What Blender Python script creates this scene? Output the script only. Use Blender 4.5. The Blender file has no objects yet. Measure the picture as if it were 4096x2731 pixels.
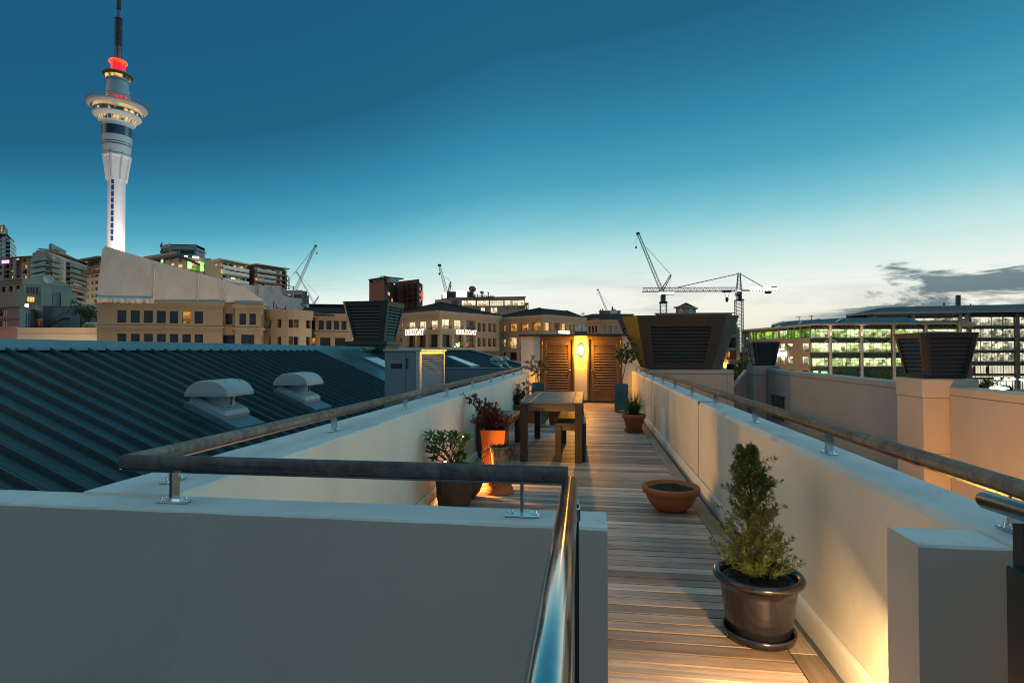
import bpy, math, random
from math import sin, cos, tan, pi, radians, sqrt, atan, atan2
from mathutils import Vector, Matrix, noise as mnoise
R = random.Random(7)
scene = bpy.context.scene
COL = scene.collection

# ------------------------------------------------------------------ camera
# deck frame: +Y runs along the roof deck, +X to the right, z = 0 on the boards
FPX, CX, CY, EYE = 2272.0, 2048.0, 1365.5, 1.5
YAW, PITCH = atan(310 / FPX), atan(40.5 / FPX)
cam_d = bpy.data.cameras.new("camera")
cam = bpy.data.objects.new("camera", cam_d)
COL.objects.link(cam)
cam_d.sensor_width = 36.0
cam_d.lens = 36.0 * FPX / 4096.0
cam_d.clip_start, cam_d.clip_end = 0.05, 9000.0
cam.location = (0, 0, EYE)
cam.rotation_euler = (pi / 2 + PITCH, 0, YAW)
scene.camera = cam
scene.cycles.filter_width = 1.05
scene.cycles.use_adaptive_sampling = False
scene.cycles.use_denoising = True
scene.cycles.sample_clamp_indirect = 4.0
vs = scene.view_settings
scene.display_settings.display_device = 'sRGB'
vs.view_transform, vs.look, vs.exposure, vs.gamma, vs.use_curve_mapping = 'Standard', 'None', 0.0, 1.0, False

# ------------------------------------------------------------------ node helpers
class NT:
    def __init__(s, tree):
        s.t = tree; s.n = tree.nodes; s.l = tree.links
    def new(s, typ, **kw):
        n = s.n.new(typ)
        for k, v in kw.items(): setattr(n, k, v)
        return n
    def put(s, sock, v):
        if v is None: return
        if hasattr(v, 'links') and hasattr(v, 'node'): s.l.new(v, sock)
        elif isinstance(v, (tuple, list)) and sock.type == 'RGBA' and len(v) == 3: sock.default_value = (*v, 1)
        else: sock.default_value = v
    def math(s, op, a, b=None, c=None, clamp=False):
        n = s.new('ShaderNodeMath', operation=op, use_clamp=clamp)
        for i, v in enumerate((a, b, c)):
            if v is not None: s.put(n.inputs[i], v)
        return n.outputs[0]
    def mix(s, f, a, b, mode='MIX'):
        n = s.new('ShaderNodeMix', data_type='RGBA', blend_type=mode)
        s.put(n.inputs[0], f); s.put(n.inputs[6], a); s.put(n.inputs[7], b)
        return n.outputs[2]
    def ramp(s, f, stops, interp='LINEAR'):
        n = s.new('ShaderNodeValToRGB'); cr = n.color_ramp; cr.interpolation = interp
        while len(cr.elements) < len(stops): cr.elements.new(0.5)
        for e, (p, c) in zip(cr.elements, stops):
            e.position = p; e.color = (*c, 1) if isinstance(c, (tuple, list)) else (c, c, c, 1)
        s.put(n.inputs[0], f)
        return n.outputs[0]
    def noise(s, vec, scale, detail=4, rough=.55, dist=0):
        n = s.new('ShaderNodeTexNoise')
        s.put(n.inputs['Vector'], vec); n.inputs['Scale'].default_value = scale
        n.inputs['Detail'].default_value = detail; n.inputs['Roughness'].default_value = rough
        n.inputs['Distortion'].default_value = dist
        return n.outputs[0]
    def mapping(s, vec, scale=(1, 1, 1), loc=(0, 0, 0), rot=(0, 0, 0)):
        n = s.new('ShaderNodeMapping')
        s.put(n.inputs['Vector'], vec); n.inputs['Scale'].default_value = scale
        n.inputs['Location'].default_value = loc; n.inputs['Rotation'].default_value = rot
        return n.outputs[0]

def lin(r, g, b):
    f = lambda c: ((c / 255 + .055) / 1.055) ** 2.4 if c > 10.3 else c / 255 / 12.92
    return (f(r), f(g), f(b))

# ------------------------------------------------------------------ sky (after sunset)
world = bpy.data.worlds.new("World"); scene.world = world
world.use_nodes = True
W = NT(world.node_tree); W.n.clear()
tc = W.new('ShaderNodeTexCoord').outputs['Generated']
nrm = W.new('ShaderNodeVectorMath', operation='NORMALIZE'); W.put(nrm.inputs[0], tc)
sep = W.new('ShaderNodeSeparateXYZ'); W.put(sep.inputs[0], nrm.outputs[0])
X, Y, Z = sep.outputs
elev = W.math('MULTIPLY', W.math('ARCSINE', Z), 180 / pi)
GLOW = radians(62)                                   # where the sunset is, clockwise from the deck axis
hl = W.math('MAXIMUM', W.math('SQRT', W.math('ADD', W.math('MULTIPLY', X, X), W.math('MULTIPLY', Y, Y))), 1e-4)
ca = W.math('DIVIDE', W.math('ADD', W.math('MULTIPLY', X, sin(GLOW)), W.math('MULTIPLY', Y, cos(GLOW))), hl)
daz = W.math('ARCCOSINE', W.math('MINIMUM', W.math('MAXIMUM', ca, -1.0), 1.0))   # 0..pi
gain = W.math('MULTIPLY', W.ramp(W.math('DIVIDE', daz, pi), [(.1, .30), (.156, .307), (.228, .323), (.388, .347), (.455, .41), (.547, .55), (.622, .63), (1, .8)], 'B_SPLINE'), 3.0)
eff = W.math('MULTIPLY', W.math('MAXIMUM', elev, 0.0), gain)
SKY = [(0.0, (226, 218, 196)), (3.0, (244, 240, 224)), (5.9, (242, 246, 238)), (7.6, (222, 240, 235)), (9.4, (196, 232, 230)), (12.5, (138, 203, 214)), (14.6, (106, 184, 204)), (17, (78, 162, 190)),
       (21.5, (55, 137, 171)), (25, (43, 119, 154)), (30, (33, 98, 133)), (43, (30, 91, 129)), (90, (30, 93, 132))]
sky = W.ramp(W.math('DIVIDE', eff, 90.0), [(e / 90, lin(*c)) for e, c in SKY])
# the afterglow itself is brighter, off to the right of the picture
near = W.math('SUBTRACT', 1.0, W.math('DIVIDE', daz, 0.47), clamp=True)
low = W.math('SUBTRACT', 1.0, W.math('DIVIDE', elev, 40.0), clamp=True)
boost = W.math('MULTIPLY_ADD', W.math('MULTIPLY', near, low), 6.5, 1.0)
# thin streaks of cloud near the horizon and a darker bank on the right
az = W.math('ARCTAN2', X, Y)
cv = W.new('ShaderNodeCombineXYZ'); W.put(cv.inputs[0], W.math('MULTIPLY', az, 57.3)); W.put(cv.inputs[1], elev)
streak = W.noise(W.mapping(cv.outputs[0], (.055, .42, 1), (3.1, 1.7, 0), (0, 0, radians(-4))), 1.0, 6, .58, .9)
band = W.ramp(W.math('DIVIDE', elev, 12.0), [(0, .85), (.25, 1), (.45, .55), (.72, .12), (1, 0)])
smask = W.math('MULTIPLY', W.ramp(streak, [(.47, 0), (.66, 1)]), band)
sky = W.mix(W.math('MULTIPLY', smask, .55), sky, lin(146, 166, 166))
bank = W.noise(W.mapping(cv.outputs[0], (.11, .46, 1), (7.3, .4, 0), (0, 0, radians(3))), 1.0, 8, .62, .5)
right = W.math('MULTIPLY_ADD', W.math('MULTIPLY', az, 57.3), .062, -1.0)       # grows to the right
hgt = W.math('MULTIPLY_ADD', elev, -.165, 1.0)
bm = W.math('ADD', W.math('ADD', bank, W.math('MULTIPLY', W.math('MINIMUM', right, .62), .42)), W.math('MULTIPLY', W.math('MAXIMUM', hgt, -1.2), .42))
bmask = W.math('MULTIPLY', W.ramp(bm, [(.75, 0), (.84, 1)]), W.math('MULTIPLY', right, 2.0, clamp=True))
sky = W.mix(W.math('MULTIPLY', bmask, .9), sky, W.mix(bank, lin(58, 90, 106), lin(104, 130, 138)))
# upper sky out of view, brightened past dusk to light the wall tops
over = W.ramp(W.math('DIVIDE', elev, 90.0), [(.39, 0), (.62, 1)])
sky = W.mix(W.math('MULTIPLY', over, .9), sky, lin(146, 200, 214))
# rear sky out of view, dimmed to grey to darken the near wall
rear = W.math('MULTIPLY', W.math('MULTIPLY_ADD', daz, 1.2, -2.5, clamp=True), W.math('MULTIPLY_ADD', elev, -1 / 65, 1.25, clamp=True))
sky = W.mix(rear, sky, lin(72, 68, 64))
bg = W.new('ShaderNodeBackground'); W.put(bg.inputs[0], sky); W.put(bg.inputs[1], boost)
out = W.new('ShaderNodeOutputWorld'); W.l.new(bg.outputs[0], out.inputs[0])
world.cycles.sampling_method = 'MANUAL'; world.cycles.sample_map_resolution = 1024

# warm fill added from behind left to brighten walls, standing in for town glow, the only SUN lamp
warm_fill_d = bpy.data.lights.new('warm_fill', 'SUN'); warm_fill_d.energy = .52; warm_fill_d.angle = radians(48); warm_fill_d.color = (1, .78, .56)
warm_fill = bpy.data.objects.new('warm_fill', warm_fill_d); COL.objects.link(warm_fill)
warm_fill.rotation_euler = Vector((.9, .38, -.36)).to_track_quat('-Z', 'Y').to_euler()

# ------------------------------------------------------------------ coordinates: photo position -> place in the world
fwd = Vector((-sin(YAW) * cos(PITCH), cos(YAW) * cos(PITCH), sin(PITCH)))
rgt = Vector((cos(YAW), sin(YAW), 0)); upv = rgt.cross(fwd); EYEP = Vector((0, 0, EYE))
def ray(u, v): return fwd + rgt * ((u - CX) / FPX) - upv * ((v - CY) / FPX)
def at(u, v, d): return EYEP + ray(u, v) * d
def onz(u, v, z): r = ray(u, v); return EYEP + r * ((z - EYE) / r.z)
def onx(u, v, x): r = ray(u, v); return EYEP + r * (x / r.x)
def ony(u, v, y): r = ray(u, v); return EYEP + r * (y / r.y)
def onplane(u, v, p, n):
    r = ray(u, v); return EYEP + r * ((p - EYEP).dot(n) / r.dot(n))
def crop(x0, y0, s): return lambda x, y: (x0 + x / s, y0 + y / s)
c1 = crop(0, 880, 3.0156); c2 = crop(250, 0, 1.5375); c3 = crop(400, 960, 2.6133); c4 = crop(1200, 960, 2.6133)
c5 = crop(1980, 960, 3.0152); c6 = crop(2460, 900, 2.6129); c7 = crop(2900, 1100, 3.1367); c8 = crop(3400, 1100, 2.6135)
c9 = crop(0, 880, 5.6); c10 = crop(1080, 960, 5.6); c11 = crop(3780, 1440, 7.443); c12 = crop(2820, 1300, 6.03)

# ------------------------------------------------------------------ objects
def origin(o):
    v = Vector((0, 0, 0))
    while o: v += o.location; o = o.parent
    return v
def tag(o, label=None, cat=None, group=None, kind=None):
    if label: o['label'] = label
    if cat: o['category'] = cat
    if group: o['group'] = group
    if kind: o['kind'] = kind
    return o
def thing(name, label, cat, loc=(0, 0, 0), group=None):
    o = bpy.data.objects.new(name, None); COL.objects.link(o)
    o.empty_display_size = .1; o.location = loc
    return tag(o, label, cat, group, 'thing')

class MB:
    """collects world-space faces and links them as ONE mesh object"""
    def __init__(s): s.v = []; s.f = []; s.m = []; s.sm = []; s.sh = []; s.cur = 1.0
    def add(s, vs, fs, mi=0, smooth=False):
        k = len(s.v); s.v.extend([tuple(v) for v in vs])
        for f in fs:
            s.f.append([i + k for i in f]); s.m.append(mi); s.sm.append(smooth); s.sh.append(s.cur)
        return s
    def box(s, a, b, mi=0):
        x0, y0, z0 = a; x1, y1, z1 = b
        if x0 > x1: x0, x1 = x1, x0
        if y0 > y1: y0, y1 = y1, y0
        if z0 > z1: z0, z1 = z1, z0
        return s.add([(x0, y0, z0), (x1, y0, z0), (x1, y1, z0), (x0, y1, z0), (x0, y0, z1), (x1, y0, z1), (x1, y1, z1), (x0, y1, z1)],
                     [(0, 3, 2, 1), (4, 5, 6, 7), (0, 1, 5, 4), (1, 2, 6, 5), (2, 3, 7, 6), (3, 0, 4, 7)], mi)
    def bbox(s, a, b, r=.01, mi=0):
        """box with softened edges"""
        x0, y0, z0 = a; x1, y1, z1 = b
        if x0 > x1: x0, x1 = x1, x0
        if y0 > y1: y0, y1 = y1, y0
        if z0 > z1: z0, z1 = z1, z0
        r = min(r, (x1 - x0) / 3, (y1 - y0) / 3, (z1 - z0) / 3)
        c = ((x0 + x1) / 2, (y0 + y1) / 2, (z0 + z1) / 2); h = ((x1 - x0) / 2, (y1 - y0) / 2, (z1 - z0) / 2)
        V = []; idx = {}
        for sx in (-1, 1):
            for sy in (-1, 1):
                for sz in (-1, 1):
                    for ax in range(3):
                        p = [c[i] + (sx, sy, sz)[i] * (h[i] - (0 if i == ax else r)) for i in range(3)]
                        idx[(sx, sy, sz, ax)] = len(V); V.append(p)
        F = []
        for ax in range(3):
            o1, o2 = [i for i in range(3) if i != ax]
            for sg in (-1, 1):
                q = []
                for a1, a2 in ((-1, -1), (1, -1), (1, 1), (-1, 1)):
                    k = [0, 0, 0]; k[ax] = sg; k[o1] = a1; k[o2] = a2; q.append(idx[(*k, ax)])
                F.append(q if (sg > 0) == (ax != 1) else q[::-1])
        for ax in range(3):
            o1, o2 = [i for i in range(3) if i != ax]
            for a1 in (-1, 1):
                for a2 in (-1, 1):
                    k0 = [0, 0, 0]; k1 = [0, 0, 0]; k0[ax] = -1; k1[ax] = 1
                    for k in (k0, k1): k[o1] = a1; k[o2] = a2
                    F.append([idx[(*k0, o1)], idx[(*k1, o1)], idx[(*k1, o2)], idx[(*k0, o2)]])
        for sx in (-1, 1):
            for sy in (-1, 1):
                for sz in (-1, 1): F.append([idx[(sx, sy, sz, a)] for a in range(3)])
        return s.add(V, F, mi)
    def prism(s, poly, ext, mi=0):
        """planar polygon (3-D points) pushed along the vector ext"""
        n = len(poly); e = Vector(ext)
        V = [Vector(p) for p in poly] + [Vector(p) + e for p in poly]
        F = [list(range(n))[::-1], list(range(n, 2 * n))] + [[i, (i + 1) % n, n + (i + 1) % n, n + i] for i in range(n)]
        return s.add(V, F, mi)
    def tube(s, path, r, seg=8, mi=0, caps=True, smooth=True):
        P = [Vector(p) for p in path]; n = len(P)
        rr = r if isinstance(r, (list, tuple)) else [r] * n
        V = []; F = []; prev = None
        for i in range(n):
            t = (P[min(i + 1, n - 1)] - P[max(i - 1, 0)])
            t = t.normalized() if t.length > 1e-9 else Vector((0, 0, 1))
            if prev is None:
                a = t.cross(Vector((0, 0, 1)) if abs(t.z) < .9 else Vector((1, 0, 0))).normalized()
            else:
                a = (prev - t * prev.dot(t)); a = a.normalized() if a.length > 1e-6 else t.orthogonal().normalized()
            prev = a; b = t.cross(a)
            for k in range(seg):
                th = 2 * pi * k / seg + pi / seg
                V.append(P[i] + (a * cos(th) + b * sin(th)) * rr[i])
        for i in range(n - 1):
            for k in range(seg):
                F.append((i * seg + k, i * seg + (k + 1) % seg, (i + 1) * seg + (k + 1) % seg, (i + 1) * seg + k))
        s.add(V, F, mi, smooth)
        if caps: s.add(V[:seg], [list(range(seg))[::-1]], mi); s.add(V[-seg:], [list(range(seg))], mi)
        return s
    def bar(s, p, q, w, h=None, mi=0):
        h = h or w; p = Vector(p); q = Vector(q); t = (q - p).normalized()
        a = t.cross(Vector((0, 0, 1)) if abs(t.z) < .95 else Vector((0, 1, 0))).normalized(); b = a.cross(t)
        V = [c + a * (i * w / 2) + b * (j * h / 2) for c in (p, q) for i, j in ((-1, -1), (1, -1), (1, 1), (-1, 1))]
        return s.add(V, [(0, 1, 2, 3), (7, 6, 5, 4), (0, 4, 5, 1), (1, 5, 6, 2), (2, 6, 7, 3), (3, 7, 4, 0)], mi)
    def lathe(s, c, prof, seg=32, mi=0, smooth=True, sx=1, sy=1, wob=0):
        n = len(prof); V = []
        for r, z in prof:
            for k in range(seg):
                th = 2 * pi * k / seg
                q = r * (1 + wob * mnoise.noise((cos(th) * 2 + c[0], sin(th) * 2 + c[1], z * 6))) if wob else r
                V.append((c[0] + q * cos(th) * sx, c[1] + q * sin(th) * sy, c[2] + z))
        F = [(i * seg + k, i * seg + (k + 1) % seg, (i + 1) * seg + (k + 1) % seg, (i + 1) * seg + k) for i in range(n - 1) for k in range(seg)]
        s.add(V, F, mi, smooth)
        if prof[0][0] > 1e-4: s.add(V[:seg], [list(range(seg))[::-1]], mi)
        if prof[-1][0] > 1e-4: s.add(V[-seg:], [list(range(seg))], mi)
        return s
    def quad(s, a, b, c, d, mi=0): return s.add([a, b, c, d], [(0, 1, 2, 3)], mi)
    def rot(s, M, i0=0):
        s.v[i0:] = [tuple(M @ Vector(v)) for v in s.v[i0:]]; return s
    def build(s, name, mats, parent=None, label=None):
        if parent is not None: o0 = origin(parent)
        else:
            xs = [v[0] for v in s.v]; ys = [v[1] for v in s.v]
            o0 = Vector(((min(xs) + max(xs)) / 2, (min(ys) + max(ys)) / 2, min(v[2] for v in s.v)))
        me = bpy.data.meshes.new(name)
        me.from_pydata([(v[0] - o0.x, v[1] - o0.y, v[2] - o0.z) for v in s.v], [], s.f)
        for m in (mats if isinstance(mats, (list, tuple)) else [mats]): me.materials.append(m)
        me.polygons.foreach_set('material_index', s.m); me.polygons.foreach_set('use_smooth', s.sm)
        if min(s.sh) != max(s.sh): me.attributes.new('shade', 'FLOAT', 'FACE').data.foreach_set('value', s.sh)
        me.update()
        o = bpy.data.objects.new(name, me); COL.objects.link(o)
        if parent is not None: o.parent = parent
        else: o.location = o0
        if label: o['label'] = label
        return o
def struct(o): o['kind'] = 'structure'; return o
def copy_tree(o, parent=None):
    c = o.copy(); COL.objects.link(c); c.parent = parent
    for ch in list(o.children): copy_tree(ch, c)
    return c
def lamp(name, typ, loc, power, col, parent=None, size=.05, aim=None, spot=None, blend=.5):
    d = bpy.data.lights.new(name, typ); d.energy = power; d.color = col
    if typ == 'AREA': d.size = size
    else: d.shadow_soft_size = size
    if spot: d.spot_size = radians(spot); d.spot_blend = blend
    o = bpy.data.objects.new(name, d); COL.objects.link(o)
    o.location = Vector(loc) - (origin(parent) if parent else Vector())
    if parent: o.parent = parent
    if aim is not None: o.rotation_euler = (Vector(aim) - Vector(loc)).to_track_quat('-Z', 'Y').to_euler()
    return o

# ------------------------------------------------------------------ materials
MATS = {}
def mat(name, col, rough=.6, metal=0, var=.12, vscale=3, bump=0, bscale=60, stain=None, stscale=1.2, coat=0, coord='Object', spec=.5, stretch=(1, 1, 1), detail=6):
    """painted or raw surface: base colour broken up by noise, optional stains and bump"""
    m = bpy.data.materials.new(name); m.use_nodes = True; MATS[name] = m
    N = NT(m.node_tree); p = N.n['Principled BSDF']
    co = N.new('ShaderNodeTexCoord').outputs[coord]
    co = N.mapping(co, stretch) if stretch != (1, 1, 1) else co
    n = N.noise(co, vscale, detail)
    c = N.mix(N.ramp(n, [(.3, 0), (.7, 1)]), tuple(max(0, x * (1 - var)) for x in col), tuple(min(1, x * (1 + var)) for x in col))
    if stain:
        sn = N.noise(N.mapping(co, (1, 1, .35)), stscale, 8, .65, .6)
        c = N.mix(N.ramp(sn, [(.52, 0), (.74, .8)]), c, stain)
    N.put(p.inputs['Base Color'], c)
    N.put(p.inputs['Roughness'], N.math('MULTIPLY_ADD', n, .16, rough - .08, clamp=True))
    p.inputs['Metallic'].default_value = metal
    p.inputs['Specular IOR Level'].default_value = spec
    if coat: p.inputs['Coat Weight'].default_value = coat; p.inputs['Coat Roughness'].default_value = .06
    if bump:
        b = N.new('ShaderNodeBump'); b.inputs['Strength'].default_value = min(1, bump); b.inputs['Distance'].default_value = .004
        N.put(b.inputs['Height'], N.noise(co, bscale, 5)); N.l.new(b.outputs[0], p.inputs['Normal'])
    return m
def emit(name, col, power=1.0, col2=None, scale=2.0, lo=.35, hi=.65, stretch=(1, 1, 1), dark=None, top=None):
    """lit glass, lamps and lit signs; dark = furniture silhouettes low in a lit window, top = ceiling lights"""
    m = bpy.data.materials.new(name); m.use_nodes = True; MATS[name] = m
    N = NT(m.node_tree); p = N.n['Principled BSDF']; tcn = N.new('ShaderNodeTexCoord')
    co = N.mapping(tcn.outputs['Object'], stretch)
    c = col
    if col2 is not None:
        c = N.mix(N.ramp(N.noise(co, scale, 2, .5), [(lo, 0), (hi, 1)]), col2, col)
    if dark is not None:
        gz = N.new('ShaderNodeSeparateXYZ'); N.put(gz.inputs[0], tcn.outputs['Generated'])
        b = N.new('ShaderNodeTexVoronoi', distance='CHEBYCHEV', feature='F1'); N.put(b.inputs['Vector'], co); b.inputs['Scale'].default_value = scale * 2.2
        bw = N.new('ShaderNodeSeparateColor'); N.put(bw.inputs[0], b.outputs['Color'])
        hgt_ = N.math('MULTIPLY_ADD', bw.outputs[1], .45, .12)
        low_ = N.math('LESS_THAN', gz.outputs[2], hgt_)
        c = N.mix(N.math('MULTIPLY', low_, N.math('MULTIPLY_ADD', bw.outputs[0], .6, .3)), c, dark)
        c = N.mix(N.ramp(bw.outputs[2], [(.14, .8), (.18, 0)]), c, dark)
        if top is not None:
            t1 = N.math('GREATER_THAN', gz.outputs[2], .84); t2 = N.math('GREATER_THAN', bw.outputs[0], .45)
            c = N.mix(N.math('MULTIPLY', t1, t2), c, top)
    p.inputs['Base Color'].default_value = (.02, .02, .02, 1); p.inputs['Roughness'].default_value = .15
    N.put(p.inputs['Emission Color'], c); p.inputs['Emission Strength'].default_value = power
    m.cycles.emission_sampling = 'NONE'
    return m
def glass_dark(name, col, rough=.06):
    m = bpy.data.materials.new(name); m.use_nodes = True; MATS[name] = m
    N = NT(m.node_tree); p = N.n['Principled BSDF']
    co = N.new('ShaderNodeTexCoord').outputs['Object']
    N.put(p.inputs['Base Color'], N.mix(N.noise(co, .35, 3), tuple(x * .5 for x in col), tuple(x * 1.5 for x in col)))
    p.inputs['Roughness'].default_value = rough; p.inputs['Specular IOR Level'].default_value = .6
    return m
def wood(name, c0, c1, c2, axis=0, rough=.55, pitch=None, grain=1.0, mottle=0):
    """weathered timber with the grain along one axis; pitch gives each board its own shade"""
    m = bpy.data.materials.new(name); m.use_nodes = True; MATS[name] = m
    N = NT(m.node_tree); p = N.n['Principled BSDF']
    co = N.new('ShaderNodeTexCoord').outputs['Object']
    sc = [38.0, 38.0, 38.0]; sc[axis] = 1.6
    sc2 = [5.0, 5.0, 5.0]; sc2[axis] = 1.3
    fine = N.noise(N.mapping(co, sc), 1.0 * grain, 6, .65, .4)
    big = N.noise(N.mapping(co, sc2), 1.0, 5, .6, .6)
    c = N.mix(N.ramp(big, [(.32, 0), (.68, 1)]), c0, c1)
    c = N.mix(N.math('MULTIPLY', N.ramp(fine, [(.42, 0), (.7, 1)]), .75), c, c2)
    if pitch:
        wn = N.new('ShaderNodeAttribute', attribute_name='shade'); wn = wn.outputs['Fac']
        v = N.math('MULTIPLY_ADD', wn, .95, .42)
        hs = N.new('ShaderNodeHueSaturation'); N.put(hs.inputs['Value'], v); N.put(hs.inputs['Color'], c)
        N.put(hs.inputs['Saturation'], N.math('MULTIPLY_ADD', wn, -.55, 1.3)); c = hs.outputs[0]
        blot = N.noise(co, 1.1, 6, .6, .5)
        c = N.mix(N.math('MULTIPLY', N.ramp(blot, [(.5, 0), (.72, 1)]), .45), c, tuple(x * .45 for x in c0))
    if mottle:
        mo = N.noise(co, 13, 7, .7, 1.2)
        c = N.mix(N.math('MULTIPLY', N.ramp(mo, [(.40, 0), (.62, 1)]), mottle), c, tuple(x * .38 for x in c0))
    N.put(p.inputs['Base Color'], c)
    N.put(p.inputs['Roughness'], N.math('MULTIPLY_ADD', fine, .25, rough - .1))
    b = N.new('ShaderNodeBump'); b.inputs['Strength'].default_value = .45; b.inputs['Distance'].default_value = .0025
    N.put(b.inputs['Height'], fine); N.l.new(b.outputs[0], p.inputs['Normal'])
    return m
def leafmat(name, c0, c1, rough=.45, trans=.25):
    m = bpy.data.materials.new(name); m.use_nodes = True; MATS[name] = m
    N = NT(m.node_tree); p = N.n['Principled BSDF']
    co = N.new('ShaderNodeTexCoord').outputs['Object']
    wn = N.noise(co, 9, 4, .6)
    N.put(p.inputs['Base Color'], N.mix(N.ramp(wn, [(.34, 0), (.66, 1)]), c0, c1))
    p.inputs['Roughness'].default_value = rough
    p.inputs['Subsurface Weight'].default_value = 0
    tr = N.new('ShaderNodeBsdfTranslucent'); N.put(tr.inputs[0], c1)
    mx = N.new('ShaderNodeMixShader'); mx.inputs[0].default_value = trans
    N.l.new(p.outputs[0], mx.inputs[1]); N.l.new(tr.outputs[0], mx.inputs[2])
    N.l.new(mx.outputs[0], N.n['Material Output'].inputs[0])
    return m

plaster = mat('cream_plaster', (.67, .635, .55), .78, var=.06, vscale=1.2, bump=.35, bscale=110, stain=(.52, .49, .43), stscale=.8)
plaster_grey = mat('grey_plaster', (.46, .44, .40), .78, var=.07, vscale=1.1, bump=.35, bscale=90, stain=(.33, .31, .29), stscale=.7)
coping = mat('coping_render', (.56, .60, .60), .7, var=.1, vscale=2.5, bump=.5, bscale=70, stain=(.30, .32, .32), stscale=2.2)
plaster_warm = mat('tan_render', (.50, .42, .35), .8, var=.05, vscale=.7, bump=.2, bscale=60)
dark_joint = mat('joint_sealant', (.07, .075, .08), .8)
deck_wood = wood('deck_boards', (.36, .265, .215), (.53, .42, .36), (.15, .112, .092), 0, .5, pitch=.1053)
deck_edge = wood('deck_edge_board', (.25, .19, .14), (.33, .26, .20), (.13, .10, .075), 1, .5, pitch=1)
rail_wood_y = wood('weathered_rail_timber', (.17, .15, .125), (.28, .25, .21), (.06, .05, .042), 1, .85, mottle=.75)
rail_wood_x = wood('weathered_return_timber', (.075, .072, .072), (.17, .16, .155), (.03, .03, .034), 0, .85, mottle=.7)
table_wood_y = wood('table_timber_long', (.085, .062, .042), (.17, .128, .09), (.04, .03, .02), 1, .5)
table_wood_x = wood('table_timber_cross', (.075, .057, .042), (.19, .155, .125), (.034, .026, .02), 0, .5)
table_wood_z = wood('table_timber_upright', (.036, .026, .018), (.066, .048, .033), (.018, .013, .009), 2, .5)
door_wood_z = wood('door_timber_upright', (.10, .062, .034), (.17, .108, .06), (.045, .027, .015), 2, .45)
door_wood_x = wood('door_timber_cross', (.10, .062, .034), (.165, .105, .06), (.045, .027, .015), 0, .45)
steel = mat('polished_steel', (.62, .63, .64), .14, metal=1, var=.05, vscale=8)
steel_brushed = mat('satin_steel', (.46, .48, .49), .13, metal=1, var=.14, vscale=6, bump=.04, bscale=40)
black_paint = mat('black_paint', (.012, .013, .015), .3, var=.2, coat=.3)
roof_green = mat('green_roof_sheet', (.006, .044, .052), .42, metal=.0, var=.22, vscale=1.4, bump=.03, bscale=20, stain=(.012, .03, .036), stscale=.5)
roof_cap = mat('ridge_flashing', (.10, .20, .225), .34, var=.14, vscale=.9, stain=(.06, .12, .14), stscale=.8)

# ================================================================== ROOF DECK
ZT = .93                                  # top of the parapets
LX0, LX1, RX0, RX1 = -2.01, -1.61, 1.225, 1.47
NY0, NY1, YE = 1.866, 2.06, 16.85

GZ = -10.6
g = MB()                                  # city ground, one sheet out to the horizon
g.quad((-4000, -3000, GZ), (4000, -3000, GZ), (4000, 6000, GZ), (-4000, 6000, GZ))
asphalt = mat('asphalt', (.05, .05, .052), .85, var=.3, vscale=.3, bump=.2, bscale=8, stain=(.035, .035, .037), stscale=.05)
struct(g.build('ground', asphalt))

pit = .1053
d = MB()
y = 1.25
k = 0
while y < YE - .02:
    jz = R.uniform(-.0015, .0015); d.cur = R.random() ** 1.1
    d.bbox((LX1 + .13, y + .006, -.03 + jz), (.985, y + pit - .007, jz), .0015)
    y += pit
deck = struct(d.build('deck', deck_wood))
d = MB()
y = 1.25
while y < YE - .05:
    d.cur = R.uniform(.2, .9); L = R.uniform(1.5, 1.9); y2 = min(y + L, YE - .02)
    d.bbox((.99, y, -.022), (1.118, y2 - .004, .001), .003)
    d.bbox((LX1 + .03, y, -.022), (LX1 + .124, y2 - .004, .001), .003)
    y = y2
struct(d.build('deck_border', deck_edge))
d = MB(); d.box((LX1, 1.2, -.2), (RX0, YE, -.05))
struct(d.build('deck_subfloor', dark_joint))
d = MB(); d.box((-3.2, -4, -.9), (3, 1.19, -.7))
struct(d.build('stair_landing_floor', mat('landing_tiles', (.22, .21, .2), .7, var=.15)))

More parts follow.
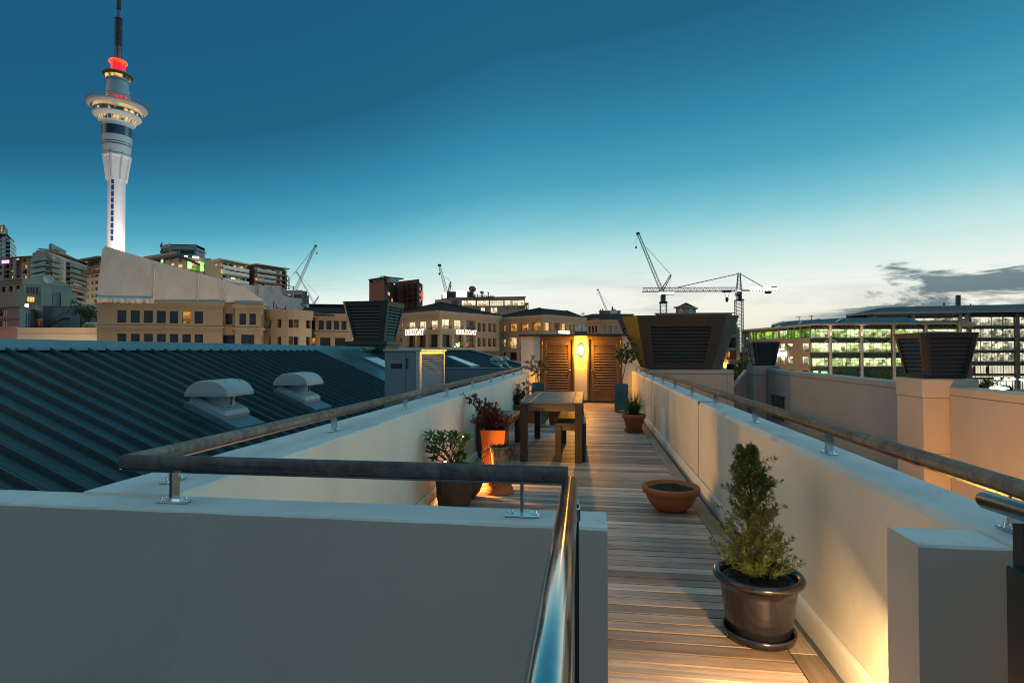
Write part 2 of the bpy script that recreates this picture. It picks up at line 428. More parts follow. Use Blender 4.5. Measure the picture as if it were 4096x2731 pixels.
def parapet(name, label, x0, y0, x1, y1, zt, zb=-5, joints=(), ch=(0, 0, 0, 0), bh=.007, m=plaster):
    """wall with a rendered coping skin; ch = chamfer on the -x, +x, -y, +y top edges"""
    t = thing(name, label, 'wall', ((x0 + x1) / 2, (y0 + y1) / 2, zb))
    w = MB()
    def ring(z, i): return [(x0 + i * ch[0], y0 + i * ch[2], z), (x1 - i * ch[1], y0 + i * ch[2], z), (x1 - i * ch[1], y1 - i * ch[3], z), (x0 + i * ch[0], y1 - i * ch[3], z)]
    a, b = ring(zb, 0), ring(zt - .045, 0)
    w.add(a + b, [(0, 1, 5, 4), (1, 2, 6, 5), (2, 3, 7, 6), (3, 0, 4, 7), (3, 2, 1, 0)])
    w.build('wall_face', m, t)
    # coping: subdivided so that its arrises waver like trowelled render
    c = MB(); n = max(2, int(max(x1 - x0, y1 - y0) / .05)); alongx = (x1 - x0) > (y1 - y0)
    rows = []
    for i in range(n + 1):
        f = i / n
        j = lambda s: .0032 * mnoise.noise((f * n * .31, s * 3.7, zt * 9 + x0 + y0)) + .002 * mnoise.noise((f * n * .05, s, x0))
        if alongx:
            X = x0 + (x1 - x0) * f
            rows.append([(X, y0, zt - .045), (X, y0, zt - bh + j(1)), (X, y0 + .006 + ch[2] + j(2), zt + j(3) * .4), (X, y1 - .006 - ch[3] + j(4), zt + j(5) * .4), (X, y1, zt - .007 + j(6)), (X, y1, zt - .045)])
        else:
            Yv = y0 + (y1 - y0) * f
            rows.append([(x0, Yv, zt - .045), (x0, Yv, zt - bh + j(1)), (x0 + .006 + ch[0] + j(2), Yv, zt + j(3) * .4), (x1 - .006 - ch[1] + j(4), Yv, zt + j(5) * .4), (x1, Yv, zt - .007 + j(6)), (x1, Yv, zt - .045)])
    V = [p for r in rows for p in r]; m_ = 6
    F = [(i * m_ + q, i * m_ + q + 1, (i + 1) * m_ + q + 1, (i + 1) * m_ + q) for i in range(n) for q in range(5)]
    c.add(V, [f for i, f in enumerate(F) if i % 5 in (1, 2, 3)]); c.add(V, [f for i, f in enumerate(F) if i % 5 in (0, 4)], 1); c.add(rows[0], [tuple(range(6))], 1); c.add(rows[-1], [tuple(range(6))[::-1]], 1)
    c.build('coping', [coping, m], t)
    for jy in joints:
        q = MB()
        q.box((x0 - .0025, jy - .006, 0), (x0 + .01, jy + .006, zt - .02)); q.box((x0, jy - .006, zt - .02), (x1 + .0025, jy + .006, zt + .0045))
        q.build('movement_joint', dark_joint, t)
    return t
wl = parapet('parapet_wall', 'cream plastered parapet behind the terracotta pots, between the green roof and the deck', LX0, NY1 - .03, LX1, YE, ZT + .012)
wr = parapet('parapet_wall', 'long cream parapet with vertical joints beside the glazed pot and bowl', RX0, -3, RX1, YE + .1, ZT, joints=(5.55 + 1.15, 11.6, 13.2), ch=(.012, 0, 0, 0), bh=.034)
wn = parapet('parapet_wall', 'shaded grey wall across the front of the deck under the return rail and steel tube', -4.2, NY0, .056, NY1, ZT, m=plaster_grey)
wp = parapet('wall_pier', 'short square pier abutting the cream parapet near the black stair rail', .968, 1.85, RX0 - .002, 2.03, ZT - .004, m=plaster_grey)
for wall_, lst in ((wl, ((LX1, 1),)), (wr, ((RX0, -1),))):
    for xw, sg in lst:
        kb = MB(); n = 120
        V = []
        y0_, y1_ = 2.07, YE
        for i in range(n + 1):
            yy = y0_ + (y1_ - y0_) * i / n; w_ = .006 * mnoise.noise((yy * 3, xw, 0))
            V += [(xw + sg * (.042 + w_), yy, -.05), (xw + sg * (.038 + w_), yy, .06), (xw + sg * (.028 + w_ * .6), yy, .082 + w_ * .3), (xw + sg * .010, yy, .088), (xw + sg * .001, yy, .078)]
        kb.add(V, [(i * 5 + q, i * 5 + q + 1, i * 5 + q + 6, i * 5 + q + 5) for i in range(n) for q in range(4)], 0, True)
        kb.build('kerb_upstand', plaster, wall_)

# ------------------------------------------------------------------ hand rails
ZR = 1.075
def bracket(parent, x, y, ang, zb=ZT):
    """steel flat on a bolted plate; ang 0 = plate long side along y"""
    M = Matrix.Translation((x, y, zb)) @ Matrix.Rotation(ang, 4, 'Z')
    p = MB(); p.bbox((-.022, -.06, .001), (.022, .06, .009), .002)
    p.rot(M); pl = p.build('base_plate', steel, parent)
    for sy in (-.042, .042):
        b = MB(); b.lathe((0, sy, .009), [(.013, 0), (.013, .003), (.008, .003), (.008, .01), (.006, .014), (.001, .016)], 10)
        b.rot(M); b.build('bolt', steel, pl)
    q = MB()
    q.prism([(-.021, -.005, .009), (.021, -.005, .009), (.021, -.005, ZR - zb - .055), (.004, -.005, ZR - zb - .0285), (-.021, -.005, ZR - zb - .0285)], (0, .01, 0))
    q.rot(M); q.build('bracket', steel, parent)

def rail_tube(mb, path, r, seg=16, jit=.0012):
    P = []
    for a, b in zip(path, path[1:]):
        a = Vector(a); b = Vector(b); n = max(2, int((b - a).length / .12))
        for i in range(n):
            f = i / n; q = a.lerp(b, f)
            P.append(q + Vector((mnoise.noise(q * 2.1), mnoise.noise(q * 2.3 + Vector((9, 0, 0))), mnoise.noise(q * 1.9 + Vector((0, 7, 0))))) * jit)
    P.append(Vector(path[-1]))
    mb.tube(P, r, seg)
LRX, RRX, NRY = -1.775, 1.325, 1.985
t = thing('timber_handrail', 'weathered round timber handrail turning the corner above the green roof parapet', 'handrail', (LRX, NRY, ZT))
m = MB(); rail_tube(m, [(LRX, NRY + .0, ZR), (LRX, 16.3, ZR)], .0285); m.build('long_rail', rail_wood_y, t)
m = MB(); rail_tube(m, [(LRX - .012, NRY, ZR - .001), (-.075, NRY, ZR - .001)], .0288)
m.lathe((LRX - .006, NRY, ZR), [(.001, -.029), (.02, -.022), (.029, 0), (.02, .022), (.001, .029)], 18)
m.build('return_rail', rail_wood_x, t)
m = MB(); m.box((LRX - .02, NRY - .016, ZR - .0345), (-.085, NRY + .016, ZR - .027)); m.box((LRX - .016, NRY + .017, ZR - .0345), (LRX + .016, 16.2, ZR - .027)); m.build('steel_flat', steel, t)
for u, v in ((688, 1924.5), (1328.6, 1724.5), (1613.5, 1636), (1775.5, 1583.7), (1880, 1551.8), (1950, 1528.8), (2002.5, 1513.5), (2043.4, 1500.8), (2077.8, 1490.6)):
    q = onz(u, v, ZT + .012); bracket(t, LRX, q.y, 0, ZT + .012)
for u, v in ((696, 2010), (2091, 2060.5)):
    q = onz(u, v, ZT); bracket(t, q.x, 1.965, pi / 2)
t = thing('timber_handrail', 'weathered round timber handrail along the cream parapet beside the glazed pot', 'handrail', (RRX, 8, ZT))
m = MB(); rail_tube(m, [(RRX, .2, ZR), (RRX, 16.75, ZR)], .0285); m.build('long_rail', rail_wood_y, t)
m = MB(); m.box((RRX - .016, .3, ZR - .0345), (RRX + .016, 16.6, ZR - .027)); m.build('steel_flat', steel, t)
for u, v in ((4075, 2132), (3342.8, 1815), (3033.5, 1688.5), (2875.4, 1621), (2775, 1580.8), (2706.8, 1552), (2659, 1531), (2619.7, 1514.8), (2590, 1503.3), (2569, 1492.8), (2553.7, 1486.5)):
    q = onz(u, v, ZT); bracket(t, RRX, min(q.y, 16.5), 0)

a = at(2280, 1934, 1.87); b = at(2190, 2731, .60)
dirv = (b - a).normalized(); e = b + dirv * .5
t = thing('steel_handrail', 'shiny satin steel tube rail leading from the return rail down towards the viewer', 'handrail', (a.x, a.y, ZT))
m = MB(); m.tube([a - dirv * .012, a - dirv * .008, a, b, e], [.012, .022, .0255, .0255, .0255], 28); m.build('tube', steel_brushed, t)
p1 = a + dirv * .30
m = MB(); m.box((p1.x + .018, p1.y - .02, -.7), (p1.x + .03, p1.y + .02, p1.z - .002)); m.build('flat_post', black_paint, t)
m = MB(); m.bbox((p1.x + .012, p1.y - .024, p1.z - .05), (p1.x + .034, p1.y + .024, p1.z - .012), .003); m.build('saddle', steel, t)

a = at(3945, 1999, 1.62)
t = thing('stair_handrail', 'glossy black tube rail with a rounded end over the black stair panel', 'handrail', (a.x, a.y, -.7))
b = a + Vector((0, -2.2, .10))
m = MB(); dv = (b - a).normalized()
m.tube([a - dv * .024, a - dv * .02, a - dv * .011, a, b], [.004, .013, .022, .0255, .0255], 24); m.build('tube', black_paint, t)
p = at(4106, 2300, 1.42)
m = MB(); m.box((p.x - .018, p.y - .018, -.7), (p.x + .018, p.y + .018, a.z - .012)); m.build('post', black_paint, t)
q = at(4032, 2262, 1.40)
m = MB(); m.bbox((q.x, q.y - 1.5, -.7), (q.x + .05, q.y + .01, q.z), .004); m.build('side_panel', black_paint, t)

# ------------------------------------------------------------------ low step lights set into the walls
lens = emit('warm_lens', (1, .62, .22), 14)
def step_light(label, x, y, z, nx, ny, power, aim, col=(1, .50, .13), spot=150):
    t = thing('step_light', label, 'step light', (x, y, z - .05), 'step lights along the deck walls')
    f = MB(); tx, ty = abs(ny), abs(nx)
    f.bbox((x - tx * .07 - abs(nx) * .004, y - ty * .07 - abs(ny) * .004, z - .05), (x + tx * .07 + abs(nx) * .008, y + ty * .07 + abs(ny) * .008, z + .05), .003)
    f.build('housing', steel_brushed, t)
    l = MB(); cx, cy = x + nx * .0105, y + ny * .0105
    l.box((cx - tx * .055 - abs(nx) * .0015, cy - ty * .055 - abs(ny) * .0015, z - .035), (cx + tx * .055 + abs(nx) * .0015, cy + ty * .055 + abs(ny) * .0015, z + .03))
    l.build('lens', lens, t)
    lamp('step_lamp', 'SPOT', (x + nx * .03, y + ny * .03, z), power, col, t, .03, aim, spot, .35)

# ================================================================== POTS AND PLANTS
terracotta = mat('terracotta', (.40, .125, .04), .75, var=.16, vscale=7, bump=.2, bscale=60, stain=(.28, .13, .08), stscale=5)
terracotta_dull = mat('dull_terracotta', (.22, .085, .05), .8, var=.15, vscale=7, bump=.2, bscale=60, stain=(.16, .09, .07), stscale=4)
orange_pot = mat('orange_painted_pot', (.46, .085, .010), .5, var=.12, vscale=4, bump=.1, stain=(.42, .12, .03), stscale=4)
glaze_black = mat('aubergine_glaze', (.010, .010, .019), .22, var=.3, vscale=5, coat=.35, stain=(.022, .018, .022), stscale=2)
brown_pot = mat('old_brown_pot', (.055, .034, .024), .7, var=.25, vscale=9, bump=.4, bscale=40, stain=(.10, .075, .055), stscale=6)
stone_pot = mat('rough_stone', (.34, .29, .17), .9, var=.35, vscale=16, bump=1, bscale=45, stain=(.16, .13, .08), stscale=9)
blue_glaze = mat('blue_green_glaze', (.035, .13, .165), .22, var=.35, vscale=3, coat=.3, stain=(.06, .20, .19), stscale=2)
soil = mat('potting_soil', (.022, .019, .016), .95, var=.5, vscale=60, bump=1, bscale=90, stain=(.06, .05, .045), stscale=70)
bark = mat('thin_bark', (.07, .05, .035), .85, var=.3, vscale=30, bump=.5)
needle_m = leafmat('needle_leaf', (.045, .085, .016), (.12, .165, .038), .45, .25)
grass_m = leafmat('grass_blade', (.022, .065, .012), (.06, .13, .022))
broad_m = leafmat('broad_leaf', (.030, .095, .020), (.075, .17, .035), .3, .3)
red_m = leafmat('russet_leaf', (.040, .012, .012), (.085, .025, .020), .5, .2)
olive_m = leafmat('olive_leaf', (.06, .085, .030), (.15, .17, .07))
dry_m = mat('dry_stem', (.09, .05, .03), .9, var=.3, vscale=20)

def leaf(mb, b, d, L, w, fold=.25, mi=0, side=None):
    d = d.normalized()
    s_ = side or d.cross(Vector((R.uniform(-1, 1), R.uniform(-1, 1), R.uniform(-1, 1)))).normalized()
    n = s_.cross(d)
    m = b + d * (L * .48); t = b + d * L - n * L * .06
    mb.add([b, m + s_ * w / 2 + n * w * fold, t, m - s_ * w / 2 + n * w * fold], [(0, 1, 2), (0, 2, 3)], mi)
def rv(s=1): return Vector((R.uniform(-s, s), R.uniform(-s, s), R.uniform(-s, s)))
def soil_disc(c, r, h=.02, rough=.012, seg=28, rings=7, sq=False):
    m = MB(); V = [(c[0], c[1], c[2] + h)]; F = []
    for i in range(1, rings + 1):
        q = r * i / rings
        for k in range(seg):
            a = 2 * pi * k / seg; x, y = cos(a), sin(a)
            if sq: s_ = 1 / max(abs(x), abs(y)); x *= s_; y *= s_
            V.append((c[0] + x * q, c[1] + y * q, c[2] + h * (1 - (i / rings) ** 2) + (R.uniform(-rough, rough) if i < rings else -.004)))
    F += [(0, 1 + k, 1 + (k + 1) % seg) for k in range(seg)]
    for i in range(rings - 1):
        F += [(1 + i * seg + k, 1 + (i + 1) * seg + k, 1 + (i + 1) * seg + (k + 1) % seg, 1 + i * seg + (k + 1) % seg) for k in range(seg)]
    m.add(V, F, 0, False)
    for _ in range(int(140 * min(1, r / .2))):
        a = R.uniform(0, 2 * pi); q = r * .93 * sqrt(R.random()); s_ = R.uniform(.003, .008)
        x, y, z = c[0] + cos(a) * q, c[1] + sin(a) * q, c[2] + h * (1 - (q / r) ** 2) + .004
        u = rv(1).normalized() * s_; w = u.cross(rv(1)).normalized() * s_ * .6; n = u.cross(w).normalized() * s_ * .5
        p = Vector((x, y, z)); m.add([p - u, p + w, p + u, p - w, p + n, p - n], [(0, 1, 4), (1, 2, 4), (2, 3, 4), (3, 0, 4), (1, 0, 5), (2, 1, 5), (3, 2, 5), (0, 3, 5)])
    return m

# --- glazed pot with the conical rosemary
c = onz(3034, 2537, 0)
t = thing('potted_shrub', 'cone shaped needle leaved shrub in a glossy aubergine pot on a saucer', 'potted plant', c)
m = MB(); m.lathe(c, [(.145, .001), (.178, .004), (.186, .03), (.184, .044), (.176, .045), (.17, .03), (.15, .016), (.001, .014)], 48); m.build('saucer', glaze_black, t)
m = MB(); m.lathe(c, [(.15, .018), (.158, .024), (.176, .14), (.19, .25), (.197, .292), (.214, .294), (.226, .302), (.229, .316), (.222, .33), (.206, .335), (.192, .328), (.188, .30), (.186, .28), (.001, .279)], 56); m.build('pot', glaze_black, t)
soil_disc((c.x, c.y, .283), .184, .018).build('soil', soil, t)
st = MB(); lf = MB()
top = Vector((c.x - .055, c.y + .01, .975)); base = Vector((c.x, c.y, .29))
st.tube([base, base.lerp(top, .4) + Vector((.01, 0, 0)), top], [.009, .006, .002], 6)
def shoot(p, d, L, nw, nl, nwid):
    d = d.normalized(); bend = Vector((0, 0, 1)) * .35
    P = [p]; dd = d.copy()
    for i in range(4): P.append(P[-1] + dd * L / 4); dd = (dd + bend * .3 + rv(.1)).normalized()
    st.tube(P, [.0024, .0018, .0014, .001, .0006], 4, caps=False)
    for i in range(nw):
        f = (i + R.random()) / nw; f = .12 + .88 * f; k = min(3, int(f * 4)); q = P[k].lerp(P[k + 1], f * 4 - k if k < 3 else min(1, f * 4 - 3))
        ax = (P[k + 1] - P[k]).normalized()
        for _ in range(3):
            o = rv(1); o = (o - ax * o.dot(ax)).normalized()
            leaf(lf, q, ax * R.uniform(.4, .8) + o * R.uniform(.6, 1), nl * R.uniform(.7, 1.25), nwid, .15)
    q = P[-1]
    for _ in range(9): leaf(lf, q, dd + rv(.75), nl * R.uniform(.7, 1.2), nwid, .15)
for i in range(330):
    h = R.random() ** 1.1; a = R.uniform(0, 2 * pi)
    if h < .4 and R.random() < .15: continue
    p = base.lerp(top, h); out = (.155 * (1 - h) ** .8 + .034) * R.uniform(.72, 1.18)
    dirn = Vector((cos(a), sin(a), R.uniform(.35, .95)))
    if R.random() < .5: p = p + Vector((cos(a), sin(a), .2)) * out * .45
    shoot(p, dirn, out * .8, int(6 + out * 45), .029, .0048)
for x, z in ((.16, .66), (.15, .78), (-.10, .83), (.11, .9), (-.15, .62), (-.17, .4), (.19, .42)):
    f = (z - .29) / .685; p = base.lerp(top, f); e = Vector((c.x + x * .82, c.y + R.uniform(-.05, .03), z)); shoot(p, e - p, (e - p).length, 12, .027, .0042)
st.build('stem', bark, t); lf.build('foliage', needle_m, t)

# --- wide terracotta bowl
c = onz(2684, 2036, 0)
t = thing('terracotta_bowl', 'wide empty terracotta bowl of dark soil standing on the boards', 'bowl', c)
m = MB(); m.lathe(c, [(.125, .001), (.14, .006), (.172, .035), (.202, .072), (.224, .112), (.236, .15), (.238, .158), (.25, .16), (.262, .164), (.268, .21), (.262, .225), (.25, .228), (.243, .22), (.238, .19), (.001, .188)], 64); m.build('bowl', terracotta, t)
soil_disc((c.x, c.y, .186), .238, .03).build('soil', soil, t)

# --- grass in a terracotta pot
c = onz(2535.5, 1725, 0)
t = thing('potted_grass', 'spiky green grass clump in a terracotta pot and saucer by the right wall', 'potted plant', c)
m = MB(); m.lathe(c, [(.13, .001), (.168, .004), (.178, .034), (.17, .036), (.16, .016), (.001, .014)], 36); m.build('saucer', terracotta_dull, t)
m = MB(); m.lathe(c, [(.132, .016), (.136, .02), (.188, .245), (.192, .25), (.212, .252), (.219, .258), (.219, .325), (.212, .332), (.198, .33), (.192, .30), (.001, .298)], 40); m.build('pot', terracotta, t)
soil_disc((c.x, c.y, .30), .19, .015).build('soil', soil, t)
m = MB()
for i in range(420):
    a = R.uniform(0, 2 * pi); q = .07 * sqrt(R.random()); p = Vector((c.x + cos(a) * q, c.y + sin(a) * q, .31))
    L = R.uniform(.3, .56); lean = R.uniform(.05, 1.0) ** 1.3; az = a + R.uniform(-.7, .7)
    dd = Vector((cos(az) * lean, sin(az) * lean, 1)).normalized(); side = Vector((-sin(az), cos(az), 0)) * .0035
    V = []; n = 5
    for k in range(n + 1):
        w = (1 - (k / n) ** 2); V += [p - side * w, p + side * w]
        p = p + dd * L / n; dd = (dd + Vector((cos(az) * .12, sin(az) * .12, -.11)) * (.5 + lean)).normalized()
    m.add(V, [(2 * k, 2 * k + 1, 2 * k + 3, 2 * k + 2) for k in range(n)])
m.build('grass_blades', grass_m, t)

# --- two tall blue planters with little trees
def square_pot(mb, c, wb, wt, z0, z1, th=.02, lip=0, mi=0):
    b = [(-1, -1), (1, -1), (1, 1), (-1, 1)]
    r = lambda w, z: [(c[0] + x * w / 2, c[1] + y * w / 2, c[2] + z) for x, y in b]
    rings = [r(wb - .012, z0), r(wb, z0 + .006)]
    if lip: rings += [r(wt - .01, z1 - lip), r(wt + .012, z1 - lip + .004), r(wt + .016, z1 - .006), r(wt + .01, z1)]
    else: rings += [r(wt, z1 - .006), r(wt - .006, z1)]
    rings += [r(wt - 2 * th, z1 - .002), r(wt - 2 * th - .01, z1 - .05)]
    V = [p for q in rings for p in q]; n = len(rings)
    mb.add(V, [(i * 4 + k, i * 4 + (k + 1) % 4, i * 4 + 4 + (k + 1) % 4, i * 4 + 4 + k) for i in range(n - 1) for k in range(4)] + [(3, 2, 1, 0), tuple(range((n - 1) * 4, n * 4))], mi)
def branchy(t, base, tip_pts, r0, leaves, L, w, mleaf, spread=.12, forks=3):
    """little tree: trunk through base points, boughs to the crown, leaves round every twig"""
    st = MB(); lf = MB()
    st.tube(base, [r0 * (1 - .35 * i / (len(base) - 1)) for i in range(len(base))], 7)
    root = Vector(base[-1])
    for e in tip_pts:
        e = Vector(e); m1 = root.lerp(e, .45) + rv(.03)
        st.tube([root, m1, e], [r0 * .55, r0 * .35, r0 * .12], 5)
        for k in range(forks):
            s0 = m1.lerp(e, R.uniform(0, .9)); e2 = s0 + (e - root).normalized() * spread * R.uniform(.2, .8) + rv(spread)
            st.tube([s0, s0.lerp(e2, .5) + rv(.012), e2], [r0 * .25, r0 * .15, r0 * .07], 4, caps=False)
            for _ in range(leaves):
                f = R.random() ** .6; p = s0.lerp(e2, f) + rv(.012)
                leaf(lf, p, (e2 - s0).normalized() * .6 + rv(1), L * R.uniform(.6, 1.25), w, .2)
    st.build('trunk', bark, t); lf.build('crown', mleaf, t)
def blue_planter(c, label, wd, ztop):
    t = thing('potted_tree', label, 'potted tree', c, 'blue planters flanking the louvred doors')
    m = MB(); square_pot(m, c, wd, wd, .045, ztop, .018); m.build('planter', blue_glaze, t)
    for sx in (-1, 1):
        for sy in (-1, 1):
            f = MB(); f.bbox((c.x + sx * wd * .36 - .03, c.y + sy * wd * .36 - .03, .001), (c.x + sx * wd * .36 + .03, c.y + sy * wd * .36 + .03, .046), .004); f.build('foot', terracotta_dull, t)
    soil_disc((c.x, c.y, ztop - .05), wd / 2 - .03, .02, sq=True).build('soil', soil, t)
    return t
c = onz(2486, 1649, 0); c = Vector((c.x, c.y + .17, 0))
t = blue_planter(c, 'tall blue glazed planter with a round crowned little tree at the right hand door', .335, .69)
P = lambda u, v: tuple(ony(u, v, c.y + R.uniform(-.1, .1)))
branchy(t, [(c.x + .0, c.y, .64), tuple(ony(2489, 1520, c.y)), tuple(ony(2499, 1478, c.y)), tuple(ony(2502, 1456, c.y))],
        [P(*q) for q in ((2470, 1440), (2466, 1405), (2476, 1385), (2488, 1405), (2500, 1376), (2520, 1358), (2538, 1366), (2530, 1395), (2549, 1385), (2540, 1420), (2526, 1440), (2510, 1415), (2482, 1425), (2552, 1362))],
        .012, 26, .055, .024, olive_m, .10, 4)
c = onz(2151, 1634, 0); c = Vector((c.x, c.y + .17, 0))
t = blue_planter(c, 'tall blue glazed planter with a ragged little tree at the left hand door', .335, .67)
P = lambda u, v: tuple(ony(u, v, c.y + R.uniform(-.1, .1)))
branchy(t, [(c.x + .01, c.y, .62), tuple(ony(2151, 1508, c.y)), tuple(ony(2146, 1490, c.y))],
        [P(*q) for q in ((2104, 1440), (2098, 1468), (2118, 1448), (2132, 1424), (2120, 1478), (2140, 1462), (2158, 1452), (2172, 1440), (2186, 1436), (2190, 1462), (2180, 1482), (2164, 1494), (2168, 1470), (2135, 1497))],
        .011, 18, .05, .019, olive_m, .08, 4)

# --- orange tapered pot with the leaning russet shrub
def russet(t, base, tips, leaves=16, L=.034, w=.015, spread=.085, forks=5):
    st = MB(); lf = MB()
    for e in tips:
        e = Vector(e); b = Vector(base) + Vector((R.uniform(-.05, .05), R.uniform(-.05, .05), 0)); m1 = b.lerp(e, .5) + Vector((0, 0, .02)) + rv(.02)
        P = [b, b.lerp(m1, .5) + rv(.015), m1, m1.lerp(e, .5) + rv(.015), e]
        st.tube(P, [.006, .005, .004, .003, .0015], 5)
        for k in range(forks):
            f = R.uniform(.12, 1) * 4; i = min(3, int(f)); s0 = P[i].lerp(P[i + 1], f - i); e2 = s0 + (e - b).normalized() * spread * R.uniform(.1, .8) + rv(spread * .8)
            st.tube([s0, s0.lerp(e2, .5) + rv(.01), e2], [.0024, .0016, .001], 4, caps=False)
            for _ in range(leaves):
                p = s0.lerp(e2, R.random() ** .7) + rv(.008); leaf(lf, p, (e2 - s0).normalized() * .5 + rv(1), L * R.uniform(.6, 1.2), w, .25)
    st.build('branch', bark, t); lf.build('foliage', red_m, t)
f0 = onz(1972, 1884, 0); c = Vector((f0.x, f0.y + .13, 0))
t = thing('potted_shrub', 'russet shrub leaning to the left in a tall bright orange tapered pot', 'potted plant', c)
wt = (ony(2009, 1722, c.y - .15).x - ony(1909, 1722, c.y - .15).x)
zt_ = ony(1960, 1720, c.y - .15).z
m = MB(); square_pot(m, c, wt * .68, wt, .002, zt_, .025); m.build('pot', orange_pot, t)
soil_disc((c.x, c.y, zt_ - .045), wt / 2 - .035, .02, sq=True).build('soil', soil, t)
P = lambda u, v: tuple(ony(u, v, c.y + R.uniform(-.16, .14)))
tips = [P(*q) for q in ((1856, 1577), (1872, 1590), (1893, 1583), (1905, 1592), (1913, 1610), (1925, 1601), (1940, 1618), (1955, 1608), (1968, 1622), (1985, 1620), (1992, 1640), (2010, 1648),
                        (2030, 1668), (2043, 1672), (2018, 1690), (1990, 1692), (1900, 1690), (1896, 1694), (1912, 1680), (1925, 1650), (1945, 1650), (1965, 1655), (1980, 1668), (1930, 1690), (1950, 1700), (1925, 1632), (2000, 1665), (1915, 1645), (1975, 1640))]
russet(t, (c.x, c.y, zt_ - .03), tips, 17, .036, .016, .085, 7)

# --- round terracotta pedestal pot, rough stone pot of dead trailing growth on top of it
c = onz(1988, 1983, 0); c = Vector((c.x, c.y + .16, 0))
k = (c.y - .16) / 2272
t = thing('terracotta_pedestal', 'upturned round terracotta pot with moulded scrolls holding up a rough stone pot', 'pot', c)
m = MB(); m.lathe(c, [(.150, .001), (.156, .006), (.157, .02), (.149, .026), (.150, .034), (.144, .04), (.145, .052), (.138, .058), (.133, .075), (.131, .14), (.134, .15), (.134, .165), (.128, .175), (.124, .225), (.13, .235), (.12, .245), (.001, .245)], 48)
pd = m.build('pot', terracotta, t)
for a0 in (-2.25, -1.7, -1.1, -.4, 2.9):
    m = MB()
    for k_ in range(3):
        pts = []
        for i in range(9):
            th = i / 8 * 4.2; rr = .022 * (1 - i / 11); a = a0 + (k_ - 1) * .23 + rr * cos(th + k_) / .132; z = .105 + rr * sin(th + k_) + .012 * (k_ - 1)
            pts.append((c.x + .134 * cos(a), c.y + .134 * sin(a), z))
        m.tube(pts, [.008 * (1 - i / 12) for i in range(9)], 5)
    m.build('scroll_relief', terracotta, pd)
zb = .246
t = thing('stone_pot', 'rough yellowish stone pot with dead trailing growth standing on the upturned terracotta pot', 'pot', (c.x, c.y, zb))
m = MB(); m.lathe((c.x, c.y, zb), [(.07, .0), (.078, .004), (.08, .03), (.088, .12), (.096, .2), (.108, .222), (.11, .24), (.1, .245), (.088, .235), (.085, .2), (.001, .2)], 40, wob=.05); m.build('pot', stone_pot, t)
soil_disc((c.x, c.y, zb + .19), .083, .02).build('soil', soil, t)
def dead_growth(t, c, r, n, fall):
    m = MB()
    for i in range(n):
        a = R.uniform(0, 2 * pi); p = Vector((c[0] + cos(a) * r * .5 * R.random(), c[1] + sin(a) * r * .5 * R.random(), c[2])); d = Vector((cos(a), sin(a), R.uniform(.4, 1.2))).normalized()
        P = [p]; n_ = R.randint(5, 9); stp = R.uniform(.025, .04)
        for k in range(n_): P.append(P[-1] + d * stp); d = (d + Vector((0, 0, -fall)) + rv(.35)).normalized()
        m.tube(P, [.0022] * n_ + [.001], 3, caps=False)
        for q in P[2:]:
            if R.random() < .7: leaf(m, q, rv(1), .022, .007)
    m.build('dead_growth', dry_m, t)
dead_growth(t, (c.x, c.y, zb + .22), .1, 75, .42)

# --- big brown pot with broad leaves, brown urn behind it
c = onz(1800, 2042, 0); c = Vector((c.x, c.y + .17, 0))
t = thing('potted_shrub', 'broad leaved evergreen in a big old brown pot beside the cream parapet', 'potted plant', c)
m = MB(); m.lathe(c, [(.15, .001), (.155, .006), (.185, .30), (.19, .34), (.198, .345), (.204, .355), (.204, .385), (.196, .392), (.18, .385), (.175, .35), (.001, .348)], 44)
pb = m.build('pot', brown_pot, t)
m = MB()
for a0 in (-2.45, -2.25, -2.6):
    pts = [(c.x + (.158 + .03 * (z / .3)) * cos(a0 + .06 * sin(z * 40)) * 1.005, c.y + (.158 + .03 * (z / .3)) * sin(a0 + .06 * sin(z * 40)) * 1.005, z) for z in [.03 + .27 * i / 14 for i in range(15)]]
    m.tube(pts, .005, 5)
m.build('vine_relief', brown_pot, pb)
soil_disc((c.x, c.y, .352), .175, .02).build('soil', soil, t)
st = MB(); lf = MB()
P = lambda u, v: Vector(ony(u, v, c.y + R.uniform(-.12, .1)))
for q in ((1722, 1738), (1738, 1758), (1712, 1756), (1757, 1742), (1772, 1762), (1796, 1730), (1808, 1742), (1820, 1740), (1832, 1752), (1862, 1750), (1870, 1744), (1850, 1768), (1730, 1800), (1716, 1790), (1745, 1790), (1830, 1812), (1852, 1806), (1846, 1828), (1775, 1800), (1738, 1832), (1722, 1830), (1800, 1770), (1768, 1748), (1815, 1760), (1750, 1765), (1835, 1790)):
    e = P(*q); b = Vector((c.x + R.uniform(-.05, .05), c.y + R.uniform(-.05, .05), .36)); m1 = b.lerp(e, .55) + rv(.03)
    st.tube([b, m1, e], [.006, .0045, .003], 5)
    d = (e - m1).normalized(); d = (d + Vector((0, 0, .7))).normalized()
    for k in range(R.randint(8, 11)):
        a = k * 2.4; o = d.orthogonal(); o.rotate(Matrix.Rotation(a, 3, d))
        dr = (d * R.uniform(.7, 1.7) + o).normalized()
        p = e - d * R.uniform(0, .06)
        L = R.uniform(.07, .105); w = L * .36; s_ = dr.cross(d).normalized(); n_ = s_.cross(dr)
        V = [p, p + dr * L * .3 + s_ * w * .4, p + dr * L * .62 + s_ * w * .5 - n_ * .004, p + dr * L - n_ * .012, p + dr * L * .62 - s_ * w * .5 - n_ * .004, p + dr * L * .3 - s_ * w * .4, p + dr * L * .5 - n_ * .006]
        lf.add(V, [(0, 1, 6), (1, 2, 6), (2, 3, 6), (3, 4, 6), (4, 5, 6), (5, 0, 6)])
st.build('stem', bark, t); lf.build('foliage', broad_m, t)
c = onz(1868, 2010, 0); c = Vector((c.x - .06, c.y + .22, 0))
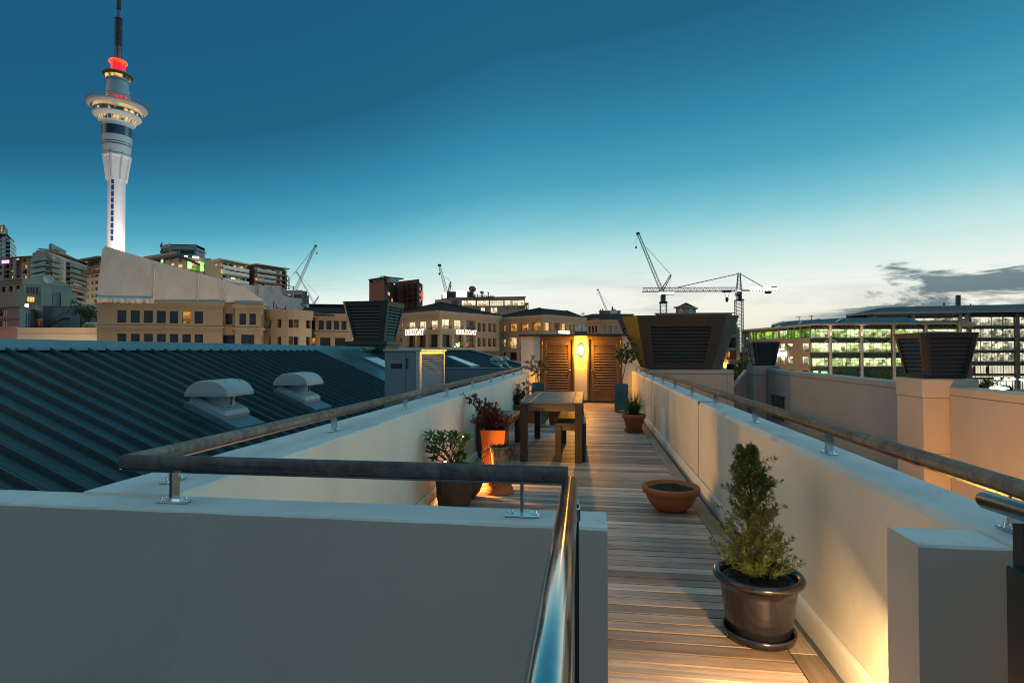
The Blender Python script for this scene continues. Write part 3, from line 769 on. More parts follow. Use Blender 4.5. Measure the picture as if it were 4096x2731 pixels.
t = thing('clay_urn', 'squat brown clay urn with a ridged rim half hidden by the big brown pot', 'urn', c)
m = MB(); m.lathe(c, [(.09, .001), (.1, .005), (.15, .07), (.178, .15), (.176, .17), (.18, .178), (.176, .19), (.17, .25), (.174, .262), (.182, .275), (.182, .30), (.172, .305), (.155, .295), (.15, .26), (.001, .258)], 44); m.build('urn', brown_pot, t)
soil_disc((c.x, c.y, .262), .15, .015).build('soil', soil, t)
m = MB()
for i in range(70): leaf(m, Vector((c.x + R.gauss(0, .06), c.y + R.gauss(0, .06), .285 + R.random() * .03)), rv(1) + Vector((0, 0, .6)), .03, .016)
m.build('seedling', olive_m, t)
step_light('low wall light glowing behind the big brown pot at the left parapet', LX1, 6.2, .25, 1, 0, 120, (LX1 + 1.0, 6.1, .0), (1, .46, .08), 165)

# --- second russet shrub, far pots
f0 = onz(2062, 1688, 0); c = Vector((f0.x, f0.y + .15, 0))
t = thing('potted_shrub', 'spreading russet shrub in a reddish square pot behind the bench and table', 'potted plant', c)
wt = .50; zt_ = ony(2060, 1618, c.y - .2).z
m = MB(); square_pot(m, c, .30, .44, .002, zt_, .03, .05); m.build('pot', terracotta_dull, t)
soil_disc((c.x, c.y, zt_ - .045), .17, .02, sq=True).build('soil', soil, t)
P = lambda u, v: tuple(ony(u, v, c.y + R.uniform(-.22, .2)))
tips = [P(*q) for q in ((2024, 1530), (2036, 1528), (2052, 1545), (2001, 1565), (2008, 1572), (2020, 1560), (2035, 1556), (2060, 1552), (2072, 1545), (2086, 1535), (2098, 1528), (2112, 1530), (2128, 1534), (2105, 1545), (2090, 1560), (2075, 1570), (2056, 1572), (2040, 1575), (2016, 1590), (2028, 1600), (2042, 1595), (2066, 1588), (2085, 1580), (2100, 1565), (2112, 1575), (2030, 1580))]
russet(t, (c.x, c.y, zt_ - .03), tips, 13, .045, .017, .11, 6)
f0 = onz(2127, 1692, 0); c = Vector((f0.x, f0.y + .14, 0))
t = thing('terracotta_pedestal', 'plain round terracotta stand glowing orange in lamp light under the table', 'pot', c)
m = MB(); m.lathe(c, [(.13, .001), (.136, .006), (.13, .03), (.118, .2), (.112, .27), (.118, .28), (.11, .29), (.001, .29)], 36); m.build('pot', orange_pot, t)
f0 = onz(2171, 1708, 0); c = Vector((f0.x, f0.y + .09, 0))
t = thing('stone_urn', 'grey stone urn on a narrow foot seen between the table legs', 'urn', c)
m = MB(); m.lathe(c, [(.085, .001), (.09, .01), (.08, .03), (.045, .06), (.05, .08), (.09, .14), (.115, .23), (.118, .3), (.128, .32), (.125, .335), (.105, .33), (.1, .28), (.001, .275)], 32, wob=.03); m.build('urn', stone_pot, t)
soil_disc((c.x, c.y, .28), .1, .02).build('soil', soil, t)
dead_growth(t, (c.x + .06, c.y, .32), .12, 70, .5)
c = c + Vector((.2, .35, 0))
t = thing('terracotta_pot', 'small reddish terracotta pot behind the stone urn under the table', 'pot', c)
m = MB(); m.lathe(c, [(.09, .001), (.094, .005), (.135, .26), (.152, .262), (.156, .31), (.146, .315), (.134, .30), (.001, .27)], 32); m.build('pot', terracotta, t)
soil_disc((c.x, c.y, .265), .128, .02).build('soil', soil, t)
step_light('low wall light glowing behind the second russet shrub at the left parapet', LX1, 12.15, .24, 1, 0, 200, (LX1 + 1.0, 11.6, .1), (1, .48, .09), 165)
step_light('low light hidden behind the pier shining on the boards by the glazed pot', 1.0, 2.03, .33, 0, 1, 0, (.78, 3.0, -.22), (1, .60, .24), 104)
lamp('hooded_lamp', 'AREA', (.98, 2.11, .335), 48, (1, .60, .24), None, .1, (.98 - .22, 2.11 + .32, .335 - .8))

# ================================================================== TABLE AND BENCHES
def slat_top(mb, x0, x1, y0, y1, z0, z1, e, n):
    """boards across between two long edge boards"""
    mb.bbox((x0, y0, z0), (x0 + e, y1, z1), .004, 0); mb.bbox((x1 - e, y0, z0), (x1, y1, z1), .004, 0)
    p = (y1 - y0) / n
    for i in range(n): mb.bbox((x0 + e + .002, y0 + i * p + .0015, z0 + .001), (x1 - e - .002, y0 + (i + 1) * p - .0015, z1 - .001), .003, 1)
def table(name, label, cat, x0, x1, y0, y1, z1, leg, ap, e, n, group=None):
    t = thing(name, label, cat, ((x0 + x1) / 2, (y0 + y1) / 2, 0), group)
    m = MB(); slat_top(m, x0, x1, y0, y1, z1 - .03, z1, e, n); m.build('seat' if cat == 'bench' else 'table_top', [table_wood_y, table_wood_x], t)
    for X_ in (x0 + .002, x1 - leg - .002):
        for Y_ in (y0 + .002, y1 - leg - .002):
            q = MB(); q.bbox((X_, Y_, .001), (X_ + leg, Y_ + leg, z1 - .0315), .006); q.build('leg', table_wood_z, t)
    for Y_ in (y0 + .004, y1 - .034):
        q = MB(); q.bbox((x0 + leg + .004, Y_, z1 - .0315 - ap), (x1 - leg - .004, Y_ + .03, z1 - .032), .004); q.build('apron', table_wood_x, t)
    for X_ in (x0 + .004, x1 - .034):
        q = MB(); q.bbox((X_, y0 + leg + .004, z1 - .0315 - ap), (X_ + .03, y1 - leg - .004, z1 - .032), .004); q.build('apron', table_wood_y, t)
    return t
TY = onz(2316, 1852, 0).y
xa, xb = ony(2079.8, 1800, TY).x, ony(2329, 1800, TY).x
zt_ = ony(2200, 1610, TY).z
yb = onz(2210, 1566, zt_).y
tb = table('dining_table', 'weathered timber outdoor table between the two benches', 'table', xa, xb, TY, yb, zt_, .098, .085, .13, 17)
m = MB(); q = onz(2222, 1585, zt_ + .002); m.lathe((q.x, q.y, zt_ + .0005), [(.03, 0), (.03, .001), (.001, .0015)], 18); m.build('parasol_hole', dark_joint, tb)
BY = onz(2234, 1843, 0).y
ba, bb = ony(2220.4, 1800, BY).x, ony(2343, 1800, BY).x
bz = ony(2240, 1692, BY).z
byb = onz(2320, 1644.5, bz).y
table('bench', 'weathered timber bench pushed half under the right side of the table', 'bench', ba, bb, BY, byb, bz, .088, .07, .11, 21, 'benches at the timber table')
la, lb = ony(1905, 1800, BY + .1).x, ony(2031, 1800, BY + .1).x
table('bench', 'weathered timber bench between the table and the cream parapet, behind the orange pot', 'bench', la, lb, BY + .1, byb, bz, .088, .07, .11, 21, 'benches at the timber table')

# ================================================================== STORE AT THE END OF THE DECK
SY = YE
SX0 = ony(2084.5, 1400, SY).x
zr0 = ony(2200, 1345, SY).z; zr1 = ony(2200, 1336, SY).z
sx = lambda u: ony(u, 1450, SY).x
d1a, d1b, d2a, d2b = sx(2170), sx(2289), sx(2358), sx(2482)
f1a, f1b, f2a, f2b = sx(2160), sx(2298), sx(2349), sx(2489.5)
t = thing('rooftop_store', 'low rendered store with two louvred timber doors at the end of the deck', 'store', ((SX0 + f2b) / 2, SY + .8, 0))
w = MB(); SYB = SY + 1.6
w.box((SX0, SY, -5), (f1a, SYB, zr0)); w.box((f1b, SY, .08), (f2a, SY + .12, zr0)); w.box((f1a, SY + .13, -.05), (f2b, SYB, zr0 - .002)); 
w.box((f1a, SY + .005, -.05), (f2b, SY + .129, .078))
w.build('wall', plaster, t)
w = MB(); xr = ony(2566, 1477, SY).x
w.prism([(f2b, SY, -.05), (xr, SY, -.05), (xr, SY, 1.0), (ony(2505, 1350, SY).x, SY, zr0), (f2b, SY, zr0)], (0, .12, 0)); w.build('wing_wall', plaster, t)
w = MB(); w.bbox((SX0 - .05, SY - .12, zr0 + .001), (ony(2502, 1340, SY).x, SYB + .05, zr1), .008); w.build('roof', black_paint, t)
w = MB(); w.box((f1a + .01, SY - .004, .001), (f2b - .01, SY + .004, .076)); w.build('kickboard', black_paint, t)
brass = mat('brass', (.55, .38, .14), .3, metal=1)
for a_, b_, fa, fb, hs in ((d1a, d1b, f1a, f1b, 1), (d2a, d2b, f2a, f2b, -1)):
    fr = MB()
    fr.bbox((fa + .002, SY - .02, .08), (a_ - .006, SY + .1, zr0 - .01), .004); fr.bbox((b_ + .006, SY - .02, .08), (fb - .002, SY + .1, zr0 - .01), .004); fr.bbox((a_ - .005, SY - .02, zr0 - .09), (b_ + .005, SY + .1, zr0 - .011), .004)
    fr.build('door_frame', door_wood_z, t)
    zb_, zt2 = .09, zr0 - .1
    st_ = .125
    e = bpy.data.objects.new('door', None); COL.objects.link(e); e.parent = t; e.location = Vector(((a_ + b_) / 2, SY + .03, zb_)) - t.location
    q = MB(); q.bbox((a_, SY + .012, zb_), (a_ + st_, SY + .055, zt2), .004); q.build('stile', door_wood_z, e); q = MB(); q.bbox((b_ - st_, SY + .012, zb_), (b_, SY + .055, zt2), .004); q.build('stile', door_wood_z, e)
    q = MB(); q.bbox((a_ + st_ + .001, SY + .013, zt2 - .17), (b_ - st_ - .001, SY + .054, zt2), .004); q.build('cross_rail', door_wood_x, e); q = MB(); q.bbox((a_ + st_ + .001, SY + .013, zb_), (b_ - st_ - .001, SY + .054, zb_ + .26), .004); q.build('cross_rail', door_wood_x, e)
    q = MB(); n = 17; z0_, z1_ = zb_ + .265, zt2 - .175; p_ = (z1_ - z0_) / n
    for i in range(n):
        z = z0_ + p_ * i
        q.prism([(a_ + st_, SY + .004, z + .004), (b_ - st_, SY + .004, z + .004), (b_ - st_, SY + .046, z + p_ * .98), (a_ + st_, SY + .046, z + p_ * .98)], (0, .006, -.012))
    q.build('louvre_panel', door_wood_x, e)
    q = MB(); q.box((a_ + st_, SY + .058, z0_), (b_ - st_, SY + .064, z1_)); q.build('louvre_back', dark_joint, e)
    q = MB(); xk = b_ - st_ / 2 if hs > 0 else a_ + st_ / 2
    i0 = len(q.v); q.lathe((0, 0, 0), [(.03, 0), (.03, .006), (.012, .008), (.012, .018), (.024, .024), (.026, .034), (.018, .042), (.001, .044)], 16); q.rot(Matrix.Translation((xk, SY + .012, .95)) @ Matrix.Rotation(pi / 2, 4, 'X')); q.build('knob', steel, e)
    for z in (.3, 1.02, 1.72):
        q = MB(); xh = a_ - .003 if hs > 0 else b_ + .003; q.bbox((xh - .012, SY - .008, z), (xh + .012, SY + .01, z + .1), .002); q.build('hinge', brass, e)

# dome skylight on the store roof
c = ony(2324, 1338, SY + .55); c.z = zr1
t = thing('dome_skylight', 'clear dome skylight on the black store roof above the wall lamp', 'skylight', c)
m = MB(); m.box((c.x - .19, c.y - .19, zr1 + .001), (c.x + .19, c.y + .19, zr1 + .09)); m.build('kerb', black_paint, t)
dome_m = bpy.data.materials.new('clear_dome'); dome_m.use_nodes = True
N = NT(dome_m.node_tree); p = N.n['Principled BSDF']; p.inputs['Base Color'].default_value = (.75, .85, .88, 1); p.inputs['Roughness'].default_value = .05; p.inputs['Alpha'].default_value = .35
m = MB(); m.lathe((c.x, c.y, zr1 + .09), [(.185, 0), (.185, .04), (.175, .09), (.145, .14), (.1, .175), (.05, .192), (.001, .197)], 28); m.build('dome', dome_m, t)

# wall lamp between the doors
c = ony(2323, 1400, SY); lz = c.z
t = thing('wall_lamp', 'glowing oval bulkhead lamp on the wall between the louvred doors', 'lamp', (c.x, SY, lz - .15))
m = MB(); m.lathe((0, 0, 0), [(.055, 0), (.055, .02), (.05, .03), (.001, .03)], 30, sy=1.6); m.rot(Matrix.Translation((c.x, SY - .001, lz)) @ Matrix.Rotation(pi / 2, 4, 'X')); m.build('base', MATS['brass'], t)
m = MB(); m.lathe((0, 0, .03), [(.085, -.01), (.086, .02), (.078, .045), (.06, .066), (.03, .08), (.001, .084)], 30, sy=1.6); m.rot(Matrix.Translation((c.x, SY - .001, lz)) @ Matrix.Rotation(pi / 2, 4, 'X')); m.build('globe', emit('lamp_globe', (1, .66, .22), 7), t)
lamp('lamp_bulb', 'POINT', (c.x, SY - .125, lz + .0), 270, (1, .39, .02), t, .05)

# ================================================================== GREEN METAL ROOF ON THE LEFT
XR, SL = -8.9, .425                          # ridge line and fall towards the deck
ZRF = 1.56
rz = lambda x: ZRF - SL * (x - XR)
rn = Vector((SL, 0, 1)).normalized()
def onroof(u, v, lift=0): return onplane(u, v, Vector((XR, 0, ZRF + lift)), rn)
RP = .358
def ribbed(mb, y0, y1, xa, xb, xa1=None, h=.078):
    """standing ribs run down the fall; xa1 = upper end at y1 when the head is cut on a slant"""
    n = int((y1 - y0) / RP)
    for i in range(n):
        ya = y0 + i * RP
        f = lambda y: xa if xa1 is None else xa + (xa1 - xa) * (y - y0) / (y1 - y0)
        prof = [(0, h), (.028, h), (.05, 0), (.14, .0), (.145, .007), (.165, .007), (.17, 0), (.235, 0), (.24, .007), (.26, .007), (.265, 0), (RP - .022, 0), (RP, h)]
        V = []
        for y, z in prof:
            x = f(ya + y); V += [(x, ya + y, rz(x) + z), (xb, ya + y, rz(xb) + z)]
        mb.add(V, [(2 * k, 2 * k + 1, 2 * k + 3, 2 * k + 2) for k in range(len(prof) - 1)])
t = thing('green_metal_roof', 'large dark green ribbed metal roof sloping down to the cream parapet', 'roof', (-5.5, 8, -1.5))
m = MB(); ribbed(m, -4.0, 17.2, XR + .16, LX0 - .02); m.build('ribbed_sheeting', roof_green, t)
m = MB(); ribbed(m, 20.75, 20.75 + RP * 5, XR + .5, LX0 - .02); m.build('ribbed_sheeting', roof_green, t)
m = MB()
y0 = -4.0
for k_ in range(9):
    y1 = y0 + 2.9
    z = ZRF + .14 + .004 * (k_ % 2)
    m.add([(XR + .19, y0, rz(XR + .19) + .045), (XR + .17, y0, rz(XR + .17) + .075), (XR - .02, y0, z), (XR - .3, y0, z - .12),
           (XR + .19, y1 + .04, rz(XR + .19) + .045), (XR + .17, y1 + .04, rz(XR + .17) + .075), (XR - .02, y1 + .04, z), (XR - .3, y1 + .04, z - .12)],
          [(0, 4, 5, 1), (1, 5, 6, 2), (2, 6, 7, 3), (0, 1, 2, 3)])
    y0 = y1
m.build('ridge_flashing', roof_cap, t)
m = MB(); zl = .085
def rq(mb, pts, lift): mb.add([(x, y, rz(x) + lift) for x, y in pts], [tuple(range(len(pts)))])
rq(m, [(XR + .15, 17.2), (LX0 - .1, 17.2), (LX0 - .1, 20.72), (XR + .15, 20.72)], zl)
for ya in (17.2, 20.72): m.add([(XR + .15, ya, rz(XR + .15)), (LX0 - .1, ya, rz(LX0 - .1)), (LX0 - .1, ya, rz(LX0 - .1) + zl), (XR + .15, ya, rz(XR + .15) + zl)], [(0, 1, 2, 3)])
m.build('flat_flashing', mat('flat_flashing_sheet', (.055, .10, .115), .32, var=.25, vscale=1.1, stain=(.03, .06, .07), stscale=.9), t)
m = MB()
rq(m, [(XR - .2, -4), (LX0, -4), (LX0, 23), (XR - .2, 23)], -.05)
m.add([(XR, -4, -5), (XR, 23, -5), (XR, 23, ZRF), (XR, -4, ZRF)], [(0, 1, 2, 3)]); m.add([(XR - 6, -4, -1), (XR - 6, 62, -1), (XR - .02, 62, ZRF), (XR - .02, -4, ZRF)], [(0, 1, 2, 3)])
m.build('underlay', dark_joint, t)

# upstand wall across the roof, far roof with hipped end
uy = 22.9
t = thing('upstand_wall', 'plain blue grey upstand closing the end of the green roof below the far skylight', 'wall', (-4.5, uy, -2))
m = MB(); zu = onplane(1900, 1474, Vector((0, uy, 0)), Vector((0, 1, 0))).z; xl = XR + (ZRF - zu) / SL
m.prism([(xl - .15, uy, zu), (LX0 - .0, uy, zu), (LX0 - .0, uy, -4), (xl - .15, uy, rz(xl - .15) - .2)], (0, .22, 0)); m.build('wall_face', mat('painted_upstand', (.13, .20, .235), .5, var=.1, vscale=.8), t)
m = MB(); m.bbox((xl - .15, uy - .03, zu + .001), (LX0, uy + .26, zu + .03), .006); m.build('capping', roof_cap, t)
t = thing('green_metal_roof', 'farther dark green ribbed roof with a hipped end beyond the blue grey upstand', 'roof', (-5.5, 40, -1.5))
m = MB()
Y1, Y2 = uy + .25, 62.0
def hipx(y): return XR + .1 if y < 42 else XR + .1 + (LX0 + 1.0 - XR) * (y - 42) / (Y2 - 42)
n = int((Y2 - Y1) / RP)
for i in range(n):
    ya = Y1 + i * RP; xa = hipx(ya)
    V = []
    for yy, z in ((0, .07), (.028, .07), (.05, 0), (RP - .022, 0), (RP, .07)): V += [(xa, ya + yy, rz(xa) + z), (LX0 + 1.0, ya + yy, rz(LX0 + 1) + z)]
    m.add(V, [(2 * k, 2 * k + 1, 2 * k + 3, 2 * k + 2) for k in range(4)])
m.build('ribbed_sheeting', roof_green, t)
m = MB()
m.bbox((XR - .2, Y1 - 2.0, ZRF + .02), (XR + .25, 42.2, ZRF + .12), .02); m.build('ridge_flashing', roof_cap, t)
m = MB(); m.bar((XR, 42, ZRF + .06), (LX0 + 1.05, Y2, rz(LX0 + 1) + .09), .5, .07); m.build('hip_flashing', roof_cap, t)
m = MB(); m.add([(XR, 42, ZRF), (LX0 + 1, Y2, rz(LX0 + 1)), (LX0 + 1, Y2, GZ), (XR - 9, Y2, GZ), (XR - 9, Y2, -2)], [(0, 1, 2, 3, 4)]); m.build('end_wall', plaster_warm, t)

# --- skylights
def skylight(label, pts, lift, mglass, th=.1):
    t = thing('roof_skylight', label, 'skylight', (pts[0][0], pts[0][1], rz(pts[0][0])), 'skylights in the green roofs')
    m = MB(); P = [Vector((x, y, rz(x) + .02)) for x, y in pts]; up = Vector((0, 0, th))
    ctr = sum(P, Vector()) / len(P)
    I = [ctr + (p - ctr) * .93 + up for p in P]; O = [p + up for p in P]; n = len(P)
    m.add(P + O + I, [(i, (i + 1) % n, n + (i + 1) % n, n + i) for i in range(n)] + [(n + i, n + (i + 1) % n, 2 * n + (i + 1) % n, 2 * n + i) for i in range(n)])
    m.build('frame', roof_cap, t)
    m = MB(); m.add([p - Vector((0, 0, .01)) for p in I], [tuple(range(n))]); m.build('glazing', mglass, t)
pale_glass = mat('pale_skylight_sheet', (.62, .74, .76), .3, var=.08, vscale=.8)
a = onroof(1440, 1447); b = onroof(1536, 1478)
skylight('low dark framed skylight in the flat flashing strip beside the blue grey cabinet', [(a.x, 19.0), (a.x + 2.4, 19.0), (a.x + 2.4, 20.4), (a.x, 20.4)], .02, pale_glass, .16)
p = [onroof(1783, 1432), onroof(1812, 1432), onroof(1918, 1470), onroof(1882, 1473)]
skylight('long pale skylight set in the farther green roof', [(q.x, q.y) for q in p], .02, pale_glass, .12)

# --- roof ventilators
vent_m = mat('ventilator_plastic', (.36, .42, .43), .5, var=.06, vscale=3, bump=.05, stain=(.26, .30, .31), stscale=2)
def ventilator(label, u, v, wcap):
    q = onroof(u, v, .085); s = wcap
    t = thing('roof_ventilator', label, 'roof ventilator', q, 'ventilators on the green roofs')
    T = Matrix.Translation(q) @ Matrix.Rotation(atan(SL), 4, 'Y')
    m = MB(); b0, b1 = .40 * s, .34 * s
    m.add([(-b0, -b0, .02), (b0, -b0, .02), (b0, b0, .02), (-b0, b0, .02), (-b0, -b0, .10 * s), (b0, -b0, .10 * s), (b0, b0, .10 * s), (-b0, b0, .10 * s), (-b1, -b1, .17 * s), (b1, -b1, .17 * s), (b1, b1, .17 * s), (-b1, b1, .17 * s)],
          [(i, (i + 1) % 4, 4 + (i + 1) % 4, 4 + i) for i in range(4)] + [(4 + i, 4 + (i + 1) % 4, 8 + (i + 1) % 4, 8 + i) for i in range(4)] + [(8, 9, 10, 11)])
    m.rot(T); m.build('base', vent_m, t)
    m = MB(); m.box((-b0 * 1.12, -b0 * 1.1, -.08), (b0 * 1.9, b0 * 1.1, .018)); m.rot(T); m.build('flashing', roof_cap, t)
    T2 = Matrix.Translation(q + Vector((.02, 0, .0)))
    m = MB(); m.lathe((0, 0, 0), [(.27 * s, .08 * s), (.255 * s, .2 * s), (.30 * s, .33 * s)], 20); m.rot(T2); m.build('neck', vent_m, t)
    m = MB(); n = 18; wx, wy = .44 * s, .46 * s; V = []; zc = .31 * s
    zt = lambda f: zc + .08 * s + .21 * s * (1 - abs(f) ** 2.9) ** .8
    rows = []
    for i in range(n + 1):
        f = -1 + 2 * i / n; x = f * wx; e = wy * (1 - .06 * abs(f) ** 6)
        rows.append([(x, -e, zc - .01), (x, -e, zc + .05 * s), (x * .985, -e + .02, zt(f) - .012), (x * .98, -e * .86, zt(f)), (x * .98, 0, zt(f) + .006), (x * .98, e * .86, zt(f)), (x * .985, e - .02, zt(f) - .012), (x, e, zc + .05 * s), (x, e, zc - .01)])
    V = [p_ for r in rows for p_ in r]
    m.add(V, [(i * 9 + k, i * 9 + k + 1, (i + 1) * 9 + k + 1, (i + 1) * 9 + k) for i in range(n) for k in range(8)])
    m.add(rows[0], [tuple(range(9))]); m.add(rows[-1], [tuple(range(9))[::-1]])
    m.add([rows[0][0], rows[0][8], rows[-1][8], rows[-1][0]], [(0, 1, 2, 3)])
    m.rot(T2); cp = m.build('cap', vent_m, t)
    m = MB(); m.bbox((-.006, -wy * .87, zt(0) - .002), (.006, wy * .87, zt(0) + .012), .003)
    for x_ in (-.25, .25): m.lathe((x_ * s, -wy * .5, zt(x_ / .44) + .002), [(.012, 0), (.01, .008), (.001, .01)], 8); m.lathe((x_ * s, wy * .5, zt(x_ / .44) + .002), [(.012, 0), (.01, .008), (.001, .01)], 8)
    m.rot(T2); m.build('seam', roof_cap, cp)
    m = MB(); m.bar((.30 * s, -.1 * s, .12 * s), (.36 * s, -.16 * s, .33 * s), .03, .02); m.rot(T2); m.build('stay', mat('rusty_strap', (.2, .11, .06), .7, var=.3) if 'rusty_strap' not in MATS else MATS['rusty_strap'], t)
ventilator('grey mushroom topped ventilator lowest and nearest on the ribbed green roof', 876, 1640, .86)
ventilator('grey mushroom topped ventilator between the nearest ventilator and the blue grey cabinet', 1192, 1585, .86)
ventilator('small far ventilator overlapping its twin, the one in front and to the left', 1985, 1459, .95)
ventilator('small far ventilator overlapping its twin, the one behind and to the right', 2011, 1455, .95)

# --- louvred hoods
def quadpt(q, s_, t_): return (q[0] * (1 - s_) + q[1] * s_) * (1 - t_) + (q[3] * (1 - s_) + q[2] * s_) * t_
def louvre_side(fr, sl, bk, q, ml, mr, mb_, mt, n, depth, tilt=.55):
    """frame, slats and dark back of one hood face; q = bottom-left, bottom-right, top-right, top-left"""
    q = [Vector(p) for p in q]; nrm_ = (q[1] - q[0]).cross(q[3] - q[0]).normalized()
    i = [quadpt(q, ml, mb_), quadpt(q, 1 - mr, mb_), quadpt(q, 1 - mr, 1 - mt), quadpt(q, ml, 1 - mt)]
    fr.add(q + i, [(0, 1, 5, 4), (1, 2, 6, 5), (2, 3, 7, 6), (3, 0, 4, 7)])
    b = [p - nrm_ * depth for p in i]
    fr.add(i + b, [(0, 1, 5, 4), (1, 2, 6, 5), (2, 3, 7, 6), (3, 0, 4, 7)])
    bk.add(b, [(0, 1, 2, 3)])
    for k in range(n):
        t0, t1 = k / n, (k + 1) / n
        ta = t0 + (t1 - t0) * .12; tb = t0 + (t1 - t0) * .95
        l0, r0 = quadpt(i, .004, ta) - nrm_ * .006, quadpt(i, .996, ta) - nrm_ * .006
        l1, r1 = quadpt(i, .004, tb) - nrm_ * depth * tilt, quadpt(i, .996, tb) - nrm_ * depth * tilt
        e = nrm_ * -.008 + Vector((0, 0, -.012))
        sl.prism([l0, r0, r1, l1], e)
def frustum(c, wx, wy, z0, z1, wx1, wy1, ch0=0, ch1=0):
    """corner rings, 8 points each, counter-clockwise from the -y side"""
    def ring(w, d, ch, z): return [Vector((c[0] + x, c[1] + y, z)) for x, y in ((-w / 2 + ch, -d / 2), (w / 2 - ch, -d / 2), (w / 2, -d / 2 + ch), (w / 2, d / 2 - ch), (w / 2 - ch, d / 2), (-w / 2 + ch, d / 2), (-w / 2, d / 2 - ch), (-w / 2, -d / 2 + ch))]
    return ring(wx, wy, ch0, z0), ring(wx1, wy1, ch1, z1)
def hood(name, label, cat, a, b, faces, chf, mats, nsl, marg, depth, capz=.05, lip=.03, group=None, base=None, rotz=0, inner=None):
    c = sum(a, Vector()) / 8
    t = thing(name, label, cat, (c.x, c.y, a[0].z), group)
    M = Matrix.Translation(c) @ Matrix.Rotation(rotz, 4, 'Z') @ Matrix.Translation(-c)
    body, sl, bk = MB(), MB(), MB()
    for k in range(8):
        q = [a[k], a[(k + 1) % 8], b[(k + 1) % 8], b[k]]
        if k in faces:
            louvre_side(body, sl, bk, q, *marg, nsl, depth)
        elif k not in chf: body.add(q, [(0, 1, 2, 3)])
    body.rot(M).build('casing', mats[0], t); sl.rot(M).build('louvres', mats[1], t); bk.rot(M).build('backing', inner or dark_joint, t)
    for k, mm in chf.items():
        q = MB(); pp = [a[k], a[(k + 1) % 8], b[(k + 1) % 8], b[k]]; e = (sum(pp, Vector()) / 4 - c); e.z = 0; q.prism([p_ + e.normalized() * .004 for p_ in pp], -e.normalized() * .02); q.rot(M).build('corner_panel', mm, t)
    cp = MB(); tb = [p_ + (p_ - Vector((c.x, c.y, p_.z))).normalized() * lip for p_ in b]; zc = b[0].z + capz
    up = [Vector((p_.x, p_.y, b[0].z + .012)) for p_ in tb]; apex = Vector((c.x, c.y, zc + capz))
    cp.add([Vector((p_.x, p_.y, b[0].z + .001)) for p_ in tb] + up + [apex], [(k, (k + 1) % 8, 8 + (k + 1) % 8, 8 + k) for k in range(8)] + [(8 + k, 8 + (k + 1) % 8, 16) for k in range(8)] + [tuple(range(8))[::-1]])
    cp.rot(M).build('cap', mats[0], t)
    return t
hood_green = mat('green_hood_steel', (.030, .045, .042), .5, var=.15, vscale=2, stain=(.02, .03, .03))
hood_dark = mat('charcoal_hood_steel', (.042, .040, .039), .55, var=.12, vscale=2, bump=.03)
hood_grey = mat('grey_hood_corner', (.085, .085, .085), .5, var=.08)
lamplit = mat('lamplit_corner', (.40, .24, .035), .5, var=.08, vscale=2)  # dark hood paint; the wall lamp's yellow light is put into this colour
hood_black = mat('black_hood_steel', (.020, .020, .022), .45, var=.15, vscale=2)

# vent tower riding the ridge of the green roof
hy = 23.2; hx = ony(1498, 1360, hy).x
d_ = (Vector((hx, hy, EYE)) - EYEP).dot(fwd); kk = d_ / FPX
zb_ = at(1500, 1366, d_).z; zt_ = at(1500, 1213, d_).z
a, b = frustum((hx, hy), 1.36, 1.36, zb_, zt_, 2.02, 2.02, .09, .14)
tw = hood('vent_tower', 'dark green tapered louvre tower standing on the ridge of the green roof', 'vent tower', a, b, (0, 2, 4, 6), {}, (hood_green, hood_green), 10, (.07, .07, .09, .12), .14, .02, .02, rotz=radians(-4))
m = MB(); m.bbox((hx - .98, hy - .98, zb_ - .16), (hx + .9, hy + .9, zb_ - .002), .01); m.bbox((hx - .9, hy - .92, zb_ - 1.3), (hx + .82, hy + .82, zb_ - .161), .01); m.build('plinth', hood_green, tw)

# blue grey plant cabinet by the parapet
XC = -2.75
ya = onx(1672, 1500, XC).y; yb = onx(1773, 1500, XC).y
zc = at(1655, 1406, ya).z + .005
xa = ony(1538, 1500, ya).x
cab = mat('cabinet_paint', (.15, .22, .27), .42, var=.06, vscale=1.5)
t = thing('plant_cabinet', 'tall blue grey equipment cabinet with white louvres standing behind the cream parapet', 'cabinet', ((xa + XC) / 2, (ya + yb) / 2, -1.6))
m = MB(); m.bbox((xa, ya, -1.6), (XC - .04, yb, zc), .012); m.build('casing', cab, t)
m = MB(); m.bbox((xa - .02, ya - .02, zc + .001), (XC + .06, yb + .02, zc + .035), .006); m.build('top_plate', mat('cabinet_trim', (.42, .45, .46), .35, metal=.3, var=.08), t)
m = MB(); m.bbox((XC - .039, ya - .01, -1.6), (XC + .03, ya + .11, zc), .006); m.bbox((XC - .039, yb - .07, -1.6), (XC + .03, yb + .01, zc), .006); m.bbox((XC - .039, ya + .111, zc - .05), (XC + .028, yb - .071, zc), .004); m.build('corner_post', MATS['cabinet_trim'], t)
m = MB(); n = 42
for i in range(n):
    z = zc - .06 - i * .04
    m.prism([(XC - .03, ya + .112, z), (XC - .03, yb - .072, z), (XC + .024, yb - .072, z - .022), (XC + .024, ya + .112, z - .022)], (0.0, 0, .004))
m.build('louvres', mat('white_louvre_blades', (.42, .47, .50), .4, var=.05), t)
m = MB(); m.box((XC - .0395, ya + .112, -1.6), (XC - .034, yb - .072, zc - .052)); m.build('louvre_back', dark_joint, t)
w_ = (XC - xa)
xd = xa + w_ * .64
m = MB(); m.box((xa + w_ * .2, ya - .003, zc - .28), (xa + w_ * .53, ya + .004, zc - .20)); m.build('vent_slot', black_paint, t)
m = MB(); m.box((xd - .005, ya - .002, -1.5), (xd + .005, ya + .004, zc - .01)); m.build('door_gap', dark_joint, t)
m = MB(); m.bbox((xd + .008, ya - .025, zc - .28), (xd + .03, ya - .001, zc - .11), .004); m.build('handle', black_paint, t)

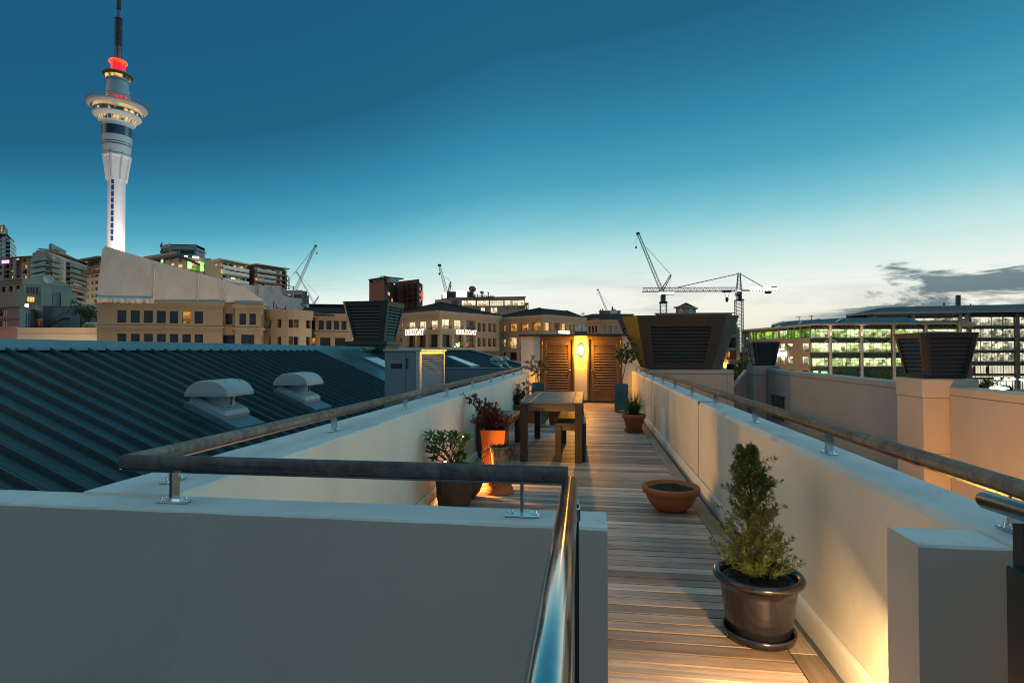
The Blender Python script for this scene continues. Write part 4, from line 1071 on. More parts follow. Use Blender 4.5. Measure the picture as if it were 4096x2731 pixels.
# the big hood on its plinth by the store
hyf = SY + .62
xl0, xr0 = ony(2582.5, 1472, hyf).x, ony(2848.5, 1472, hyf).x
zb_ = ony(2700, 1478, hyf).z; hyt = SY + .14
zt_ = ony(2700, 1262, hyt).z
xl1, xr1 = ony(2548, 1262, hyt).x, ony(2906, 1262, hyt).x
xl0c, xr0c = ony(2562, 1472, hyf + .25).x, ony(2884, 1472, hyf + .25).x
xl1c, xr1c = ony(2487, 1270, hyt + .35).x, ony(2955, 1262, hyt + .45).x
D0, D1 = 1.9, 2.9
V = Vector
a = [V((xl0, hyf, zb_)), V((xr0, hyf, zb_)), V((xr0c, hyf + .25, zb_)), V((xr0c, hyf + D0 - .25, zb_)), V((xr0, hyf + D0, zb_)), V((xl0, hyf + D0, zb_)), V((xl0c, hyf + D0 - .25, zb_)), V((xl0c, hyf + .25, zb_))]
b = [V((xl1, hyt, zt_)), V((xr1, hyt, zt_)), V((xr1c, hyt + .45, zt_)), V((xr1c, hyt + D1 - .45, zt_)), V((xr1, hyt + D1, zt_)), V((xl1, hyt + D1, zt_)), V((xl1c, hyt + D1 - .35, zt_)), V((xl1c, hyt + .35, zt_))]
hd = hood('vent_hood', 'big charcoal louvred hood with a lamplight tinted corner panel rising beside the store', 'vent hood', a, b, (0, 2, 6), {7: lamplit, 1: hood_grey}, (hood_dark, hood_dark), 11, (.14, .14, .1, .2), .15, .02, .015)
t = thing('hood_plinth', 'plain tan rendered plinth under the big charcoal hood', 'plinth', ((RX1 + 4) / 2, hyf + .5, -5))
px = ony(2935, 1500, hyf - .12).x; zp = zb_ - .003; zg = ony(2700, 1495, hyf - .12).z
m = MB(); m.box((RX1 + .004, hyf - .12, -5), (px, hyf + 2.6, zg - .012)); m.bbox((RX1 + .004, hyf - .12, zg + .004), (px, hyf + 2.6, zp), .012); m.build('wall_face', plaster_warm, t)
m = MB(); m.box((RX1 + .01, hyf - .105, zg - .013), (px - .015, hyf + 2.5, zg + .005)); xj = ony(2909, 1550, hyf - .12).x; m.box((xj - .006, hyf - .122, -4.9), (xj + .006, hyf - .1, zg - .02)); m.build('groove', mat('render_groove', (.26, .21, .17), .85), t)

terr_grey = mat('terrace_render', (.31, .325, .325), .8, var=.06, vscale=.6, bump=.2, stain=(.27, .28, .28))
# ------------------------------------------------------------------ neighbour's terrace walls on the right
XW = 5.7
zw = .935
def onw(u, v=1500): return onx(u, v, XW).y
t = thing('terrace_wall', 'long grey rendered wall of the next terrace between the two capped piers', 'wall', (XW, 15, -6))
y0, y1 = onw(3590), onw(3064)
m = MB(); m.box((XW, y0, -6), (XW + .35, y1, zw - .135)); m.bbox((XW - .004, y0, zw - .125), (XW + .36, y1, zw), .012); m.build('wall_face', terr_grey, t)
m = MB(); m.box((XW + .012, y0, zw - .136), (XW + .3, y1, zw - .124)); m.build('groove', MATS['render_groove'], t)
t2 = thing('wall_hatch', 'small black framed window high in the grey terrace wall', 'window', (XW - .05, onw(3110), -.3))
ha, hb = onw(3138, 1600), onw(3092, 1600); z1_ = onx(3105, 1585, XW).z; z0_ = z1_ - .62
m = MB(); m.bbox((XW - .05, ha, z0_), (XW - .002, ha + .06, z1_), .004); m.bbox((XW - .05, hb - .06, z0_), (XW - .002, hb, z1_), .004); m.bbox((XW - .08, ha - .03, z1_ + .001), (XW - .002, hb + .03, z1_ + .05), .004); m.bbox((XW - .05, ha + .061, z0_ - .05), (XW - .002, hb - .061, z0_), .004); m.build('frame', black_paint, t2)
m = MB(); m.box((XW - .02, ha + .061, z0_ + .001), (XW - .003, hb - .061, z1_ - .001)); m.build('glass', glass_dark('hatch_glass', (.03, .035, .04)), t2)
t = thing('terrace_wall', 'orange lit wall of the next terrace at the edge of the photo', 'wall', (XW, 5, -6))
y0, y1 = -6, onw(3801, 1560)
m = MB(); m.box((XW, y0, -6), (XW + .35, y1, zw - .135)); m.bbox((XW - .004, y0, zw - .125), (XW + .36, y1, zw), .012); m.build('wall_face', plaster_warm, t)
m = MB(); m.box((XW + .012, y0, zw - .136), (XW + .3, y1, zw - .124)); m.build('groove', MATS['render_groove'], t)
XP = 5.3
def pier(label, uc, ul, hlabel, vtop, vcap, glow):
    yc, yl = onx(uc, 1560, XP).y, onx(ul, 1560, XP).y
    zt = onx(ul, vtop, XP).z
    t = thing('capped_pier', label, 'pier', (XP + .4, yc, -6))
    w_ = .78
    m = MB(); m.box((XP + .012, yc + .012, -6), (XP + w_ - .012, yl - .012, zt - .31)); m.bbox((XP, yc, zt - .30), (XP + w_ + .05, yl, zt), .012)
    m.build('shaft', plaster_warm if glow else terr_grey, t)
    m = MB()
    for z in (zt - .31, zt - 1.2, zt - 2.2): m.box((XP + .0085, yc + .0085, z - .001), (XP + w_ - .0085, yl - .0085, z + .009))
    m.build('groove', MATS['render_groove'], t)
    cx, cy = XP + w_ / 2 + .02, (yc + yl) / 2; wy = yl - yc
    z1 = onx(uc, vcap, XP - .1).z
    a, b = frustum((cx, cy), .62, wy * .8, zt + .006, z1, .86, wy + .1, .03, .05)
    h = hood('pier_cowl', hlabel, 'chimney cowl', a, b, (0, 2, 4, 6), {}, (hood_black, hood_black), 9, (.09, .09, .07, .10), .07, .025, .025)
    if glow: lamp('cowl_glow', 'POINT', (cx, cy, zt + .06), 1.2, (1, .6, .12), h, .03)
    return t
pier('rendered pier with a black louvred cowl standing nearest, at the orange lit wall', 3690.5, 3583.5, 'black louvred cowl on the near pier with amber light between its lowest slats', 1507, 1332, True)
pier('distant teal shaded rendered pier at the far end of the grey terrace wall', 3013.8, 2987.7, 'small black louvred cowl on the distant teal pier in front of the lit offices', 1460, 1368, False)
t = thing('gable_wall', 'teal shaded wall with a sloping top running up to the distant pier', 'wall', (4.6, 20.6, -6))
yy = onx(2987.7, 1500, XP).y + .02
q0 = ony(2987, 1483, yy); q1 = ony(2934, 1536, yy)
m = MB(); m.prism([(XP + .3, yy, -6), (XP + .3, yy, q0.z), (q0.x, yy, q0.z), (q1.x, yy, q1.z), (q1.x - .6, yy, q1.z - .9), (q1.x - .6, yy, -6)], (0, .25, 0)); m.build('wall_face', terr_grey, t)
m = MB(); m.bar((q0.x, yy + .12, q0.z + .02), (q1.x - .6, yy + .12, q1.z - .88), .32, .05); m.build('capping', coping, t)
lamp('alley_lamp', 'AREA', (4.2, 6.5, -2.0), 150, (1, .45, .13), None, .8, (5.7, 8.4, -.4))

# ================================================================== THE CITY
tan_wall = mat('tan_stucco', (.30, .235, .165), .85, var=.07, vscale=.25, stain=(.25, .20, .15), stscale=.12)
cream_wall = mat('pale_stucco', (.40, .36, .29), .85, var=.07, vscale=.25, stain=(.33, .30, .26), stscale=.12)
brown_wall = mat('brown_stucco', (.26, .20, .145), .85, var=.07, vscale=.25)
grey_wall = mat('grey_concrete', (.30, .31, .31), .8, var=.08, vscale=.2, stain=(.22, .23, .24), stscale=.15)
white_wall = mat('white_panels', (.55, .56, .55), .7, var=.05, vscale=.3)
pink_wall = mat('salmon_stucco', (.33, .19, .155), .85, var=.06, vscale=.3)
slate_wall = mat('slate_panels', (.15, .165, .18), .6, var=.1, vscale=.3)
purple_wall = mat('mauve_brick', (.13, .105, .115), .8, var=.12, vscale=.6)
brick_wall = mat('dark_red_brick', (.105, .048, .042), .85, var=.18, vscale=.8)
tile_roof = mat('dark_roof_tiles', (.034, .025, .023), .95, var=.3, vscale=1.5, bump=.4, bscale=5, spec=.15)
blue_roof = mat('blue_steel_roof', (.035, .06, .09), .6, var=.1, vscale=.3)
dark_roof = mat('dark_steel_roof', (.018, .022, .026), .75, var=.1, vscale=.3)
wrap_white = mat('shrink_wrap', (.60, .55, .50), .42, var=.08, vscale=.25, bump=1, bscale=2.5, stain=(.50, .45, .40), stscale=.15)
wrap_blue = mat('shade_wrap', (.50, .55, .60), .42, var=.07, vscale=.25, bump=1, bscale=2.5)
bronze = mat('bronze_frame', (.035, .03, .028), .5)
pale_frame = mat('pale_frame', (.35, .36, .35), .5)
navy_glass = glass_dark('navy_glass', (.012, .018, .035))
black_glass = glass_dark('black_glass', (.012, .013, .014), .1)
teal_glass = glass_dark('teal_glass', (.14, .20, .21), .08)
lit = {
    'warm': emit('lit_warm', (1.0, .78, .42), 1.15, (.55, .33, .10), .55, .3, .7, dark=(.10, .06, .02)),
    'white': emit('lit_white', (1.0, .9, .62), 1.25, (.75, .55, .28), .5, .3, .7, dark=(.22, .14, .06)),
    'orange': emit('lit_orange', (1.0, .42, .06), .9, (.30, .09, .01), .6, .32, .62, dark=(.06, .02, .005)),
    'amber': emit('lit_amber', (1.0, .56, .16), 1.2, (.45, .16, .03), .8, .3, .6),
    'dim': emit('lit_dim', (.25, .15, .07), .5, (.02, .015, .01), .7, .4, .7),
    'green': emit('lit_green', (.50, .85, .12), .95, (.09, .26, .02), .3, .42, .6, dark=(.02, .06, .01)),
    'yellowgreen': emit('lit_yellowgreen', (1.0, 1.0, .55), 1.25, (.30, .42, .10), .42, .42, .6, dark=(.05, .09, .02), top=(1.3, 1.3, .95)),
    'office': emit('lit_office', (1.0, .94, .62), 1.15, (.30, .28, .17), .42, .42, .6, dark=(.03, .03, .022), top=(1.7, 1.6, 1.2)),
    'lobby': emit('lit_lobby', (1.0, .94, .70), .95, (.62, .56, .36), .22, .3, .7),
    'deep': emit('lit_deep_green', (.02, .08, .02), .35, (.005, .02, .006), .5),
}
GL = {'navy': navy_glass, 'black': black_glass, 'teal': teal_glass}; GL.update(lit)

class FR:
    """vertical facade plane through two ground points"""
    def __init__(s, A, B):
        s.A = Vector((A[0], A[1], 0)); e = Vector((B[0] - A[0], B[1] - A[1], 0)); s.L = e.length; s.e = e.normalized()
        s.n = Vector((s.e.y, -s.e.x, 0))
        if s.n.dot(EYEP - s.A) < 0: s.n = -s.n
    def p(s, a, o, z): q = s.A + s.e * a + s.n * o; return Vector((q.x, q.y, z))
    def hit(s, u, v):
        q = onplane(u, v, s.A, s.n); return (q - s.A).dot(s.e), q.z
    def box(s, mb, a0, a1, z0, z1, o0, o1, mi=0):
        P = [s.p(a, o, z) for z in (z0, z1) for a, o in ((a0, o0), (a1, o0), (a1, o1), (a0, o1))]
        mb.add(P, [(0, 3, 2, 1), (4, 5, 6, 7), (0, 1, 5, 4), (1, 2, 6, 5), (2, 3, 7, 6), (3, 0, 4, 7)], mi)
def gp(u, d): q = at(u, 1406, d); return (q.x, q.y)
def zat(u, v, d): return at(u, v, d).z
def holes(mb, fr, a0, a1, z0, z1, rects, dep):
    S = sorted({a0, a1, *[min(max(r[0], a0), a1) for r in rects], *[min(max(r[1], a0), a1) for r in rects]})
    Zs = sorted({z0, z1, *[min(max(r[2], z0), z1) for r in rects], *[min(max(r[3], z0), z1) for r in rects]})
    for i in range(len(S) - 1):
        j = 0
        while j < len(Zs) - 1:
            sm = (S[i] + S[i + 1]) / 2
            inside = lambda k: any(r[0] < sm < r[1] and r[2] < (Zs[k] + Zs[k + 1]) / 2 < r[3] for r in rects)
            if inside(j): j += 1; continue
            k = j
            while k + 1 < len(Zs) - 1 and not inside(k + 1): k += 1
            mb.quad(fr.p(S[i], 0, Zs[j]), fr.p(S[i + 1], 0, Zs[j]), fr.p(S[i + 1], 0, Zs[k + 1]), fr.p(S[i], 0, Zs[k + 1])); j = k + 1
    for a, b, c, d in rects:
        for P, Q in (((a, c), (b, c)), ((b, c), (b, d)), ((b, d), (a, d)), ((a, d), (a, c))):
            mb.quad(fr.p(P[0], 0, P[1]), fr.p(Q[0], 0, Q[1]), fr.p(Q[0], -dep, Q[1]), fr.p(P[0], -dep, P[1]))
def window(root, fr, r, dep, style, nx=1, nz=1, fw=.07, frame=bronze, name='window'):
    a, b, c, d = r; m = MB(); o = -dep
    m.quad(fr.p(a, o + .01, c), fr.p(b, o + .01, c), fr.p(b, o + .01, d), fr.p(a, o + .01, d), 1)
    fr.box(m, a, a + fw, c, d, o + .012, o + .09); fr.box(m, b - fw, b, c, d, o + .012, o + .09)
    fr.box(m, a + fw, b - fw, c, c + fw, o + .012, o + .088); fr.box(m, a + fw, b - fw, d - fw, d, o + .012, o + .088)
    for i in range(1, nx): x = a + (b - a) * i / nx; fr.box(m, x - fw * .4, x + fw * .4, c + fw, d - fw, o + .012, o + .08)
    for i in range(1, nz): z = c + (d - c) * i / nz; fr.box(m, a + fw, b - fw, z - fw * .4, z + fw * .4, o + .012, o + .078)
    return m.build(name, [frame, GL[style]], root)
class Bld:
    def __init__(s, name, label, u, d, cat='building', group=None):
        x, y = gp(u, d); s.t = thing(name, label, cat, (x, y, GZ), group); s.mb = MB(); s.m = None; s.k = 0
    def face(s, cv, x0, d0, x1, d1, ytop, m, wins=(), bands=(), zb=None, dep=.28, yref=None, frame=bronze, fw=.07, ybot=None):
        """one facade between two photo columns at given depths; windows as (cols, rows, style, nx, nz)"""
        f = lambda x, y: cv(x, y)
        u0, v0 = f(x0, ytop); u1 = f(x1, 0)[0]
        fr = FR(gp(u0, d0), gp(u1, d1)); z1 = zat(u0, v0, d0); xr = x0 if yref is None else yref
        z0 = GZ if zb is None else zb
        if ybot is not None: z0 = zat(u0, f(x0, ybot)[1], d0)
        rects = []; W_ = []
        for w in wins:
            cols, rows, style = w[0], w[1], w[2]; nx = w[3] if len(w) > 3 else 1; nz = w[4] if len(w) > 4 else 1
            for j, (ya, yb) in enumerate(rows):
                for i, (xa, xb) in enumerate(cols):
                    xm = xr
                    _, zt = fr.hit(*f(xm, ya)); _, zc = fr.hit(*f(xm, yb))
                    a, _ = fr.hit(*f(xa, (ya + yb) / 2)); b, _ = fr.hit(*f(xb, (ya + yb) / 2))
                    a, b = max(min(a, b), .05), min(max(a, b), fr.L - .05)
                    st = style(i, j) if callable(style) else style
                    if b - a < .1: continue
                    rects.append((a, b, zc, zt)); W_.append(((a, b, zc, zt), st, nx, nz))
        mb = MB(); holes(mb, fr, 0, fr.L, z0, z1, rects, dep); mb.build('wall', m, s.t)
        for r, st, nx, nz in W_:
            if st is not None: window(s.t, fr, r, dep, st, nx, nz, fw, frame)
        if bands:
            for (ya, yb, pr) in bands:
                q = MB(); _, za = fr.hit(*f(xr, ya)); _, zb_ = fr.hit(*f(xr, yb)); fr.box(q, -pr * .9, fr.L + pr * .9, zb_, za, .003, pr); q.build('cornice', m, s.t)
        return fr, z0, z1
    def body(s, pts, z1, m, depth=14, name='rear_wall', z0=None, roof=None):
        """sides, back and flat roof behind a line of facade points"""
        z0 = GZ if z0 is None else z0
        P = [Vector((x, y, 0)) for x, y in pts]; c = sum(P, Vector()) / len(P); back = Vector((c.x, c.y, 0)).normalized() * depth
        Q = [P[-1] + back, P[0] + back]
        mb = MB(); loop = [P[0]] + P[1:] + Q
        V_ = [(p.x, p.y, z1 - .02) for p in loop]; mb.add(V_, [tuple(range(len(V_)))])
        for p, q in ((P[-1], Q[0]), (Q[0], Q[1]), (Q[1], P[0])): mb.quad((p.x, p.y, z0), (q.x, q.y, z0), (q.x, q.y, z1 - .02), (p.x, p.y, z1 - .02))
        mb.build(name, m, s.t)
        return loop
    def hip(s, A, B, C, z0, apex, m=tile_roof, over=.5):
        """tiled hip roof over corner points A-B-C (B nearest) with ridge points"""
        A, B, C = [Vector((p[0], p[1], 0)) for p in (A, B, C)]; D = A + C - B; ctr = (A + C) / 2
        E = [p + (p - ctr).normalized() * over for p in (A, B, C, D)]
        E = [Vector((p.x, p.y, z0)) for p in E]; ap = [Vector(a) for a in apex]
        mb = MB()
        if len(ap) == 1:
            for i in range(4): mb.add([E[i], E[(i + 1) % 4], ap[0]], [(0, 1, 2)])
        else:
            mb.add([E[0], E[1], ap[0]], [(0, 1, 2)]); mb.add([E[1], E[2], ap[1], ap[0]], [(0, 1, 2, 3)]); mb.add([E[2], E[3], ap[1]], [(0, 1, 2)]); mb.add([E[3], E[0], ap[0], ap[1]], [(0, 1, 2, 3)])
        mb.add(E, [(3, 2, 1, 0)]); r = mb.build('roof', m, s.t)
        q = MB()
        for e_, a_ in ((E[0], ap[0]), (E[1], ap[0]), (E[2], ap[-1])): q.bar(e_ + Vector((0, 0, .06)), a_ + Vector((0, 0, .08)), .3, .16)
        q.build('ridge_tiles', m, r)
def cols(x0, x1, n, w):
    p = (x1 - x0) / n; return [(x0 + p * (i + .5) - w / 2, x0 + p * (i + .5) + w / 2) for i in range(n)]

# ---------------------------------------------------------------- tan office block under white wrap
b = Bld('office_block', 'long tan office block with navy windows under the white shrink wrapped scaffold', 600, 88)
W1 = [(178, 275), (320, 415), (457, 552), (593, 687), (727, 818), (858, 950), (987, 1077)]
R2 = [(735, 865), (978, 1100)]
bands = [(630, 668, .35), (668, 690, .2), (892, 915, .25), (940, 950, .12)]
b.face(c3, -36, 85, 1280, 90, 630, tan_wall, [(W1, R2, lambda i, j: 'orange' if (i, j) == (5, 0) else 'navy', 1, 1)], bands, yref=400)
b.face(c3, 1280, 91.2, 1410, 91.6, 655, tan_wall, [([(1310, 1384)], [(768, 884)], 'navy', 2, 1), ([(1282, 1408)], [(992, 1120)], 'navy', 3, 1)], [(662, 690, .3), (905, 930, .25)], yref=1350)
b.face(c3, 1410, 90.3, 1680, 91.5, 672, tan_wall, [([(1456, 1527), (1562, 1630)], [(768, 884)], 'navy', 1, 1), ([(1474, 1612)], [(988, 1120)], 'navy', 2, 1)], [(672, 712, .4), (915, 940, .28)], yref=1545)
b.face(c3, 1680, 91.5, 1735, 96, 680, tan_wall, [(cols(1684, 1732, 4, 8), [(778, 898), (992, 1120)], 'black')], [(680, 722, .4), (922, 945, .28)], yref=1700)
b.body([gp(c3(-36, 0)[0], 85), gp(c3(1280, 0)[0], 90), gp(c3(1680, 0)[0], 91.5), gp(c3(1735, 0)[0], 96)], zat(700, 1208, 88), tan_wall, 14)
# bowed bay
arc = []
ua, ub = c3(1735, 0)[0], c3(2210, 0)[0]; pa, pb = Vector((*gp(ua, 95.5), 0)), Vector((*gp(ub, 97.5), 0)); ch_ = pb - pa; nn = Vector((ch_.y, -ch_.x, 0)).normalized()
for i in range(9):
    f = i / 8; arc.append(pa + ch_ * f + nn * (2.3 * (1 - (2 * f - 1) ** 2)))
t_ = thing('office_bay', 'bowed tan bay with deep dark balcony openings next to the wrapped office block', 'building', (pa.x, pa.y, GZ))
zt_ = zat(ua, 1241, 95.5)
spans = {1: 'black', 2: None, 3: 'black', 4: None, 5: 'black', 6: 'black', 7: None}
wb = MB(); QQ = [MB(), MB(), MB()]
for i in range(8):
    fr = FR(arc[i], arc[i + 1]); rects = []
    for (ya, yb) in ((798, 915), (1008, 1120)):
        zc = zat(c3(2000, yb)[0], c3(2000, yb)[1], 94.5); zt2 = zat(c3(2000, ya)[0], c3(2000, ya)[1], 94.5)
        if i in (0, 2, 4, 5, 7): rects.append((.15 if i != 5 else .03, fr.L - (.15 if i != 4 else .03), zc, zt2))
    holes(wb, fr, 0, fr.L, GZ, zt_, rects, .6)
    for k_, r in enumerate(rects): window(t_, fr, r, .6, 'dim' if (i, k_) in ((4, 1), (5, 0)) else 'black', 2 if i in (4, 5) else 1, 1)
    for q_, za, zb2, pr in zip(QQ, (zt_, zt_ - 1.1, zt_ - 6.3), (zt_ - 1.1, zt_ - 1.6, zt_ - 7.0), (.35, .2, .25)): fr.box(q_, -.05, fr.L + .05, zb2, za, .003, pr)
wb.build('wall', tan_wall, t_)
for q in QQ: q.build('cornice', tan_wall, t_)
m = MB(); m.prism([(p.x, p.y, zt_ - .03) for p in arc] + [tuple(arc[-1] + Vector((0, 9, zt_ - .03))), tuple(arc[0] + Vector((0, 9, zt_ - .03)))], (0, 0, -.3)); m.build('roof', dark_roof, t_)
# tan block with four square windows
b = Bld('office_block', 'tan office block with four navy windows above the green roof, left of the vent tower', 1330, 108)
b.face(c4, 118, 110, 160, 110, 765, tan_wall, [([(121, 156)], [(840, 930)], 'navy', 2), ([(122, 158)], [(1020, 1095)], 'orange', 2)], [(765, 800, .3)])
b.face(c4, 160, 107.5, 520, 110, 765, tan_wall, [([(193, 248), (274, 329), (354, 409), (432, 486)], [(842, 936)], 'navy', 2), ([(210, 318), (366, 472)], [(1020, 1120)], 'black', 2)], [(768, 815, .35), (962, 985, .25)], yref=330)
b.face(c4, 520, 111.5, 640, 113, 775, tan_wall, [([(588, 606)], [(1010, 1075)], 'amber')], [(778, 820, .3), (965, 985, .25)], yref=560)
b.body([gp(c4(118, 0)[0], 110), gp(c4(160, 0)[0], 107.5), gp(c4(520, 0)[0], 110), gp(c4(640, 0)[0], 113)], zat(c4(300, 766)[0], c4(300, 768)[1], 109), tan_wall, 16)
m = MB(); zz = zat(c4(300, 0)[0], c4(0, 768)[1], 109)
P_ = [at(*c4(20, 745), 117), at(*c4(500, 768), 112), at(*c4(430, 712), 122), at(*c4(40, 705), 124)]
m.prism([tuple(p) for p in P_], (0, 6, -1.5)); m.build('roof', tile_roof, b.t)
t_ = Bld('warehouse_roof', 'low dark flat roofed block beyond the tan office block', 1300, 150)
t_.face(c4, 85, 150, 560, 152, 668, dark_roof, [], [(668, 676, .3)]); t_.body([gp(c4(85, 0)[0], 150), gp(c4(560, 0)[0], 152)], zat(1300, c4(0, 669)[1], 151), dark_roof, 25)

# ---------------------------------------------------------------- corner offices with the lit name signs
b = Bld('corner_offices', 'hip roofed tan corner offices with cream lit windows and two lit name signs', 1750, 120)
A_, B_, C_ = gp(c4(905, 0)[0], 136), gp(c4(1458, 0)[0], 120), gp(c4(2085, 0)[0], 137)
LW = [(989, 1020), (1032, 1070), (1110, 1203), (1222, 1318), (1340, 1437)]
b.face(c4, 905, 136, 1458, 120, 779, tan_wall, [(LW, [(848, 940)], lambda i, j: 'white', 2), ([(985, 1016), (1032, 1066)], [(1018, 1075)], 'black'), ([(1112, 1203), (1222, 1315), (1340, 1437)], [(990, 1120)], 'black', 2), (LW, [(1190, 1300)], 'black', 2)],
       [(755, 790, .4), (790, 812, .25), (978, 992, .2)], dep=.9, yref=1250)
b.face(c4, 1458, 120, 2085, 137, 735, tan_wall, [([(1487, 1590), (1613, 1710), (1738, 1835)], [(833, 930)], lambda i, j: ('white', 'white', 'dim')[i], 2), ([(1858, 1895), (1908, 1945), (1968, 2005), (2018, 2055)], [(850, 945), (1015, 1108)], lambda i, j: 'dim' if j == 0 else 'black'),
       ([(1487, 1590), (1613, 1710), (1738, 1835)], [(988, 1120)], lambda i, j: ('black', 'dim', 'dim')[i], 2), ([(1858, 1895), (1908, 1945), (1968, 2005), (2018, 2055)], [(1170, 1250)], 'black')],
       [(755, 790, .4), (790, 812, .25), (978, 992, .2)], dep=.9, yref=1650)
b.hip(A_, B_, C_, zat(c4(1458, 735)[0], c4(0, 737)[1], 120), [tuple(at(*c4(1470, 655), 134))])
m = MB()
for cx_ in ((1112, 1203), (1222, 1315), (1340, 1437)):
    fr = FR(A_, B_); a0, z0 = fr.hit(*c4(cx_[0], 925)); a1, _ = fr.hit(*c4(cx_[1], 925))
    for i in range(9): x = a0 + (a1 - a0) * i / 8; fr.box(m, x - .03, x + .03, z0 - .9, z0 + .1, -.1, -.05)
    fr.box(m, a0, a1, z0 + .1, z0 + .17, -.11, -.04)
for cx_ in ((1487, 1590), (1613, 1710), (1738, 1835)):
    fr = FR(B_, C_); a0, z0 = fr.hit(*c4(cx_[0], 915)); a1, _ = fr.hit(*c4(cx_[1], 915))
    for i in range(9): x = a0 + (a1 - a0) * i / 8; fr.box(m, x - .03, x + .03, z0 - .9, z0 + .1, -.1, -.05)
    fr.box(m, a0, a1, z0 + .1, z0 + .17, -.11, -.04)
m.build('balustrade', bronze, b.t)
sign_m = emit('sign_white', (1, .90, .66), 1.9)
def serif_sign(label, fr, x0, x1, y0, y1, cv):
    a0, zt = fr.hit(*cv(x0, y0)); a1, zb = fr.hit(*cv(x1, y1)); H = zt - zb; o = .25
    G = {'D': (.8, [[(.12, 0), (.12, 1)], [(.12, 1), (.4, 1), (.68, .8), (.7, .5), (.68, .2), (.4, 0), (.12, 0)], [(0, 1), (.2, 1)], [(0, 0), (.2, 0)]]),
         'E': (.68, [[(.12, 0), (.12, 1)], [(0, 1), (.56, 1), (.56, .8)], [(0, 0), (.58, 0), (.6, .22)], [(.12, .52), (.42, .52)]]),
         'L': (.64, [[(.12, 0), (.12, 1)], [(0, 1), (.26, 1)], [(0, 0), (.55, 0), (.57, .25)]]),
         'G': (.8, [[(.66, .75), (.6, .98), (.35, 1), (.12, .8), (.08, .5), (.12, .2), (.35, 0), (.64, .08), (.64, .45)], [(.48, .45), (.74, .45)]]),
         'A': (.78, [[(.08, 0), (.38, 1), (.7, 0)], [(.2, .34), (.58, .34)], [(0, 0), (.2, 0)], [(.58, 0), (.8, 0)]]),
         'T': (.66, [[(.32, 0), (.32, 1)], [(.02, .8), (.02, 1), (.62, 1), (.62, .8)], [(.2, 0), (.44, 0)]])}
    word = 'DELEGAT'; tot = sum(G[c][0] for c in word); k_ = (a1 - a0) / tot
    q = fr.p((a0 + a1) / 2, o, zb); t = thing('lit_name_sign', label, 'sign', q, 'lit name signs on the corner offices')
    x = a0
    for ch in word:
        w, st = G[ch]; m = MB()
        for s_ in st:
            for (xa, ya), (xb, yb) in zip(s_, s_[1:]):
                m.bar(fr.p(x + xa * k_, o, zb + ya * H), fr.p(x + xb * k_, o, zb + yb * H), .19 if xa == xb or ch in 'A' else .13, .12)
        m.build('letter', sign_m, t); x += w * k_
    lamp('sign_glow', 'AREA', fr.p((a0 + a1) / 2, 1.6, zb + H / 2), 10, (1, .85, .6), t, 2.5, fr.p((a0 + a1) / 2, 0, zb))
serif_sign('lit white name sign on the left wall of the corner offices', FR(A_, B_), 1110, 1304, 938, 988, c4)
serif_sign('lit white name sign on the right wall of the corner offices', FR(B_, C_), 1626, 1838, 938, 988, c4)
fr = FR(B_, C_)
for lbl, (x0, x1, y0, y1), em in (('black and white lit shop display below the right hand name sign', (1618, 1670, 1062, 1118), emit('display_white', (.95, .95, .9), 1.6, (.01, .01, .01), 1.3, .47, .53)), ('small lit green display beside the black and white one', (1666, 1688, 1066, 1115), emit('display_green', (.15, .9, .1), 1.3, (.6, .5, .05), 1.5)), ('small lit red display in the next opening under the name sign', (1750, 1772, 1070, 1112), emit('display_red', (1, .12, .03), 1.2, (.03, .02, .02), 1.4))):
    a0, z1_ = fr.hit(*c4(x0, y0)); a1, z0_ = fr.hit(*c4(x1, y1)); m = MB(); fr.box(m, a0, a1, z0_, z1_, -.5, -.42); tag(m.build('lit_display', em), lbl, 'display', kind='thing')

# ---------------------------------------------------------------- orange lit block and the next one
b = Bld('corner_offices', 'hip roofed tan block with orange lit windows behind the store', 2170, 135)
A_, B_, C_ = gp(c5(-60, 0)[0], 148), gp(c5(582, 0)[0], 135), gp(c5(1086, 0)[0], 148)
b.face(c5, -60, 148, 582, 135, 944, tan_wall, [([(-30, 20)], [(1000, 1090), (1180, 1275)], 'black'), ([(82, 127)], [(1013, 1098)], 'orange'), ([(160, 262), (292, 402), (435, 548)], [(1000, 1098)], 'orange', 2), ([(82, 127)], [(1192, 1280)], 'warm'), ([(155, 262), (290, 400), (436, 546)], [(1170, 1305)], 'warm', 3), ([(82, 127), (160, 262), (292, 402)], [(1350, 1450)], 'black', 2)],
       [(918, 950, .4), (950, 972, .2), (1118, 1135, .25)], dep=.9, yref=330)
b.face(c5, 582, 135, 1086, 148, 905, brown_wall, [([(602, 685), (706, 783), (804, 876)], [(1000, 1100)], lambda i, j: ('amber', 'dim', 'amber')[i], 2), ([(897, 926), (938, 967), (986, 1014), (1032, 1060)], [(1008, 1100)], lambda i, j: ('amber', 'amber', 'amber', 'black')[i])], [(912, 945, .4), (945, 968, .2), (1115, 1132, .25)], dep=.9, yref=780)
b.hip(A_, B_, C_, zat(c5(582, 0)[0], c5(0, 907)[1], 135), [tuple(at(*c5(542, 820), 148)), tuple(at(*c5(858, 852), 158))])
b = Bld('tan_offices', 'tan block with dark windows and a hip roof behind the dome skylight', 2420, 160)
A_, B_, C_ = gp(c5(1082, 0)[0], 166), gp(c5(1255, 0)[0], 158), gp(c5(1640, 0)[0], 158)
b.face(c5, 1082, 166, 1255, 158, 962, brown_wall, [([(1128, 1152), (1168, 1192), (1206, 1230)], [(1035, 1118)], 'black')], [(965, 995, .4)], yref=1180)
b.face(c5, 1255, 158, 1640, 158, 955, brown_wall, [([(1300, 1342), (1366, 1410), (1434, 1478), (1500, 1544)], [(1032, 1115)], 'teal')], [(958, 990, .4)], yref=1360)
